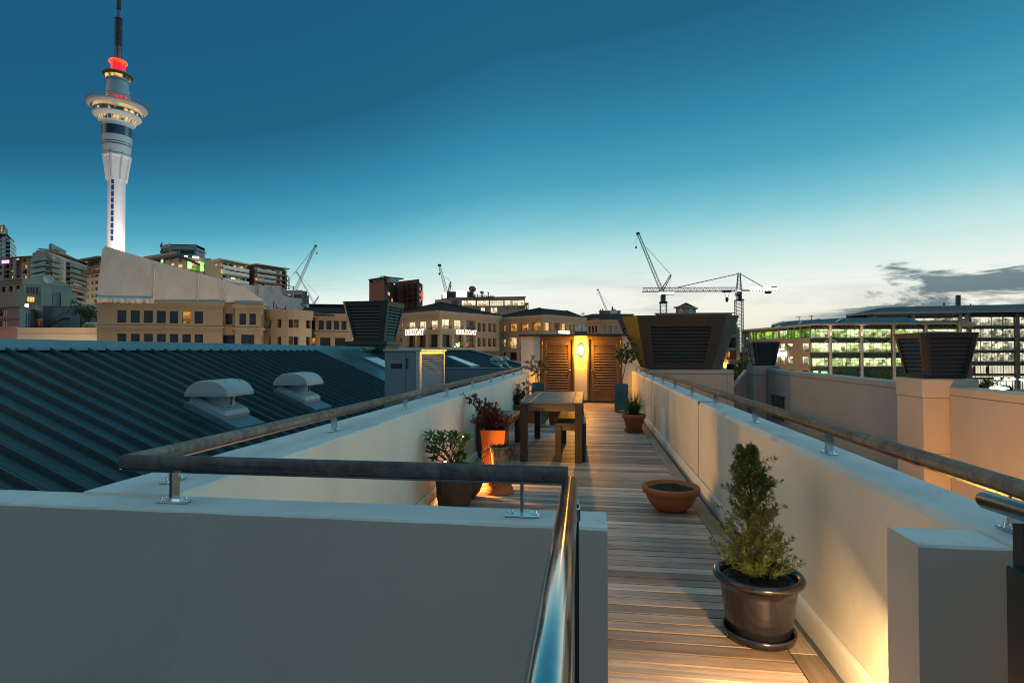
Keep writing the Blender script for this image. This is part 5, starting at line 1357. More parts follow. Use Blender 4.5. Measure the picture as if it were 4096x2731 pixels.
m = MB(); P_ = [at(*c5(1075, 968), 165.5), at(*c5(1255, 955), 157.5), at(*c5(1650, 958), 157.5), at(*c5(1680, 890), 172), at(*c5(1180, 890), 172), at(*c5(985, 930), 180)]
m.add([tuple(p) for p in P_], [(0, 1, 4, 5), (1, 2, 3, 4)]); m.build('roof', tile_roof, b.t)
b.body([A_, B_, C_], zat(2400, c5(0, 962)[1], 159), brown_wall, 20)
b2 = Bld('plant_room', 'small grey plant room with aerials on the roof behind the tan block', 2440, 178)
b2.face(c5, 1258, 178, 1516, 178, 850, grey_wall, [], [(850, 858, .2)], zb=4); b2.body([gp(c5(1258, 0)[0], 178), gp(c5(1516, 0)[0], 178)], zat(2440, c5(0, 851)[1], 178), grey_wall, 8, z0=4)
m = MB()
for x, y in ((1275, 835), (1300, 822), (1412, 808), (1418, 800), (1050, 878), (1072, 876)): p_ = at(*c5(x, y), 177.6); q_ = at(*c5(x, 905), 177.6); m.bar(p_, q_, .3)
m.build('aerials', bronze, b2.t)
m = MB(); p_ = at(*c5(1430, 870), 177.4); m.lathe((0, 0, 0), [(.001, .25), (.6, .18), (1.1, 0)], 16); m.rot(Matrix.Translation(p_) @ Matrix.Rotation(radians(80), 4, 'X')); m.build('dish', white_wall, b2.t)
# lit white box sign behind the store roof
fr = FR(gp(c5(730, 0)[0], 139.5), gp(c5(875, 0)[0], 143)); a0, z1_ = fr.hit(*c5(740, 1094)); a1, z0_ = fr.hit(*c5(866, 1131))
m = MB(); fr.box(m, a0, a1, z0_, z1_, .6, .9); tag(m.build('lit_box_sign', emit('box_sign', (1, .97, .88), 3.2, (.75, .7, .6), .8, .35, .5)), 'blank glowing white box sign just above the store roof', 'sign', kind='thing')

# clock tower and the roof it stands on
b = Bld('clock_tower', 'squat stone clock tower with two white clock faces and a pointed roof', 2745, 200)
A_, B_, C_ = gp(c6(638, 0)[0], 205), gp(c6(740, 0)[0], 197), gp(c6(848, 0)[0], 205)
b.face(c6, 638, 205, 740, 197, 858, brown_wall, [], [(855, 870, .6)], zb=0); b.face(c6, 740, 197, 848, 205, 850, brown_wall, [], [(846, 862, .6)], zb=0)
b.hip(A_, B_, C_, zat(c6(740, 0)[0], c6(0, 850)[1], 197), [tuple(at(*c6(742, 815), 203))], over=.3)
for x, fr in ((688, FR(A_, B_)), (790, FR(B_, C_))):
    a0, z0_ = fr.hit(*c6(x, 925)); f_ = MB(); n = 26
    ring = [fr.p(a0 + 2.0 * cos(2 * pi * i / n), .12, z0_ + 2.0 * sin(2 * pi * i / n)) for i in range(n)]
    f_.prism([tuple(p) for p in ring], tuple(-fr.n * .1)); cf = f_.build('clock_face', white_wall, b.t)
    h_ = MB()
    for k_ in range(12): th = 2 * pi * k_ / 12; h_.bar(fr.p(a0 + 1.5 * cos(th), .15, z0_ + 1.5 * sin(th)), fr.p(a0 + 1.85 * cos(th), .15, z0_ + 1.85 * sin(th)), .16, .05)
    h_.bar(fr.p(a0, .15, z0_), fr.p(a0 + .5, .15, z0_ + 1.0), .2, .05); h_.bar(fr.p(a0, .15, z0_), fr.p(a0 - .9, .15, z0_ + 1.2), .16, .05); h_.build('hands', bronze, cf)
b2 = Bld('flat_roofed_block', 'low dark block carrying the clock tower behind the charcoal hood', 2720, 192)
b2.face(c6, 424, 192, 1225, 190, 920, slate_wall, [], [(920, 930, .5), (945, 955, .3)]); b2.body([gp(c6(424, 0)[0], 192), gp(c6(1225, 0)[0], 190)], zat(2700, c6(0, 921)[1], 191), dark_roof, 6)

# ---------------------------------------------------------------- amber uplit pilastered building
b = Bld('uplit_building', 'narrow brown building with amber uplit pilasters beside the charcoal hood', 2920, 95)
fr, z0_, z1_ = b.face(c12, 300, 94, 790, 96, -20, brown_wall, [([(470, 700)], [(310, 540), (625, 800), (940, 1090)], lambda i, j: ('black', 'orange', 'black')[j], 3)], dep=.8, yref=590)
m = MB()
for x0, x1 in ((385, 462), (705, 786)): a0, _ = fr.hit(*c12(x0, 900)); a1, _ = fr.hit(*c12(x1, 900)); fr.box(m, a0, a1, z0_, z1_ - .5, .003, .5)
m.build('pilaster', brown_wall, b.t)
for ya, yb in ((222, 300), (548, 620), (830, 935)):
    m = MB(); _, za = fr.hit(*c12(590, ya)); _, zb2 = fr.hit(*c12(590, yb)); a0, _ = fr.hit(*c12(470, 900)); a1, _ = fr.hit(*c12(700, 900)); fr.box(m, a0 + .05, a1 - .05, zb2, za, .003, .7); m.build('balcony_front', brown_wall, b.t)
m = MB(); _, za = fr.hit(*c12(590, 1140)); fr.box(m, -.1, fr.L + .1, za - .6, za, .003, .9)
m.build('plinth', brown_wall, b.t)
b.body([gp(c12(300, 0)[0], 94), gp(c12(790, 0)[0], 96)], z1_, brown_wall, 10)
for x, y in ((428, 1062), (750, 1135)):
    a0, zz = fr.hit(*c12(x, y)); p_ = fr.p(a0, .8, zz - .1)
    t = thing('uplight', 'amber uplight at the foot of the %s pilaster of the uplit brown building' % ('half hidden' if x < 500 else 'full height'), 'light', p_, 'uplights on the brown building')
    m = MB(); m.lathe(p_ - Vector((0, 0, .15)), [(.16, 0), (.2, .2), (.19, .24)], 12); m.build('housing', bronze, t)
    m = MB(); m.lathe(p_ + Vector((0, 0, .0)), [(.18, .092), (.001, .1)], 12); m.build('lens', emit('uplight_lens%d' % x, (1, .72, .25), 8), t)
    lamp('uplight_lamp', 'SPOT', p_ + Vector((0, 0, .2)), 700, (1, .56, .12), t, .1, p_ + Vector((0, 0, 6)) - fr.n * 2.0, 90, .6)
b = Bld('dark_glass_tower', 'distant dark glass block with a few warm windows behind the crane mast', 2990, 260)
b.face(c12, 880, 260, 1095, 262, 120, teal_glass, [(cols(900, 1090, 4, 40), [(130, 185), (210, 265), (290, 345), (370, 420), (460, 510)], lambda i, j: 'amber' if (i, j) in ((0, 0), (2, 2), (0, 4)) else 'teal', 1)], dep=.2)
b.body([gp(c12(880, 0)[0], 260), gp(c12(1095, 0)[0], 262)], zat(2990, c12(0, 121)[1], 260), slate_wall, 15)
b = Bld('building_site', 'red lit half built block wrapped in scaffold below the crane mast', 2970, 200)
b.face(c12, 780, 200, 1100, 200, 645, brick_wall, [(cols(790, 1090, 6, 38), [(720, 820), (840, 930)], lambda i, j: 'dim', 1)], [(690, 700, .3), (825, 835, .3)], dep=.5)
b.body([gp(c12(780, 0)[0], 200), gp(c12(1100, 0)[0], 200)], zat(2970, c12(0, 646)[1], 200), brick_wall, 10)
m = MB(); fr = FR(gp(c12(780, 0)[0], 199), gp(c12(1100, 0)[0], 199))
for i in range(12): a0 = fr.L * i / 11; fr.box(m, a0 - .05, a0 + .05, GZ, zat(2970, c12(0, 600)[1], 199), 0, .08)
for y in (600, 655, 710, 765, 820, 880, 935): _, zz = fr.hit(*c12(900, y)); fr.box(m, 0, fr.L, zz - .06, zz + .06, .081, .16)
m.build('scaffold', pale_frame, b.t)

# street lamps down in the streets, out of sight below the roofs, light the facades
for u, d, z, p in ((500, 62, -7, 11000), (800, 64, -7, 11000), (1150, 72, -7, 11000), (1500, 96, -8, 9000), (1850, 98, -8, 11000), (2250, 112, -8, 12000), (2560, 132, -8, 11000), (3100, 128, -8, 15000), (3350, 132, -8, 9000), (170, 92, -7, 16000), (330, 96, -7, 9000), (120, 165, -6, 30000), (300, 150, -6, 20000), (760, 205, -2, 40000), (950, 200, -2, 40000), (1600, 200, -4, 24000), (1950, 160, -6, 20000), (3700, 150, -8, 16000)):
    x, y = gp(u, d); lamp('street_light', 'POINT', (x, y, z), p * .5, (1, .66, .38), None, .5)

# ---------------------------------------------------------------- shrink wrapped scaffolds
def wrap(name, label, outline, d0, d1, back, m, seams=(), ledge=None, tilt=0):
    """taut plastic sheeting over scaffolding: outline in photo columns, front face creased, closed behind"""
    us = [p[0] for p in outline]; u0, u1 = min(us), max(us)
    dd = lambda u: d0 + (d1 - d0) * (u - u0) / (u1 - u0)
    vmin, vmax = min(p[1] for p in outline), max(p[1] for p in outline)
    P = [at(u, v, dd(u) + tilt * (vmax - v) / (vmax - vmin)) for u, v, _ in outline]
    t = thing(name, label, 'wrapped scaffold', (P[0].x, P[0].y, min(p.z for p in P)))
    # creased front: grid between the lower and the upper outline
    n = 64; mrows = 16
    def edge(pts, u):
        for (ua, va), (ub, vb) in zip(pts, pts[1:]):
            if ua <= u <= ub: return va + (vb - va) * ((u - ua) / (ub - ua) if ub > ua else 0)
        return pts[-1][1] if u > pts[-1][0] else pts[0][1]
    top = [p for p in outline if p[2]]; bot = [p for p in outline if not p[2]]
    V_ = []
    for i in range(n + 1):
        u = u0 + (u1 - u0) * i / n; va, vb = edge([p[:2] for p in bot], u), edge([p[:2] for p in top], u)
        for j in range(mrows + 1):
            f = j / mrows; v = va + (vb - va) * f; fz = mnoise.fractal(Vector((u * .013, v * .009, 3.3)), 1, 2, 4)
            fine = mnoise.noise(Vector((u * .06 + v * .05, v * .012, 1.7)))
            dv = dd(u) + tilt * (vmax - v) / (vmax - vmin)
            V_.append(at(u, v, dv + .16 * fz * min(1, f * 4 + .2) + .05 * fine))
    mb = MB(); r = mrows + 1
    mb.add(V_, [(i * r + j, (i + 1) * r + j, (i + 1) * r + j + 1, i * r + j + 1) for i in range(n) for j in range(mrows)], 0, True)
    mb.build('front_sheet', m, t)
    bk = Vector((V_[len(V_) // 2].x, V_[len(V_) // 2].y, 0)).normalized() * back
    mb = MB(); tp = [V_[i * r + mrows] for i in range(n + 1)]; tb = [p + bk for p in tp]
    mb.add(tp + tb, [(i, i + 1, n + 2 + i, n + 1 + i) for i in range(n)])
    l0 = [V_[j] for j in range(r)]; mb.add(l0 + [p + bk for p in l0], [(j, j + 1, r + j + 1, r + j) for j in range(mrows)])
    l1 = [V_[n * r + j] for j in range(r)]; mb.add(l1 + [p + bk for p in l1], [(j, j + 1, r + j + 1, r + j) for j in range(mrows)])
    mb.build('rear_sheet', m, t)
    for (ua, va), (ub, vb) in seams:
        s_ = MB(); s_.tube([at(ua + (ub - ua) * i / 10 + R.uniform(-1, 1), va + (vb - va) * i / 10, dd(ua) - .32 + tilt * (vmax - (va + (vb - va) * i / 10)) / (vmax - vmin)) for i in range(11)], [.09 + R.uniform(-.02, .05) for _ in range(11)], 6)
        s_.build('seam', m, t)
    if ledge:
        s_ = MB(); (ua, va), (ub, vb) = ledge; nn = 40
        s_.tube([at(ua + (ub - ua) * i / nn, va + (vb - va) * i / nn, dd(ua + (ub - ua) * i / nn) - .35) + rv(.05) for i in range(nn + 1)], [.42 + R.uniform(-.08, .08) for _ in range(nn + 1)], 8)
        s_.build('rolled_skirt', m, t)
    return t
o1 = [(387, 1200, 0), (890, 1209, 0), (1043, 1219, 0), (1068, 1222, 0), (387, 1196, 1), (398, 1100, 1), (410, 981, 1), (500, 1008, 1), (613, 1042, 1), (700, 1066, 1), (794, 1092, 1), (872, 1113, 1), (974, 1148, 1), (1046, 1195, 1), (1068, 1219, 1)]
wrap('wrapped_scaffold', 'long sloping white shrink wrapped scaffold on top of the tan office block', o1, 84.6, 92.5, 9, wrap_white,
     [((613, 1202), (617, 1066)), ((790, 1206), (794, 1094)), ((888, 1208), (873, 1114)), ((905, 1210), (890, 1120))], ((388, 1199), (612, 1203)))
o2 = [(950, 1150, 0), (1046, 1215, 0), (1068, 1236, 0), (1207, 1242, 0), (950, 1139, 1), (1040, 1141, 1), (1120, 1143, 1), (1124, 1162, 1), (1130, 1178, 1), (1160, 1190, 1), (1204, 1194, 1), (1207, 1198, 1)]
wrap('wrapped_scaffold', 'lower bluish shrink wrapped scaffold behind the bowed bay', o2, 112, 104, 10, wrap_blue, [((1024, 1200), (1022, 1142)), ((1078, 1165), (1076, 1143))])
m = MB()
for x, y0_, y1_ in ((85, 1380, 1540), (140, 1450, 1540), (350, 1490, 1550)): m.bar(at(*c10(x, y0_), 103), at(*c10(x, y1_), 103), .12)
m.bar(at(*c10(140, 1520), 103), at(*c10(360, 1548), 103), .12); m.bar(at(*c10(680, 1420), 103), at(*c10(900, 1575), 103), .16)
tag(m.build('scaffold_poles', bronze), 'loose dark scaffold poles in front of the bluish wrapped scaffold', 'scaffold', kind='thing')
m = MB()
P_ = lambda x, y, d=118: at(*c10(x, y), d)
for y in (1145, 1205): m.bar(P_(270, y), P_(700, y), .18)
xs_ = list(range(280, 700, 52))
for i, x in enumerate(xs_):
    m.bar(P_(x, 1145), P_(x, 1205), .12)
    if i + 1 < len(xs_): m.bar(P_(x, 1205 if i % 2 else 1145), P_(xs_[i + 1], 1145 if i % 2 else 1205), .1)
for x in (525,): m.bar(P_(x, 1040), P_(x, 1280), .2)
m.bar(P_(440, 1030), P_(560, 1042), .12); m.bar(P_(440, 1075), P_(525, 1080), .12)
tag(m.build('truss_gantry', pale_frame), 'pale lattice gantry beside the bluish wrapped scaffold', 'gantry', kind='thing')

# ---------------------------------------------------------------- towers and flats on the left
b = Bld('apartment_tower', 'white apartment tower with stacked balconies at the very edge of the photo', 40, 250)
b.face(c9, -90, 250, 90, 245, 290, white_wall, [([(5, 42)], [(355, 405), (450, 500), (545, 595), (640, 690), (735, 785), (830, 880)], 'navy')], yref=20, dep=.4)
fr, z0_, z1_ = b.face(c9, 90, 245, 240, 262, 312, white_wall, [([(92, 205)], [(335, 425), (430, 518), (525, 610), (620, 705), (712, 800)], 'teal', 3)], yref=95, dep=1.4)
m = MB()
for y in (425, 518, 610, 705, 800): _, z = fr.hit(*c9(95, y)); fr.box(m, -.2, fr.L + .3, z - .35, z, .004, 1.5)
m.build('balcony_slab', white_wall, b.t)
m = MB()
for y in (425, 518, 610, 705, 800): _, z = fr.hit(*c9(95, y)); fr.box(m, 0, fr.L, z + .05, z + 1.05, 1.44, 1.48)
m.build('balcony_glass', teal_glass, b.t)
b.body([gp(c9(-90, 0)[0], 250), gp(c9(90, 0)[0], 245), gp(c9(240, 0)[0], 262)], zat(16, c9(0, 300)[1], 248), white_wall, 14)
fr, _, _ = b.face(c9, -60, 252, 62, 249, 120, slate_wall, [([(-40, 52)], [(150, 280)], 'amber', 3)], zb=zat(20, c9(0, 292)[1], 250), dep=.5); b.face(c9, 62, 249, 132, 256, 128, slate_wall, [], zb=zat(20, c9(0, 300)[1], 250))
m = MB(); fr = FR(gp(c9(90, 0)[0], 243), gp(c9(258, 0)[0], 260)); fr.box(m, 0, fr.L, zat(30, c9(0, 312)[1], 243), zat(30, c9(0, 304)[1], 243), -6, .5); m.build('roof', slate_wall, b.t)

b = Bld('apartment_block', 'mauve brick flats with orange lit recessed balconies and a purple lit sign', 60, 205)
b.face(c9, -60, 206, 62, 206, 850, grey_wall, [([(-40, 40)], [(1020, 1100), (1160, 1230)], 'navy', 3)], dep=.4)
fr, _, _ = b.face(c9, 62, 205, 208, 204, 850, purple_wall, [([(75, 205)], [(880, 905), (1000, 1090), (1130, 1200), (1225, 1300)], 'black', 2)], dep=1.0)
a0, z1_ = fr.hit(*c9(68, 908)); a1, z0_ = fr.hit(*c9(212, 966)); m = MB(); fr.box(m, a0, a1, z0_, z1_, .1, .4); m.build('lit_sign', emit('sign_purple', (.75, .22, 1.0), 1.6, (1.0, .62, 1.0), 1.6, .42, .58, (1, 1, 2.5)), b.t)
b.face(c9, 208, 204, 445, 203, 838, purple_wall, [([(245, 300)], [(990, 1040), (1255, 1305)], lambda i, j: 'black' if j == 0 else 'amber'), ([(238, 300)], [(1120, 1160)], 'amber'), ([(365, 420)], [(985, 1030), (1250, 1300)], 'navy'), ([(225, 310)], [(862, 905)], 'dim', 2), ([(350, 430)], [(862, 905)], 'warm', 2)], dep=.3)
fr, _, _ = b.face(c9, 445, 203, 692, 201, 820, cream_wall, [([(455, 608)], [(850, 942), (970, 1078), (1108, 1205), (1235, 1310)], lambda i, j: ('dim', 'orange', 'black', 'orange')[j], 2), ([(638, 686)], [(850, 935), (970, 1075), (1105, 1195), (1228, 1310)], lambda i, j: 'dim' if j < 2 else 'black')], dep=1.2, yref=560)
m = MB(); fr = FR(gp(c9(210, 0)[0], 203.5), gp(c9(345, 0)[0], 203))
a0 = fr.hit(*c9(322, 1000))[0]; fr.box(m, a0, a0 + 1.0, GZ, zat(60, c9(0, 850)[1], 203), .0, .45); m.build('rib', grey_wall, b.t)
m = MB(); fr = FR(gp(c9(62, 0)[0], 204.5), gp(c9(695, 0)[0], 200.5)); fr.box(m, 0, fr.L, zat(30, c9(0, 848)[1], 204), zat(30, c9(0, 838)[1], 204), -10, .8); m.build('roof', slate_wall, b.t)

b = Bld('apartment_block', 'stepped grey flats with wraparound glass balconies and a boxy roof plant', 200, 190)
LB = [(790, 895), (930, 1022), (1060, 1150), (1180, 1270), (1300, 1390)]
fr1, _, z1_ = b.face(c9, 692, 194, 1072, 186, 735, grey_wall, [([(728, 768)], [(805, 855), (945, 990), (1075, 1125), (1210, 1255)], 'navy'), ([(865, 1070)], LB, lambda i, j: ('white', 'warm', 'warm', 'dim', 'black')[j], 4)], dep=1.0, yref=1060)
fr2, _, _ = b.face(c9, 1072, 186, 1930, 215, 718, grey_wall, [([(1080, 1215)], [(795, 890), (925, 1020), (1058, 1150), (1180, 1275), (1300, 1400)], lambda i, j: ('white', 'amber', 'teal', 'black', 'black')[j], 2), ([(1222, 1340)], [(815, 880)], 'navy', 2), ([(1345, 1395)], [(965, 1010), (1095, 1145), (1230, 1275)], lambda i, j: 'navy'),
                                                                ([(1480, 1920)], [(840, 900), (940, 1060), (1085, 1180), (1210, 1300), (1330, 1420), (1470, 1560), (1610, 1690), (1740, 1830)], lambda i, j: 'teal' if j < 3 else 'black', 7), ], dep=1.1, yref=1200)
a0, zt2 = fr2.hit(*c9(1635, 1395)); a1, zb2 = fr2.hit(*c9(1825, 1490)); window(b.t, fr2, (a0, a1, zb2, zt2), -.05, 'amber', 3)
a0, zt2 = fr2.hit(*c9(1868, 1175)); a1, zb2 = fr2.hit(*c9(1925, 1260)); window(b.t, fr2, (a0, a1, zb2, zt2), -.05, 'warm', 1)
sl, gls = MB(), MB()
for y in (895, 1022, 1150, 1270, 1390):
    a0, z = fr1.hit(*c9(1060, y)); s0, _ = fr1.hit(*c9(800, 900)); fr1.box(sl, s0, fr1.L + 1.5, z - .25, z, .004, 1.5); fr1.box(gls, s0, fr1.L + 1.4, z + .05, z + 1.05, 1.42, 1.46)
    a0, z = fr2.hit(*c9(1080, y)); s1, _ = fr2.hit(*c9(1310, 1000)); fr2.box(sl, -1.4, s1, z - .25, z, .004, 1.5); fr2.box(gls, -1.3, s1, z + .05, z + 1.05, 1.42, 1.46)
    s0, _ = fr2.hit(*c9(1480, 1000)); _, z = fr2.hit(*c9(1080, y - 15)); fr2.box(sl, s0, fr2.L, z - .3, z, .004, 1.3); fr2.box(gls, s0, fr2.L, z + .05, z + 1.0, 1.24, 1.28)
sl.build('balcony_slab', slate_wall, b.t); gls.build('balcony_glass', teal_glass, b.t)
b.body([gp(c9(692, 0)[0], 194), gp(c9(1072, 0)[0], 186), gp(c9(1930, 0)[0], 215)], z1_, grey_wall, 16)
zr_ = z1_ - .5
b.face(c9, 768, 196, 870, 194, 680, slate_wall, zb=zr_ - 3); b.face(c9, 870, 193, 1270, 196, 655, brown_wall, [([(890, 1050)], [(668, 695)], 'orange', 3)], [(640, 655, .8)], zb=zr_ - 3)
b.face(c9, 1270, 196, 1665, 214, 668, cream_wall, [([(1280, 1600)], [(700, 735)], 'navy', 5)], zb=zr_ - 6)
b.face(c9, 1058, 200, 1130, 198, 535, slate_wall, zb=zr_); b.face(c9, 1130, 198, 1450, 212, 530, grey_wall, zb=zr_)
b.body([gp(c9(1058, 0)[0], 200), gp(c9(1130, 0)[0], 198), gp(c9(1450, 0)[0], 212)], zat(200, c9(0, 545)[1], 200), grey_wall, 6, z0=zr_)

b = Bld('apartment_block', 'narrow flats with a dark overhanging roof and orange lit balcony beside the wrap', 360, 170)
fr, _, z1_ = b.face(c9, 1925, 176, 2330, 170, 865, cream_wall, [([(1975, 2225)], [(930, 1030)], 'teal', 4), ([(1975, 2225)], [(1070, 1165)], 'orange', 5), ([(2045, 2095), (2125, 2195)], [(1225, 1280), (1360, 1440), (1505, 1580), (1650, 1740)], lambda i, j: 'amber' if (i, j) in ((0, 2),) else 'navy', 2), ([(1955, 1985)], [(1225, 1280), (1360, 1440), (1505, 1580), (1650, 1740)], 'navy')], dep=.9, yref=2100)
m = MB(); _, za = fr.hit(*c9(2100, 905)); _, zb2 = fr.hit(*c9(2100, 868)); fr.box(m, -2.2, fr.L, za, zb2, .004, 2); _, za = fr.hit(*c9(2100, 1205)); fr.box(m, -.5, fr.L, za, za + .9, .004, 1.4); m.build('eaves', bronze, b.t)
b.body([gp(c9(1925, 0)[0], 176), gp(c9(2330, 0)[0], 170)], z1_, cream_wall, 12)

b = Bld('gabled_hall', 'greenish cream hall with a low gable and a round disc in the pediment', 170, 130)
gw = mat('sage_stucco', (.33, .335, .265), .85, var=.06, vscale=.3)
fr, _, _ = b.face(c9, -20, 132, 498, 128, 1335, tan_wall, [([(35, 135), (195, 300), (355, 462)], [(1478, 1600)], lambda i, j: 'black')], [(1335, 1350, .3), (1400, 1412, .2)], dep=.4, yref=300)
b.face(c1, 188, 128, 300, 128, 830, gw, zb=GZ)
fr = FR(gp(c1(268, 0)[0], 128), gp(c1(862, 0)[0], 134))
pts = [c1(268, 765), c1(268, 712), c1(575, 676), c1(862, 790), c1(862, 850)]; SZ = [fr.hit(*p) for p in pts]
m = MB(); m.prism([fr.p(s_, .05, z) for s_, z in SZ], tuple(-fr.n * .5)); m.build('gable', gw, b.t)
zw_ = SZ[0][1]
_ = b.face(c1, 268, 128.1, 862, 134, 770, gw, [([(320, 344), (356, 384), (394, 418), (434, 456)], [(808, 892)], lambda i, j: 'black' if i != 1 else 'dim'), ([(325, 420)], [(925, 992)], 'amber', 3)], [(765, 780, .25)], yref=400)
m = MB(); a0, zz = fr.hit(*c1(578, 716)); m.lathe((0, 0, 0), [(1.0, 0), (1.0, .2), (.78, .25), (.72, .1), (.001, .1)], 24); M_ = Matrix.Translation(fr.p(a0, .05, zz)) @ Vector((0, 0, 1)).rotation_difference(fr.n).to_matrix().to_4x4(); m.rot(M_); m.build('round_disc', white_wall, b.t)
m = MB()
for x0, x1, y0_, y1_, o in ((487, 622, 805, 1020, 1.2), (632, 715, 895, 1030, .8), (728, 915, 870, 1040, 1.5)):
    a0, z1b = fr.hit(*c1(x0, y0_)); a1, z0b = fr.hit(*c1(x1, y1_)); fr.box(m, a0, a1, GZ, z1b, .06, o)
m.build('annex', gw, b.t)
b.body([gp(c1(-20, 0)[0], 132), gp(c1(268, 0)[0], 128), gp(c1(862, 0)[0], 134)], zw_, gw, 12)
m = MB(); L_ = fr.p(SZ[0][0], -.2, SZ[1][1]); T_ = fr.p(SZ[2][0], -.2, SZ[2][1]); R_ = fr.p(SZ[3][0], -.2, SZ[3][1]); bk = -fr.n * 16
m.add([L_, T_, R_, L_ + bk, T_ + bk, R_ + bk], [(0, 1, 4, 3), (1, 2, 5, 4)]); m.build('roof', blue_roof, b.t)

b = Bld('shopfront_block', 'salmon coloured low block at the edge of the photo below the gabled hall', 30, 112)
fr, _, z1_ = b.face(c1, -30, 113, 228, 111, 1040, pink_wall, [([(-10, 82)], [(1072, 1155), (1215, 1285), ], 'warm' if 0 else 'dim', 2), ([(0, 40), (52, 136), (148, 180)], [(1400, 1430)], 'green')], [(1040, 1050, .3), (1182, 1192, .2)], dep=.4, yref=150)
b.face(c1, 228, 111, 412, 120, 1042, grey_wall, [([(310, 328), (345, 358)], [(1105, 1290)], 'black')], [(1040, 1050, .25)], yref=240)
b.body([gp(c1(-30, 0)[0], 113), gp(c1(228, 0)[0], 111), gp(c1(412, 0)[0], 120)], z1_ - .2, pink_wall, 10)
b = Bld('stair_block', 'slate blue windowless block with an outside stair in front of the gabled hall', 240, 118)
fr, _, z1_ = b.face(c1, 412, 121, 520, 119, 1030, grey_wall, [([(415, 515)], [(1180, 1280)], 'dim', 2)], yref=470)
fr, _, z1_ = b.face(c1, 520, 118, 962, 121, 1032, slate_wall, [], [(1030, 1042, .25)], yref=600)
m = MB(); a0, z0b = fr.hit(*c1(525, 1300)); a1, z1b = fr.hit(*c1(780, 1180)); n = 16
for i in range(n): s_ = a0 + (a1 - a0) * i / n; z = z0b + (z1b - z0b) * i / n; fr.box(m, s_, s_ + (a1 - a0) / n * 1.1, z - .2, z, .3, 1.6)
m.bar(fr.p(a0, 1.6, z0b + 1), fr.p(a1, 1.6, z1b + 1), .1); m.bar(fr.p(a0, 1.6, z0b + .5), fr.p(a1, 1.6, z1b + .5), .07); a2, _ = fr.hit(*c1(845, 1180)); fr.box(m, a1, a2, z1b - .2, z1b, .003, 1.6); m.bar(fr.p(a1, 1.6, z1b + 1), fr.p(a2, 1.6, z1b + 1), .1)
for i in range(9): s_ = a0 + (a1 - a0) * i / 8; z = z0b + (z1b - z0b) * i / 8; m.bar(fr.p(s_, 1.6, z), fr.p(s_, 1.6, z + 1), .06)
m.build('outside_stair', bronze, b.t)
a0, z1b = fr.hit(*c1(520, 1034)); a1, z0b = fr.hit(*c1(610, 1310)); m = MB(); fr.box(m, a0 + .05, a1, GZ, z1b - .1, .004, .25); m.build('dark_panel', glass_dark('dark_panel', (.03, .035, .06), .4), b.t)
b.body([gp(c1(412, 0)[0], 121), gp(c1(520, 0)[0], 118), gp(c1(962, 0)[0], 121)], z1_, slate_wall, 8)
p_ = at(*c1(325, 1030), 116)
t = thing('flood_light', 'bright white floodlight glaring over the salmon block', 'light', p_)
m = MB(); m.bbox((p_.x - .5, p_.y, p_.z - .3), (p_.x + .5, p_.y + .4, p_.z + .3), .05); m.bar(p_ + Vector((0, .3, -.3)), p_ + Vector((0, .3, -3)), .12); m.build('housing', bronze, t)
m = MB(); m.box((p_.x - .42, p_.y - .03, p_.z - .24), (p_.x + .42, p_.y - .002, p_.z + .24)); m.build('lens', emit('flood_lens', (1, .88, .6), 16), t)
lamp('flood', 'POINT', p_ + Vector((0, -.6, 0)), 400, (1, .8, .5), t, .2)
b = Bld('tiled_block', 'white panelled block with blank openings between the stair block and the tan offices', 350, 124)
fr, _, z1_ = b.face(c1, 828, 125, 1240, 122, 1015, white_wall, [([(1005, 1092), (1132, 1235)], [(1110, 1230)], 'dim')], [(1015, 1030, .25)], yref=1000)
b.body([gp(c1(828, 0)[0], 125), gp(c1(1240, 0)[0], 122)], z1_, white_wall, 8)
b = Bld('low_parapet_block', 'plain beige low block just above the green roof ridge at the left', 220, 100)
fr, _, z1_ = b.face(c1, 205, 100, 1260, 100, 1300, cream_wall, [], [(1298, 1308, .2), (1372, 1378, .06)], yref=500)
b.face(c1, -40, 100.5, 205, 100, 1290, pink_wall, [], [(1288, 1298, .2)])
b.body([gp(c1(-40, 0)[0], 100.5), gp(c1(1260, 0)[0], 100)], z1_, cream_wall, 12)
# tree and tanks on the low roof
crown_m = leafmat('tree_leaf', (.02, .05, .012), (.06, .10, .025))
def tree(name, label, base, h, r, n=420, lf=.5, cat='tree', grp=None, trunk_r=.18):
    t = thing(name, label, cat, base, grp); b0 = Vector(base); tp = b0 + Vector((0, 0, h * .55))
    m = MB(); m.tube([b0, b0.lerp(tp, .5) + rv(.1), tp], [trunk_r, trunk_r * .8, trunk_r * .5], 7)
    cl = []
    for i in range(9):
        a = i * 2.4; e = tp + Vector((cos(a) * r * R.uniform(.3, .85), sin(a) * r * R.uniform(.3, .85), h * R.uniform(-.12, .42))); cl.append(e); m.tube([b0.lerp(tp, .8), tp.lerp(e, .5) + rv(.15), e], [trunk_r * .5, trunk_r * .3, trunk_r * .12], 5)
    m.build('trunk', bark, t); m = MB()
    for i in range(n):
        e = R.choice(cl); q = rv(1); q = q.normalized() * r * .42 * R.random() ** .5
        leaf(m, e + q, rv(1), lf * R.uniform(.5, 1.2), lf * .5, .2)
    m.build('crown', crown_m, t)
p_ = at(*c1(1030, 1330), 112); tree('roof_tree', 'leafy green tree in front of the white panelled block', p_, 5.2, 2.6, 520, .6)
p_ = at(*c1(985, 1335), 106)
t = thing('water_tank', 'pinkish white boxy tanks on the beige low roof beside the tree', 'tank', p_)
m = MB()
for x0, x1, y0_ in ((985, 1045, 1262), (1050, 1145, 1258)):
    q = at(*c1(x0, y0_), 106); q2 = at(*c1(x1, 1334), 106); m.bbox((q.x, q.y, q2.z), (q2.x, q.y + 2.5, q.z), .1)
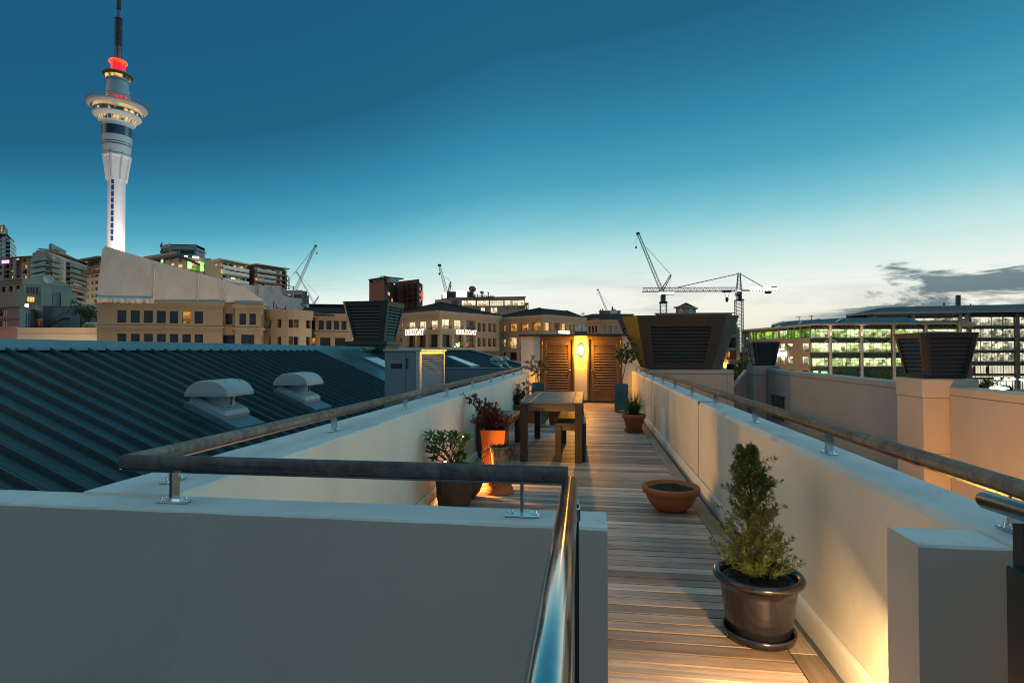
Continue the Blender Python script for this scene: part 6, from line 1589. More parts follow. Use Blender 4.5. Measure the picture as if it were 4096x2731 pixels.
m.build('tank', pink_wall, t); m = MB(); q = at(*c1(1020, 1238), 107); q2 = at(*c1(1110, 1256), 107); m.bbox((q.x, q.y, q2.z), (q2.x, q.y + 2, q.z), .1); m.build('lid', white_wall, t)

# hotel row behind the wrap
b = Bld('stepped_hotel', 'pale hotel with green lit balconies and a rounded grey storey on top', 720, 235)
fr, _, z1_ = b.face(c3, 440, 246, 795, 232, 172, cream_wall, [([(510, 560), (600, 640), (665, 710)], [(185, 240)], 'navy'), ([(735, 775)], [(182, 228)], 'navy', 2), ([(740, 775)], [(250, 275)], 'amber')], yref=700)
fr2, _, _ = b.face(c3, 795, 232, 1150, 236, 172, cream_wall, [([(820, 860)], [(190, 235)], 'teal', 2), ([(815, 860)], [(258, 292)], 'amber', 2), ([(900, 925)], [(205, 300)], 'green'), ([(945, 1055)], [(212, 275)], 'warm', 3), ([(945, 1055)], [(285, 335)], 'green', 3), ([(1085, 1122)], [(250, 290), (315, 355)], 'teal', 2)], yref=950, dep=.6)
m = MB(); FR(gp(c3(425, 0)[0], 245), gp(c3(795, 0)[0], 230)).box(m, 0, 50, zat(700, c3(0, 182)[1], 238), zat(700, c3(0, 168)[1], 238), -8, .8)
m = MB(); zz = zat(740, c3(0, 176)[1], 232)
m.prism([(*gp(c3(440, 0)[0], 244), zz), (*gp(c3(795, 0)[0], 229), zz), (*gp(c3(1185, 0)[0], 238), zz - 5.2), (*gp(c3(1120, 0)[0], 260), zz - 5.2), (*gp(c3(600, 0)[0], 265), zz)], (0, 0, .9)); m.build('eaves', bronze, b.t)
for x in (652, 937, 1068):
    f_ = fr if x < 795 else fr2; a0, za = f_.hit(*c3(x, 182 if x < 700 else 210 if x < 1000 else 232)); _, zb2 = f_.hit(*c3(x, 236 if x < 700 else 300 if x < 1000 else 325))
    m = MB(); f_.box(m, a0 - .7, a0 + .7, zb2, za, .02, .25); m.build('lit_strip', emit('strip_green%d' % x, (.55, 1.0, .35), 1.5, (.25, .8, .1), .4), b.t)
for x0, x1, y0_, y1_ in ((975, 1042, 174, 198), (888, 926, 168, 180)): a0, za = fr2.hit(*c3(x0, y0_)); a1, zb2 = fr2.hit(*c3(x1, y1_)); m = MB(); fr2.box(m, a0, a1, zb2, za, 1.2, 1.5); m.build('soffit_light', emit('soffit%d' % x0, (.9, 1, .75), 2.2), b.t)
b.body([gp(c3(440, 0)[0], 246), gp(c3(795, 0)[0], 232), gp(c3(1150, 0)[0], 236)], zz, cream_wall, 14)
pts = [(628, 252), (640, 246), (730, 242), (995, 243), (1085, 252)]
for (x0, d0_), (x1, d1_) in zip(pts, pts[1:]):
    y = 50 if x0 < 995 else 72
    b.face(c3, x0, d0_, x1, d1_, y, grey_wall, [([(775, 815)], [(105, 135)], 'navy'), ([(838, 985)], [(105, 145)], 'black', 5)] if x0 == 730 else ([([(640, 725)], [(125, 150)], 'black', 3)] if x0 == 640 else []), [(82, 100, .5), (148, 160, .5)], zb=zz, yref=x0)
b.body([gp(c3(x, 0)[0], d_) for x, d_ in pts], zat(730, c3(0, 58)[1], 246), grey_wall, 14, z0=zz)
b = Bld('apartment_block', 'pale flats with long glass balconies right of the green lit hotel', 880, 225)
b.face(c3, 1090, 232, 1255, 222, 225, cream_wall, [([(1198, 1226)], [(252, 278)], 'white', 2)], yref=1200)
fr, _, z1_ = b.face(c3, 1255, 222, 1528, 235, 218, cream_wall, [([(1258, 1330), (1345, 1392), (1400, 1445), (1460, 1515)], [(238, 295), (300, 350)], lambda i, j: 'amber' if (j == 0 and i >= 2) or (i, j) == (0, 1) else 'teal', 2), ([(1285, 1322), (1368, 1445), (1450, 1478), (1490, 1518)], [(372, 425), (438, 470)], lambda i, j: 'white' if i in (1, 2) and j == 0 else 'black', 2)], yref=1300, dep=1.0)
gls, sl = MB(), MB()
for y in (300, 352, 432): _, z = fr.hit(*c3(1300, y)); fr.box(sl, 0, fr.L, z - .4, z, .004, 1.3); fr.box(gls, 0, fr.L, z + .1, z + 1.2, 1.2, 1.25)
_, z = fr.hit(*c3(1300, 216)); fr.box(sl, -.5, fr.L + .8, z - .1, z + .35, -6, 1.5)
sl.build('balcony_slab', cream_wall, b.t); gls.build('balcony_glass', teal_glass, b.t)
b.body([gp(c3(1090, 0)[0], 232), gp(c3(1255, 0)[0], 222), gp(c3(1528, 0)[0], 235)], z1_ - .3, cream_wall, 12)
b = Bld('apartment_block', 'brown flats with a red screen and scaffolding left of the leaning crane', 1080, 240)
b.face(c3, 1500, 246, 1618, 238, 280, brick_wall, yref=1560)
fr, _, z1_ = b.face(c3, 1618, 238, 1945, 252, 268, brown_wall, [([(1622, 1725), (1735, 1822), (1875, 1935)], [(290, 330), (350, 388), (400, 432), (440, 475)], lambda i, j: 'amber' if (i, j) == (0, 2) else ('teal' if j < 2 else 'black'), 4)], yref=1700, dep=.9)
m = MB(); a0, za = fr.hit(*c3(1828, 362)); a1, zb2 = fr.hit(*c3(1874, 478)); fr.box(m, a0, a1, zb2, za, .05, .4); m.build('red_screen', mat('red_mesh', (.22, .03, .025), .8, var=.25, vscale=1.2), b.t)
gls, sl = MB(), MB()
for y in (338, 392, 438): _, z = fr.hit(*c3(1700, y)); fr.box(sl, 0, fr.L, z - .4, z, .004, 1.2); fr.box(gls, 0, fr.L * .6, z + .1, z + 1.1, 1.12, 1.16)
_, z = fr.hit(*c3(1700, 268)); fr.box(sl, -.5, fr.L + .6, z - .1, z + .3, -6, 1.5)
sl.build('balcony_slab', brown_wall, b.t); gls.build('balcony_glass', teal_glass, b.t)
b.body([gp(c3(1500, 0)[0], 246), gp(c3(1618, 0)[0], 238), gp(c3(1945, 0)[0], 252)], z1_ - .3, brick_wall, 12)
m = MB(); P_ = lambda x, y: at(*c10(x, y), 250)
for x in (350, 375, 415, 442): m.bar(P_(x, 820 + (x - 350) * .2), P_(x, 1110), .16)
for y in (830, 890, 955, 1020, 1088): m.bar(P_(345, y), P_(445, y + 6), .16)
for x in (285, 320): m.bar(P_(x, 770), P_(x, 820), .12)
m.bar(P_(275, 790), P_(370, 800), .12); m.build('scaffold', bronze, b.t)
b = Bld('glass_block', 'small greenish glass block behind the bluish wrapped scaffold', 1200, 140)
fr, _, z1_ = b.face(c10, 270, 140, 720, 140, 1120, slate_wall, [([(380, 460)], [(1215, 1245)], 'amber', 2), ([(540, 700)], [(1140, 1290)], 'navy', 3)]); b.face(c10, 720, 140, 825, 141, 1135, pale_frame, [([(725, 822)], [(1150, 1440)], 'teal', 4, 4)]); b.face(c10, 825, 142, 868, 143, 1230, pale_frame, [([(828, 866)], [(1240, 1440)], 'teal', 1, 3)])
b.body([gp(c10(270, 0)[0], 140), gp(c10(825, 0)[0], 141)], z1_ - .4, slate_wall, 8)

# ---------------------------------------------------------------- brick tower
b = Bld('brick_tower', 'dark red brick apartment tower with a blank side wall behind the vent tower', 1540, 230)
fr, _, z1_ = b.face(c4, 720, 234, 878, 226, 445, brick_wall, [], [(660, 664, .2)], yref=800)
frA, _, _ = b.face(c4, 878, 226, 990, 252, 400, brick_wall, [([(886, 903), (918, 945), (955, 975)], [(440, 480), (490, 530), (540, 580), (590, 630), (640, 675)], lambda i, j: 'amber' if (i, j) in ((1, 2), (2, 3)) else 'teal', 2)], yref=930)
frB, _, _ = b.face(c4, 990, 252, 1245, 242, 436, brick_wall, [([(1013, 1040), (1062, 1087), (1095, 1135), (1145, 1160), (1190, 1205), (1215, 1245)], [(465, 500), (515, 555), (572, 605), (618, 650), (668, 705)], lambda i, j: 'amber' if (i, j) == (1, 4) else 'teal', 2), ([(995, 1010)], [(515, 560), (570, 610), (618, 655)], 'navy')], yref=1120)
frC, _, _ = b.face(c4, 1245, 242, 1280, 250, 448, brick_wall, [([(1250, 1276)], [(480, 520), (540, 580), (600, 640)], 'black')], yref=1245)
m = MB(); FR(gp(c4(720, 0)[0], 234), gp(c4(900, 0)[0], 225)).box(m, 1, 14, zat(1540, c4(0, 447)[1], 228), zat(1540, c4(0, 400)[1], 228), -5, -1)
m.build('glazed_top', teal_glass, b.t)
m = MB(); fr_ = FR(gp(c4(720, 0)[0], 233), gp(c4(905, 0)[0], 224)); fr_.box(m, -.3, fr_.L, zat(1540, c4(0, 402)[1], 228), zat(1540, c4(0, 392)[1], 228), -8, .3); m.bar(at(*c4(845, 392), 228), at(*c4(845, 380), 228), .3); m.bar(at(*c4(845, 380), 228), at(*c4(897, 377), 230), .3); m.bar(at(*c4(893, 378), 230), at(*c4(893, 392), 230), .3); m.build('roof', dark_roof, b.t)
m = MB()
for x in (1092, 1140, 1205, 1245): a0, _ = frB.hit(*c4(x, 500)); frB.box(m, a0 - .12, a0 + .12, GZ, zat(1600, c4(0, 462)[1], 246), .004, 1.2)
for y in (500, 560, 607, 655): _, z = frB.hit(*c4(1120, y)); a0, _ = frB.hit(*c4(1092, 500)); frB.box(m, a0, frB.L, z - .25, z, .004, 1.3)
m.build('balcony_slab', brick_wall, b.t)
m = MB(); a0, za = frC.hit(*c4(1266, 532)); _, zb2 = frC.hit(*c4(1266, 630)); frC.box(m, a0 - .5, a0 + .5, zb2, za, .1, .8); m.build('red_sign', emit('sign_red', (1, .05, .05), 1.6, (.6, .02, .02), 1.2), b.t)
b.body([gp(c4(720, 0)[0], 234), gp(c4(878, 0)[0], 226), gp(c4(990, 0)[0], 252), gp(c4(1245, 0)[0], 242), gp(c4(1280, 0)[0], 250)], zat(1700, c4(0, 452)[1], 246), brick_wall, 12)

# ---------------------------------------------------------------- lit office with dishes
b = Bld('rooftop_studio', 'long dark glass office with bright white lit storey and dishes on its roof', 1900, 185)
b.face(c4, 1408, 190, 1565, 186, 628, slate_wall, yref=1500)
fr, _, z1_ = b.face(c4, 1565, 186, 2352, 182, 600, slate_wall, [([(1590, 1650)], [(632, 675)], 'navy', 2), ([(1686, 1835)], [(628, 685)], 'white', 5), ([(1845, 1975), (1982, 2125), (2135, 2345)], [(632, 692)], lambda i, j: 'lobby' if i == 1 else 'white', 6), ([(1885, 1930), (1990, 2060)], [(705, 765)], 'white', 3), ([(2130, 2345)], [(700, 725)], 'dim', 6)], [(598, 612, .3), (690, 700, .4)], yref=1900, dep=.5)
fr3, _, _ = b.face(c5, 358, 184, 405, 184, 755, slate_wall, [([(366, 378), (384, 398)], [(780, 832)], 'white')]); b.face(c5, 275, 183, 358, 183.5, 712, slate_wall, [([(280, 345)], [(738, 805)], 'white', 3)])
b.body([gp(c4(1408, 0)[0], 190), gp(c4(1565, 0)[0], 186), gp(c4(2352, 0)[0], 182), gp(c5(358, 0)[0], 183.5)], z1_ - .4, dark_roof, 14)
fr4, _, _ = b.face(c4, 1478, 189, 1530, 187, 572, bronze, [([(1502, 1530)], [(552, 605)], 'white')], zb=z1_ - 2, yref=1500)
fr5, _, _ = b.face(c4, 1530, 187, 1815, 187, 538, bronze, [], zb=z1_ - 1, yref=1600)
a0, za = fr5.hit(*c4(1633, 535)); a1, zb2 = fr5.hit(*c4(1745, 596)); m = MB(); fr5.box(m, a0, a1, zb2, za, .05, .4); m.build('lit_panel', emit('panel_white', (1, .95, .85), 3), b.t)
a0, za = fr4.hit(*c4(1503, 550)); a1, zb2 = fr4.hit(*c4(1531, 606)); m = MB(); fr4.box(m, a0, a1, zb2, za, .05, .4); m.build('lit_panel', MATS['panel_white'], b.t)
m = MB(); ga, gb = c4(1815, 0)[0], c4(2028, 0)[0]
for y in (578, 590, 602): m.bar(at(*c4(1815, y), 184), at(*c4(2028, y + 2), 183), .15)
for i in range(12): x = 1815 + i * 19.4; m.bar(at(*c4(x, 576), 184), at(*c4(x, 608), 184), .13)
m.build('roof_railing', bronze, b.t)
dish_m = mat('dish_grey', (.12, .13, .14), .6)
for i, (x, y, rx, ry) in enumerate(((1802, 512, 38, 25), (1902, 550, 21, 22), (1968, 552, 12, 17), (1825, 566, 5, 6), (1853, 568, 5, 6))):
    p_ = at(*c4(x, y), 184); r_ = rx / 2.6133 / FPX * 184 * 1.0
    t = thing('satellite_dish', ('large grey satellite dish tilted back on the studio roof', 'middle sized grey satellite dish on the studio roof', 'small upright satellite dish at the end of the roof railing', 'tiny satellite dish just beside the large one', 'tiny satellite dish beside the middle sized one')[i], 'satellite dish', (p_.x, p_.y, z1_), 'satellite dishes on the studio roof')
    m = MB(); m.lathe((0, 0, 0), [(r_, 0), (r_ * .8, -r_ * .13), (r_ * .45, -r_ * .25), (.01, -r_ * .3)], 22); m.rot(Matrix.Translation(p_) @ Matrix.Rotation(radians((-18, 12, 40, 10, 10)[i]), 4, 'Z') @ Matrix.Rotation(radians(62 if i != 0 else 128), 4, 'X') @ Matrix.Rotation(radians(15), 4, 'Y')); m.build('dish', dish_m, t)
    m = MB(); m.bar(p_ + Vector((0, .1, -.1)), (p_.x, p_.y, z1_ - .5), .22); m.bar((p_.x, p_.y, z1_ + .8), (p_.x + r_ * .7, p_.y, z1_ - .5), .12); m.bar((p_.x, p_.y, z1_ + .8), (p_.x - r_ * .7, p_.y, z1_ - .5), .12); m.build('mount', bronze, t)

# ---------------------------------------------------------------- cranes
def lattice(mb, p, q, w0, w1, cw, bays, up=Vector((0, 0, 1)), tri=False):
    p, q = Vector(p), Vector(q); t = (q - p).normalized(); a = t.cross(up).normalized(); b_ = a.cross(t)
    cs = [(-.5, -.5), (.5, -.5), (.5, .5), (-.5, .5)] if not tri else [(-.5, -.5), (.5, -.5), (0, .5)]
    pts = lambda f: [p.lerp(q, f) + (a * x + b_ * y) * (w0 + (w1 - w0) * f) for x, y in cs]
    n = len(cs); A_, B_ = pts(0), pts(1)
    for i in range(n): mb.bar(A_[i], B_[i], cw)
    prev = A_
    for k in range(1, bays + 1):
        cur = pts(k / bays)
        for i in range(n):
            j = (i + 1) % n
            mb.bar(prev[i] if k % 2 else prev[j], cur[j] if k % 2 else cur[i], cw * .55)
        prev = cur
white_steel = mat('crane_steel', (.22, .22, .215), .6, var=.1)
dark_steel = mat('crane_dark_steel', (.06, .06, .062), .6, var=.1)
red_steel = mat('crane_red_steel', (.25, .08, .06), .6)
def luffing(label, cv, d, foot, tip, apex=None, mast=None, cab=None, hook=None, w=1.6, m_=white_steel, stay=None, jibm=None):
    P = lambda xy, dd=0: at(*cv(*xy), d + dd)
    f0 = P(foot); t = thing('tower_crane', label, 'crane', (f0.x, f0.y, GZ), 'tower cranes over the rooftops')
    m = MB(); lattice(m, f0, P(tip), w * .9, w * .6, w * .09, 30); m.build('jib', jibm or m_, t)
    m = MB(); e = P(tip); m.bbox((e.x - w * .5, e.y - w * .4, e.z - w * .4), (e.x + w * .5, e.y + w * .4, e.z + w * .3), .1); m.build('jib_head', red_steel if jibm else dark_steel, t)
    if apex:
        m = MB(); lattice(m, f0, P(apex), w * .75, w * .3, w * .14, 6); m.build('luffing_frame', dark_steel, t)
        m = MB(); m.bar(P(apex), P(stay or tip), w * .06); m.bar(P(apex) + Vector((0, .5, 0)), P(stay or tip) + Vector((0, .4, 0)), w * .06); m.bar(P(apex), f0 + Vector((w * 2.2 * (1 if P(apex).x > f0.x else -1), 0, 0)), w * .07); m.build('pendant', dark_steel, t)
    elif stay:
        m = MB(); m.bar(P(tip), P(stay), w * .06); m.build('pendant', dark_steel, t)
    if hook:
        m = MB(); h = P(hook); top_ = Vector((h.x, h.y, P(tip).z)); m.bar(top_, h, w * .05); m.lathe((h.x, h.y, h.z - w * .7), [(.05, 0), (w * .25, w * .25), (w * .3, w * .6), (w * .12, w * .8)], 10); m.build('hook_block', dark_steel, t)
    if mast:
        m = MB(); lattice(m, P(mast[0]), (P(mast[0]).x, P(mast[0]).y, GZ if len(mast) < 2 else P(mast[1]).z), mast[2] if len(mast) > 2 else w * 1.6, mast[2] if len(mast) > 2 else w * 1.6, w * .16, 20, Vector((0, 1, 0))); m.build('mast', dark_steel if m_ is not white_steel else m_, t)
    return t, P
t, P = luffing('leaning white crane with a red tip and hanging hook near the scaffolded flats', c10, 230, (572, 1118), (1022, 128), stay=(450, 860), hook=(1050, 285), w=1.0, mast=((572, 1118),), jibm=None)
m = MB(); m.bar(P((1022, 128)), P((525, 775)), .13); m.build('stay_line', dark_steel, t)
luffing('small far crane leaning left behind the leaning white crane', c10, 330, (985, 1415), (605, 725), apex=(1090, 1268), w=.85, mast=((985, 1415),))
luffing('slim dark crane standing by the roof dishes of the lit studio', c4, 205, (1545, 600), (1458, 262), apex=(1575, 440), hook=(1456, 345), w=1.15, m_=dark_steel, mast=((1548, 600),), stay=(1520, 380))
luffing('tiny distant crane with a thin slanting jib between the hip roofs', c5, 420, (1348, 848), (1240, 596), hook=(1230, 650), w=1.2, mast=((1348, 848),), stay=(1392, 792), m_=dark_steel)
bal = emit('crane_floodlit_weight', (1, .97, .85), 2.2, (1, .9, .7), .3)  # floodlighting put into the weights as emission, no lamp shines on them
t, P = luffing('tall dark luffing crane with a floodlit counterweight beside the clock tower', c6, 300, (488, 690), (240, 88), apex=(585, 520), hook=(220, 225), w=1.75, m_=dark_steel, stay=(330, 235))
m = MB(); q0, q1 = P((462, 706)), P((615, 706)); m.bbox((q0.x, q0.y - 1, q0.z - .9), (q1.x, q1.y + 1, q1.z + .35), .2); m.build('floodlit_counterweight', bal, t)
m = MB(); q0, q1 = P((480, 725)), P((525, 805)); m.bbox((q0.x, q0.y - 2, q1.z), (q1.x, q1.y + 2, q0.z), .3); m.build('cab', dark_steel, t)
m = MB(); q0, q1 = P((530, 700)), P((618, 728)); m.bbox((q0.x, q0.y - 1.2, q1.z), (q1.x, q1.y + 1.2, q0.z), .2); m.build('ballast', dark_steel, t)
m = MB(); q0, q1 = P((505, 815)), P((505, 930)); lattice(m, q0, (q0.x, q0.y, GZ), 3.1, 3.1, .28, 14, Vector((0, 1, 0))); m.build('mast', dark_steel, t)
m = MB(); q0 = P((505, 812)); m.bbox((q0.x - 2, q0.y - 2, q0.z - .4), (q0.x + 2, q0.y + 2, q0.z + .6), .2); m.build('collar', dark_steel, t)
# hammerhead
D = 240; P = lambda x, y: at(*c6(x, y), D)
f0 = P(1295, 700)
t = thing('tower_crane', 'hammerhead crane with a long level jib and floodlit counter jib', 'crane', (f0.x, f0.y, GZ), 'tower cranes over the rooftops')
m = MB(); lattice(m, P(1265, 672), P(288, 676), 1.65, 1.65, .23, 30, tri=True); m.build('jib', dark_steel, t)
m = MB(); m.bar(P(1322, 684), P(1705, 684), .7, .5); m.build('counter_jib', dark_steel, t)
m = MB()
for i in range(9): q = P(1422 + i * 33, 671); m.lathe((q.x, q.y, q.z - .75), [(.5, 0), (.72, .3), (.72, 1.2), (.5, 1.5)], 14)
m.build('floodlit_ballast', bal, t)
m = MB(); q0, q1 = P(1572, 690), P(1628, 716); m.bbox((q0.x, q0.y - 1, q1.z), (q1.x, q1.y + 1, q0.z), .2); q0, q1 = P(1630, 646), P(1685, 655); m.bbox((q0.x, q0.y - 1, q1.z), (q1.x, q1.y + 1, q0.z), .2); m.build('machinery', dark_steel, t)
m = MB(); lattice(m, P(1295, 680), P(1297, 500), 1.9, .8, .2, 9, Vector((0, 1, 0))); m.build('apex', dark_steel, t)
m = MB(); m.bar(P(1280, 512), P(640, 655), .32); m.bar(P(1312, 512), P(1545, 645), .25); m.bar(P(1312, 512), P(1535, 640), .2); m.build('tie_bar', dark_steel, t)
m = MB(); q0, q1 = P(1262, 700), P(1316, 738); m.bbox((q0.x, q0.y - 2, q1.z), (q1.x, q1.y + 2, q0.z), .3); q0, q1 = P(1275, 738), P(1316, 785); m.bbox((q0.x, q0.y - 2, q1.z), (q1.x, q1.y + 2, q0.z), .3); q0, q1 = P(1258, 778), P(1338, 790); m.bbox((q0.x, q0.y - 2, q1.z), (q1.x, q1.y + 2, q0.z), .2); m.build('cab', black_paint, t)
m = MB(); q0, q1 = P(1268, 708), P(1292, 732); m.bbox((q0.x, q0.y - 2.2, q1.z), (q1.x, q0.y - 2.05, q0.z), .02); m.build('cab_window', teal_glass, t)
m = MB(); lattice(m, P(1294, 790), (P(1294, 790).x, P(1294, 790).y, zat(c6(1304, 0)[0], c6(0, 1320)[1], D)), 2.85, 2.85, .24, 30, Vector((0, 1, 0))); m.build('mast', mat('crane_mast_steel', (.34, .31, .29), .6), t)
m = MB(); q = P(1170, 760); q0 = P(1170, 690); m.bar(q0 + Vector((-1.2, 0, 0)), q + Vector((-.4, 0, 0)), .12); m.bar(q0 + Vector((1.2, 0, 0)), q + Vector((.4, 0, 0)), .12); m.lathe((q.x, q.y, q.z - 2), [(.1, 0), (.6, .8), (.7, 1.8), (.3, 2.2)], 10); m.bbox((q0.x - 1.8, q0.y - 1, q0.z - .5), (q0.x + 1.8, q0.y + 1, q0.z + .3), .1); m.build('hook_block', dark_steel, t)

# ================================================================== THE BIG TOWER
TD = 430.0; TU = 458.0
tx, ty = gp(TU, TD)
KX = 1 / 1.5375 / FPX * TD * .82                       # one crop pixel of half width in metres
tz = lambda y: zat(TU, y / 1.5375, TD)
t = thing('observation_tower', 'very tall floodlit white observation tower with a ringed pod and red lit collar', 'tower', (tx, ty, GZ))
conc = mat('pale_concrete', (.60, .58, .56), .75, var=.07, vscale=.05, stain=(.50, .48, .47), stscale=.05, stretch=(.3, .3, 3))
clad = mat('blue_grey_cladding', (.42, .47, .49), .5, var=.06, vscale=.08, stretch=(.3, .3, 4))
pod_glass = emit('pod_glass', (1.0, .62, .16), 1.0, (.012, .02, .022), .22, .47, .6, (1, 1, .8))
pod_gold = emit('pod_gold_glass', (.95, .68, .25), .75, (.10, .085, .04), .10, .30, .6, (1, 1, .3))
def L(name, m_, prof, parent=t, seg=48):
    q = MB(); q.lathe((tx, ty, 0), [(h * KX, tz(y)) for h, y in prof], seg); return q.build(name, m_, parent)
L('shaft', conc, [(58, 2600), (58, 1125), (59, 1100), (66, 1050), (76, 1000), (84, 962)])
q = MB()
for k in range(8):
    a = k * pi / 4 + .35
    pts = [(62, 1110), (72, 1045), (82, 990), (89, 958)]
    for (h0, y0_), (h1, y1_) in zip(pts, pts[1:]):
        q.bar((tx + cos(a) * h0 * KX, ty + sin(a) * h0 * KX, tz(y0_)), (tx + cos(a) * h1 * KX, ty + sin(a) * h1 * KX, tz(y1_)), 1.6, 1.6)
q.build('buttress', conc, t)
q = MB(); va = atan2(-ty, -tx) - .42
for i in range(14):
    y0_, y1_ = 955 + i * 38.8, 955 + i * 38.8 + 28
    r_ = (58 if y0_ > 1090 else 58 + (1100 - y0_) * .2) * KX
    for k in (0,):
        c_, s_ = cos(va), sin(va); tt = Vector((-s_, c_, 0)); o_ = Vector((tx + c_ * (r_ + .02), ty + s_ * (r_ + .02), 0))
        for z0_, z1_ in ((tz(y1_), tz(y0_)),):
            P_ = [o_ + tt * -.85, o_ + tt * .85]; n_ = Vector((c_, s_, 0)) * .25
            q.add([P_[0] + Vector((0, 0, z0_)) - n_, P_[1] + Vector((0, 0, z0_)) - n_, P_[1] + Vector((0, 0, z1_)) - n_, P_[0] + Vector((0, 0, z1_)) - n_, P_[0] + Vector((0, 0, z0_)) + n_, P_[1] + Vector((0, 0, z0_)) + n_, P_[1] + Vector((0, 0, z1_)) + n_, P_[0] + Vector((0, 0, z1_)) + n_],
                  [(4, 5, 6, 7), (0, 4, 7, 3), (1, 2, 6, 5), (3, 7, 6, 2), (0, 1, 5, 4)])
q.build('window_strip', glass_dark('strip_glass', (.02, .045, .13), .2), t)
L('collar', conc, [(84, 970), (90, 966), (90, 952), (87, 950)])
L('lower_drum', clad, [(86, 951), (92, 905), (95, 868), (96, 838)])
L('dark_band', glass_dark('band_glass', (.015, .025, .045), .15), [(96.5, 838), (98, 800), (98.5, 782)])
L('pod_stem', clad, [(98, 781), (99, 762), (106, 755), (112, 752)])
for y in (880, 895): L('drum_line', MATS['band_glass'], [(94.4, y + 2), (95.2, y), (95, y - 2)])
L('pod_lower_glazing', pod_glass, [(112, 751), (124, 728)])
q = MB()
for k in range(28):
    a = 2 * pi * k / 28; q.bar((tx + cos(a) * 113 * KX, ty + sin(a) * 113 * KX, tz(752)), (tx + cos(a) * 127 * KX, ty + sin(a) * 127 * KX, tz(727)), .7)
q.build('pod_column', conc, t)
L('pod_lower_ring', conc, [(128, 729), (146, 722), (156, 712), (158, 706), (150, 703), (138, 702)])
L('pod_middle_glazing', pod_glass, [(138, 702), (142, 684)]); L('pod_middle_ring', conc, [(142, 684), (152, 683), (153, 679), (148, 678)])
L('pod_upper_glazing', pod_gold, [(148, 678), (160, 655)])
L('pod_great_ring', mat('ring_concrete', (.46, .40, .35), .7, var=.06, vscale=.05), [(160, 662), (182, 662), (192, 656), (195, 648), (192, 642), (184, 640), (168, 642)])
L('pod_roof', slate_wall, [(184, 641), (150, 632), (110, 622), (86, 612)])
q = MB()
for k in range(40):
    a = 2 * pi * k / 40; h0, h1 = 196, 214
    q.bar((tx + cos(a) * 170 * KX, ty + sin(a) * 170 * KX, tz(640)), (tx + cos(a) * 205 * KX, ty + sin(a) * 205 * KX, tz(622)), .28)
ringp = [(tx + cos(2 * pi * k / 48) * 206 * KX, ty + sin(2 * pi * k / 48) * 206 * KX, tz(621)) for k in range(49)]; q.tube(ringp, .28, 5)
q.build('sky_walk_rail', slate_wall, t)
L('red_band', emit('red_band', (1, .02, .02), 1.3, (.25, .01, .01), .25, .35, .6), [(86, 611), (84, 598)])
L('upper_cone', clad, [(82, 597), (78, 570), (72, 530), (68, 492)])
L('cone_line', blue_roof, [(74.6, 548), (74.2, 545)])
L('upper_pod_ring', conc, [(68, 492), (76, 490), (79, 484), (76, 480)])
L('upper_pod_glazing', pod_glass, [(76, 480), (82, 462)])
L('upper_pod_deck', mat('deck_bronze', (.25, .20, .15), .6), [(82, 462), (98, 458), (103, 452), (101, 446), (60, 438)])
L('red_neck', emit('red_neck', (1, .012, .02), 1.5, (.85, .01, .02), .2), [(52, 438), (48, 415), (45, 395), (47, 380)])
L('red_crown', emit('red_crown', (1, .10, .01), 2.0, (1, .03, .01), .3), [(47, 380), (58, 376), (60, 368), (57, 362), (40, 360)])
L('mast', mat('mast_grey', (.19, .17, .16), .7), [(20, 360), (20, 270)], seg=20); L('mast_dark', mat('mast_brown', (.075, .05, .05), .8), [(19.5, 270), (19.5, 96)], seg=20)
L('mast_ring', dark_steel, [(24, 98), (25, 94), (20, 90)], seg=20); L('mast_top', mat('mast_pale', (.16, .15, .15), .7), [(10, 92), (10, 38)], seg=14); L('mast_spike', MATS['mast_brown'], [(15, 38), (15, -60), (6, -62), (6, -160)], seg=14)
q = MB()
for i in range(34):
    y = 100 + i * 7.4
    for k in range(4): a = k * pi / 2 + .4; q.bar((tx + cos(a) * 19 * KX, ty + sin(a) * 19 * KX, tz(y)), (tx + cos(a) * 27 * KX, ty + sin(a) * 27 * KX, tz(y)), .35)
q.build('aerial', dark_steel, t)
vd = Vector((-tx, -ty, 0)).normalized(); sd = Vector((vd.y, -vd.x, 0))
if sd.x < 0: sd = -sd
base = Vector((tx, ty, 0))
for nm, off, pw, aimz, sp in (('tower_flood', sd * 46 + vd * 24, 900000, 45, 60), ('tower_flood', sd * -30 + vd * 48, 420000, 60, 60), ('tower_flood', sd * 20 + vd * 60, 800000, 150, 44)):
    o = base + off; lamp(nm, 'SPOT', (o.x, o.y, 5), pw, (1, .90, .88), t, 1.5, (tx, ty, aimz), sp, .7)

# ================================================================== GLASS OFFICES ON THE RIGHT
b = Bld('glass_offices', 'green lit glass offices with a beige stone wing and an overhanging steel roof', 3300, 152)
beige = mat('beige_stone_panels', (.36, .25, .155), .8, var=.06, vscale=.3)
u_ = lambda x: c7(x, 0)[0]
gc = [(310, 344), (348, 380), (386, 448), (454, 488), (494, 592), (598, 664), (674, 778), (784, 858), (866, 936), (946, 1056)]
fr, z0_, z1_ = b.face(c7, 300, 176, 1082, 152, 678, pale_frame, [(gc, [(700, 800)], lambda i, j: 'green' if i < 4 else ('yellowgreen' if i in (5, 6) else 'green'), 2), (gc, [(655, 692)], 'deep', 2)], ybot=822, yref=700, dep=.35)
frw, _, zwt = b.face(c7, 300, 176, 1082, 152, 822, beige, [([(600, 660), (686, 752), (780, 850), (960, 1050)], [(860, 955), (1022, 1115)], lambda i, j: 'yellowgreen' if i == 0 and j == 0 else 'office', 1, 1), ([(320, 370), (420, 480), (510, 570)], [(860, 955), (1022, 1115)], 'office'), ([(690, 752), (780, 855), (968, 1045)], [(1180, 1230)], 'dim', 2)], yref=700, dep=.35)
m = MB()
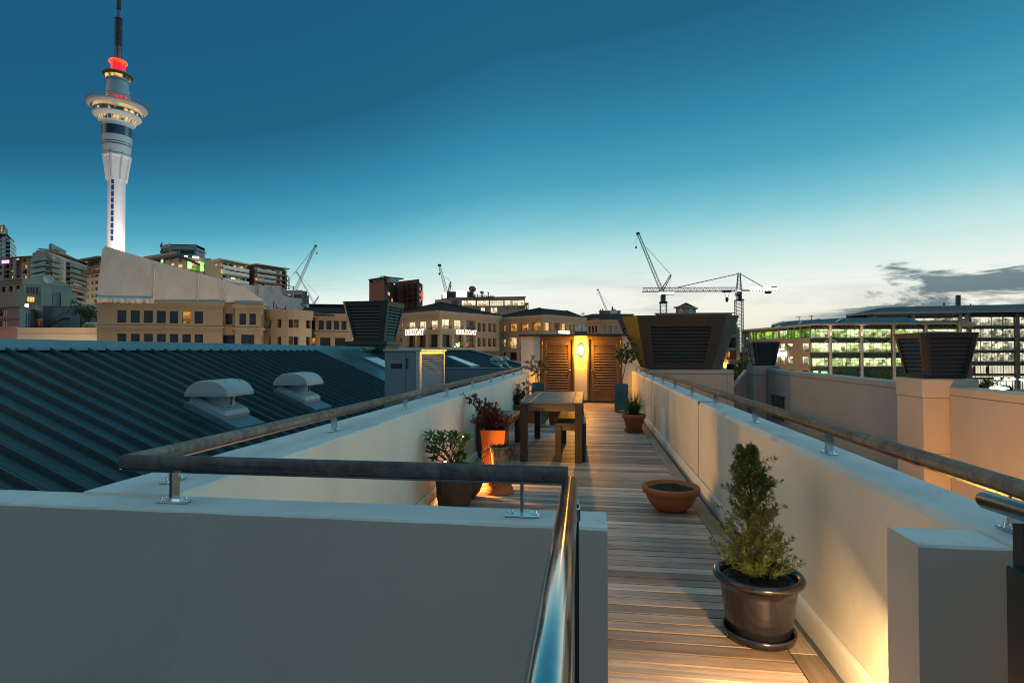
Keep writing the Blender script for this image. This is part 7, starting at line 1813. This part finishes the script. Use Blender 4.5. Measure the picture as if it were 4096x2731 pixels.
for y in (990, 1130): _, z = frw.hit(*c7(700, y)); frw.box(m, 0, frw.L, z - .04, z + .04, .002, .03)
m.build('panel_joint', brown_wall, b.t)
b.body([gp(u_(300), 176), gp(u_(1082), 152)], z1_, beige, 22)
m = MB(); a0, z = frw.hit(*c7(652, 1020)); a1, z2 = frw.hit(*c7(776, 960)); frw.box(m, a0, a1, z, z2, .15, .7); a0, z = frw.hit(*c7(692, 950)); a1, z2 = frw.hit(*c7(748, 928)); frw.box(m, a0, a1, z + .3, z2, .15, .6)
m.build('lit_sign', emit('stone_wing_sign', (1, .98, .9), 3.6), b.t)
# glass curtain, five bays of eight and a half metres
DX = 150.0
ua_, ub_ = u_(1082), c8(1128, 0)[0]
A_, B_ = gp(ua_, DX + .5), gp(ub_, DX + .5)
fr = FR(A_, B_)
zc_ = lambda y: fr.hit(u_(1500), c7(0, y)[1])[1]
colu = [u_(1300), u_(1690), c8(435, 0)[0], c8(770, 0)[0], c8(1125, 0)[0]]
xs_ = [0] + [fr.hit(u, 1400)[0] for u in colu]
floors = [(678, 788, 'yellowgreen'), (850, 968, 'yellowgreen'), (1040, 1146, 'yellowgreen'), (1205, 1320, 'deep'), (1370, 1480, 'deep')]
sp = MB(); tr = MB()
for i in range(5):
    for y0_, y1_, st in floors:
        a_, c_ = xs_[i] + .2, xs_[i + 1] - .2
        window(b.t, fr, (a_, c_, zc_(y1_), zc_(y0_)), .0, st, 7 if i else 4, 1, .06, bronze)
prevb = 606
for y0_, y1_, st in floors + [(1500, 1510, '')]:
    fr.box(sp, 0, fr.L, zc_(y0_), zc_(prevb), -.5, -.05); zt2, zb2 = zc_(prevb) - .15, zc_(y0_) + .15; n = int(fr.L / 1.2)
    for i in range(n):
        x0, x1 = fr.L * i / n, fr.L * (i + 1) / n; tr.bar(fr.p(x0, .35, zb2 if i % 2 else zt2), fr.p(x1, .35, zt2 if i % 2 else zb2), .1)
    tr.bar(fr.p(0, .35, zt2), fr.p(fr.L, .35, zt2), .14); tr.bar(fr.p(0, .35, zb2), fr.p(fr.L, .35, zb2), .14); tr.bar(fr.p(0, .5, zb2 + 1.1), fr.p(fr.L, .5, zb2 + 1.1), .07)
    prevb = y1_
sp.build('spandrel', mat('green_spandrel', (.035, .07, .035), .3, var=.2, vscale=.4), b.t); tr.build('sunshade_truss', mat('truss_steel', (.13, .14, .10), .6), b.t)
colm = mat('pale_column', (.42, .36, .30), .6)
for s_ in xs_[1:]:
    m = MB(); P_ = fr.p(s_, 1.0, 0); m.tube([(P_.x, P_.y, GZ), (P_.x, P_.y, zc_(612))], .36, 12)
    for y, dy in ((640, 1), (800, -1)):
        for k_ in (-1, 1): m.bar((P_.x, P_.y, zc_(y)), (P_.x + k_ * 1.6, P_.y, zc_(y) + .8 * dy), .22)
    m.build('column', colm, b.t)
    if s_ < xs_[3]: lamp('column_uplight', 'SPOT', (P_.x - .2, P_.y - 1.3, zc_(815)), 900, (1, .72, .38), b.t, .15, (P_.x, P_.y, zc_(640)), 50, .6)
Q_ = [Vector((*gp(u_(210), 172), 0)), Vector((*gp(u_(700), 158), 0)), Vector((*gp(u_(1160), 148), 0)), Vector((*gp(c8(1300, 0)[0], 148), 0))]
zz = [zat(u_(210), c7(0, 684)[1], 172), zat(u_(700), c7(0, 645)[1], 158), zat(u_(1160), c7(0, 604)[1], 148), zat(c8(1300, 0)[0], c8(0, 490)[1], 148)]
m = MB(); bk = [p + Vector((p.x, p.y, 0)).normalized() * 26 for p in Q_]
F_ = [Vector((p.x, p.y, z)) for p, z in zip(Q_, zz)]; G_ = [Vector((p.x, p.y, z)) for p, z in zip(bk, zz)]
m.add(F_ + G_ + [p - Vector((0, 0, .45)) for p in F_] + [p - Vector((0, 0, .45)) for p in G_], [(i, i + 1, 5 + i, 4 + i) for i in range(3)] + [(8 + i, 9 + i, 13 + i, 12 + i) for i in range(3)] + [(i, i + 1, 9 + i, 8 + i) for i in range(3)] + [(0, 4, 12, 8), (3, 7, 15, 11)])
m.build('roof_overhang', mat('eaves_pale', (.36, .30, .25), .6), b.t)
m = MB(); P_ = [at(*c7(580, 630), 166), at(*c7(790, 578), 172), at(*c7(960, 567), 172), at(*c7(1470, 538), 166), at(*c7(1882, 532), 164), at(*c8(560, 438), 164), at(*c8(740, 482), 158)]
lo_ = [Vector((p.x * .93, p.y * .93, zz[1] + .05 if i < 2 else zz[2] + .05)) for i, p in enumerate(P_)]
m.add([tuple(p) for p in P_] + [tuple(p) for p in lo_] + [tuple(Vector((p.x * 1.1, p.y * 1.1, p.z))) for p in P_], [(i, i + 1, 8 + i, 7 + i) for i in range(6)] + [(i, i + 1, 15 + i, 14 + i) for i in range(6)]); m.build('roof', blue_roof, b.t)
for x0, y0_, x1, y1_ in ((930, 612, 965, 568), (1390, 588, 1475, 538), (600, 625, 740, 585)): m = MB(); m.bar(at(*c7(x0, y0_), 156), at(*c7(x1, y1_), 165), .5, .3); m.build('roof_rib', pale_frame, b.t)
m = MB()
for x, y0_, y1_ in ((930, 520, 566), (1085, 508, 566), (1175, 548, 570)): m.bar(at(*c7(x, y0_), 166), at(*c7(x, y1_), 166), .16); m.bar(at(*c7(x - 35, y0_ + 6), 166), at(*c7(x + 25, y0_ + 4), 166), .1)
m.build('roof_aerial', dark_steel, b.t)
fr0 = fr
for lbl, (x0, x1, y0_, y1_), em in (('lit white sign at street level of the beige wing', (1083, 1136, 1203, 1242), emit('street_sign_white', (.85, 1, .8), 2.2)), ('lit green sign beside the white one at street level', (1180, 1250, 1204, 1242), emit('street_sign_green', (.2, 1, .25), 1.5, (.5, 1, .5), .8))):
    a0, z1b = fr0.hit(*c7(x0, y0_)); a1, z0b = fr0.hit(*c7(x1, y1_)); m = MB(); fr0.box(m, a0, a1, z0b, z1b, 1.0, 1.3); tag(m.build('lit_street_sign', em), lbl, 'sign', kind='thing')

b = Bld('glass_offices', 'larger curved roof glass offices at the edge of the photo with cream lit floors', 3950, 186)
DO = 184.0
A_, B_ = gp(c8(1140, 0)[0], DO), gp(c8(2050, 0)[0], DO)
fr = FR(A_, B_); zc_ = lambda y: fr.hit(c8(1500, 0)[0], c8(0, y)[1])[1]
px = [1142, 1240, 1712, 1760, 2040]
rows = [(436, 530, 'office'), (560, 655, 'office'), (688, 785, 'office'), (810, 905, 'office'), (940, 1030, 'lobby'), (1048, 1072, 'lobby'), (1082, 1200, 'lobby'), (1225, 1330, 'lobby')]
sp = MB(); prevb = 405
for y0_, y1_, st in rows:
    for xa, xb, nx in ((1142, 1222, 3), (1244, 1360, 4), (1362, 1478, 4), (1480, 1596, 4), (1598, 1712, 4), (1744, 1880, 5), (1882, 2040, 5)):
        a0, _ = fr.hit(*c8(xa, 700)); a1, _ = fr.hit(*c8(xb, 700)); window(b.t, fr, (a0, a1, zc_(y1_), zc_(y0_)), 0, st, nx, 1, .09, pale_frame)
    fr.box(sp, 0, fr.L, zc_(y0_), zc_(prevb), -.5, -.05); prevb = y1_
    fr.box(sp, 0, fr.L, zc_(y0_) - .2, zc_(y0_) - .08, .2, .5)
sp.build('spandrel', mat('grey_spandrel', (.055, .055, .045), .5, var=.15, vscale=.4), b.t)
for x, w_ in ((1226, 17), (1728, 20), (2045, 20)): m = MB(); a0, _ = fr.hit(*c8(x, 700)); fr.box(m, a0 - w_ / 60, a0 + w_ / 60 + .4, GZ, zc_(395), .004, .9); m.build('column', MATS.get('office_column') or mat('office_column', (.14, .135, .12), .7), b.t)
m = MB(); w2 = FR(gp(c8(180, 0)[0], 190), gp(c8(1140, 0)[0], DO)); z2 = lambda y: w2.hit(c8(900, 0)[0], c8(0, y)[1])[1]
for xa, xb in ((250, 640), (660, 1130)):
    a0, _ = w2.hit(*c8(xa, 430)); a1, _ = w2.hit(*c8(xb, 430)); window(b.t, w2, (a0, a1, z2(480), z2(450)), 0, 'office' if xa > 600 else 'black', 8, 1, .09, pale_frame); window(b.t, w2, (a0, a1, z2(448), z2(415)), 0, 'black', 8, 1, .09, pale_frame)
w2.box(m, 0, w2.L, z2(414), z2(398), -.4, .3)
for x in (250, 650, 1145, 1215): a0, _ = w2.hit(*c8(x, 430)); w2.box(m, a0 - .5, a0 + .5, z2(520), z2(400), .004, .7)
m.build('upper_frame', grey_wall, b.t)
m = MB(); P_ = [at(*c8(-40, 418), 200), at(*c8(120, 385), 205), at(*c8(300, 345), 212), at(*c8(450, 333), 216), at(*c8(1160, 318), 220), at(*c8(1819, 305), 222), at(*c8(2100, 300), 222)]
E_ = [at(*c8(-40, 421), 190), at(*c8(190, 402), 188), at(*c8(400, 396), 186), at(*c8(700, 392), 184), at(*c8(1160, 385), 182), at(*c8(1819, 374), 181), at(*c8(2100, 370), 181)]
B2 = [Vector((p.x * 1.14, p.y * 1.14, p.z - 3)) for p in P_]
m.add([tuple(p) for p in P_ + E_ + B2], [(i, i + 1, 8 + i, 7 + i) for i in range(6)] + [(i, i + 1, 15 + i, 14 + i) for i in range(6)]); m.build('roof', dark_roof, b.t)
m = MB()
for i in range(6): m.bar(E_[i], E_[i + 1], .5, .7)
m.build('eaves', grey_wall, b.t)
m = MB(); m.bar(at(*c8(1130, 210), 221), at(*c8(1130, 318), 221), 1.2); m.bar(at(*c8(982, 290), 221), at(*c8(982, 320), 221), .35); m.bar(at(*c8(972, 298), 221), at(*c8(992, 296), 221), .3); m.bar(at(*c8(1262, 300), 221), at(*c8(1262, 316), 221), .3); m.build('roof_mast', dark_steel, b.t)
b.body([gp(c8(180, 0)[0], 190), A_, B_], zc_(405), grey_wall, 20)
# street level in front of the larger offices
t = thing('fascia_sign', 'dark fascia sign with pale lettering over the entrance of the curved roof offices', 'sign', fr.p(fr.L * .3, .6, zc_(1100)))
a0, z1b = fr.hit(*c11(1085, 548)); a1, z0b = fr.hit(*c11(1645, 622)); m = MB(); fr.box(m, a0, a1, z0b, z1b, .6, .9); m.build('panel', bronze, t)
fc = bpy.data.curves.new('lettering', 'FONT'); fc.body = 'Auckland Transport'; fc.extrude = .01; fc.align_x = 'LEFT'; fc.align_y = 'CENTER'
hgt_ = z1b - z0b; fc.size = hgt_ * .72
fo = bpy.data.objects.new('lettering', fc); COL.objects.link(fo); fo.parent = t
a2, _ = fr.hit(*c11(1225, 590)); p_ = fr.p(a2, .93, (z0b + z1b) / 2); fo.location = p_ - t.location
fo.rotation_euler = (pi / 2, 0, atan2(fr.e.y, fr.e.x)); fc.materials.append(emit('sign_cream', (.9, .75, .55), .75))
bpy.context.view_layer.update(); w_ = (a1 - a2) * .96
fo.scale = (min(1.2, w_ / max(fo.dimensions.x, .01)),) * 2 + (1,)
fm = bpy.data.meshes.new_from_object(fo); fm.name = 'lettering'; lo_ = bpy.data.objects.new('lettering_mesh', fm); COL.objects.link(lo_)
lo_.parent = t; lo_.location = fo.location; lo_.rotation_euler = fo.rotation_euler; lo_.scale = fo.scale
bpy.data.objects.remove(fo); lo_.name = 'lettering'
m = MB(); q = fr.p(a0 + (a2 - a0) * .62, .92, (z0b + z1b) / 2); m.tube([(q.x + cos(2 * pi * k / 16) * hgt_ * .3 * fr.e.x, q.y + cos(2 * pi * k / 16) * hgt_ * .3 * fr.e.y, q.z + sin(2 * pi * k / 16) * hgt_ * .3) for k in range(17)], hgt_ * .06, 5); m.build('round_emblem', MATS['sign_cream'], t)
for i, (x0, x1) in enumerate(((1650, 1722), (1735, 1860), (1872, 2000))):
    a0, z1b = fr.hit(*c11(x0, 630)); a1, z0b = fr.hit(*c11(x1, 730)); m = MB(); fr.box(m, a0, a1, z0b, z1b, .6, .75)
    tag(m.build('lit_screen', MATS.get('screen') or emit('screen', (.75, 1, .95), 1.7, (.4, .85, .8), .6)), ('narrow bluish lit screen nearest the dark fascia sign', 'wide bluish lit screen in the middle of the row by the fascia sign', 'bluish lit screen at the far end of the row from the fascia sign')[i], 'screen', 'lit screens at street level', 'thing')
def flag(label, x, y0_, y1_, col):
    p_ = at(*c11(x, y0_), 180); q_ = at(*c11(x, y1_), 180); t = thing('street_flag', label, 'flag', (p_.x, p_.y, q_.z), 'flags before the offices')
    m = MB(); m.bar((p_.x, p_.y, GZ), (p_.x, p_.y, p_.z + .3), .12); m.build('pole', dark_steel, t)
    m = MB(); n = 8; H = p_.z - q_.z; V_ = []
    for i in range(n + 1):
        f = i / n; w_ = .9 * sin(pi * (f * .9 + .1)) + .15; V_ += [(p_.x - .02, p_.y, p_.z - H * f), (p_.x - w_ * .5, p_.y - .25 * sin(f * 9), p_.z - H * f - .2), (p_.x - w_, p_.y + .2 * cos(f * 7), p_.z - H * f - .3)]
    m.add(V_, [(i * 3 + k, i * 3 + k + 1, i * 3 + k + 4, i * 3 + k + 3) for i in range(n) for k in range(2)], 0, True); m.build('cloth', mat('flag_' + ('red' if col[0] > .1 else 'dark'), col, .8), t)
flag('limp dark red and black flag hanging before the cream lit glazing', 900, 150, 440, (.22, .03, .02)); flag('limp dark grey flag hanging right of the red flag', 1300, 150, 400, (.04, .03, .04))
ZS = onplane(*c11(1400, 905), Vector((0, 0, 0)), Vector((0, 0, 1))).z if 0 else GZ
head = emit('street_lamp_head', (1, .86, .55), 5)
for i, (x, y, d_) in enumerate(((1550, 545, 172), (1820, 565, 178), (2015, 558, 168), (2300, 576, 164))):
    p_ = at(*c11(x, y), d_); t = thing('street_lamp', ('glowing street lamp nearest the dark fascia sign', 'glowing street lamp over the row of lit screens', 'glowing street lamp right of the lit screens', 'glowing street lamp at the very edge of the photo')[i], 'street lamp', (p_.x, p_.y, GZ), 'street lamps before the offices')
    m = MB(); m.tube([(p_.x, p_.y, GZ), (p_.x, p_.y, p_.z - .3)], .16, 8); m.build('pole', colm, t)
    m = MB(); m.lathe((p_.x, p_.y, p_.z - .35), [(.15, 0), (.7, .2), (.75, .4), (.4, .6)], 12); m.build('head', head, t)
p_ = at(*c11(1612, 842), 150); t = thing('mushroom_lamp', 'wide glowing mushroom shaped lamp in front of the offices', 'street lamp', (p_.x, p_.y, GZ))
m = MB(); m.tube([(p_.x, p_.y, GZ), (p_.x, p_.y, p_.z - .5)], .22, 8); m.build('post', colm, t)
m = MB(); m.lathe((p_.x, p_.y, p_.z - .5), [(.3, 0), (.9, .1), (2.0, .45), (2.1, .6), (1.2, .95), (.001, 1.1)], 24); m.build('shade', head, t)
lamp('street_glow', 'POINT', (p_.x, p_.y - 4, p_.z - 1), 2500, (1, .68, .32), t, .6)
for i, (x, y0_, y1_) in enumerate(((1180, 650, 930), (1830, 820, 980))):
    b0 = at(*c11(x, y1_), 168); tp = at(*c11(x, y0_), 168)
    tree('street_tree', ('dark bushy street tree below the fascia sign', 'dark rounded street tree right of the mushroom lamp')[i], (b0.x, b0.y, GZ), (tp.z - GZ) * .95, 2.2 if i == 0 else 1.7, 420, .7)
p_ = at(*c12(900, 1000), 92); tree('dark_tree', 'dark leafy tree beside the foot of the amber uplit building', (p_.x, p_.y, GZ), p_.z - GZ + 1.6, 2.3, 700, .5)
# parked car
p_ = at(*c11(860, 870), 172)
cz = p_.z - .3
t = thing('parked_car', 'pale hatchback parked under the glass offices behind the orange lit wall', 'car', (p_.x, p_.y, cz))
m = MB(); prof = [(-2.2, .35), (-2.25, .75), (-2.0, .95), (-1.2, 1.0), (-.6, 1.42), (.9, 1.45), (1.7, 1.05), (2.15, .95), (2.25, .5), (2.2, .3)]
m.prism([(p_.x + x, p_.y - .85, cz + z) for x, z in prof], (0, 1.7, 0)); m.build('body', mat('car_paint', (.55, .50, .42), .3, coat=.5), t)
m = MB(); m.prism([(p_.x + x, p_.y - .865, cz + z) for x, z in [(-1.1, 1.0), (-.55, 1.36), (.85, 1.38), (1.5, 1.02)]], (0, .012, 0)); m.build('side_window', black_glass, t)
for x in (-1.4, 1.4):
    m = MB(); m.lathe((0, 0, 0), [(.33, 0), (.33, .2), (.18, .21), (.001, .2)], 16); m.rot(Matrix.Translation((p_.x + x, p_.y - .66, cz + .33)) @ Matrix.Rotation(pi / 2, 4, 'X')); m.build('wheel', black_paint, t)
m = MB(); m.box((p_.x - 30, p_.y - 14, cz - .3), (p_.x + 45, p_.y + 8, cz - .004)); st_ = m.build('pavement', mat('street_paving', (.22, .18, .14), .8, var=.2, vscale=.4)); struct(st_)
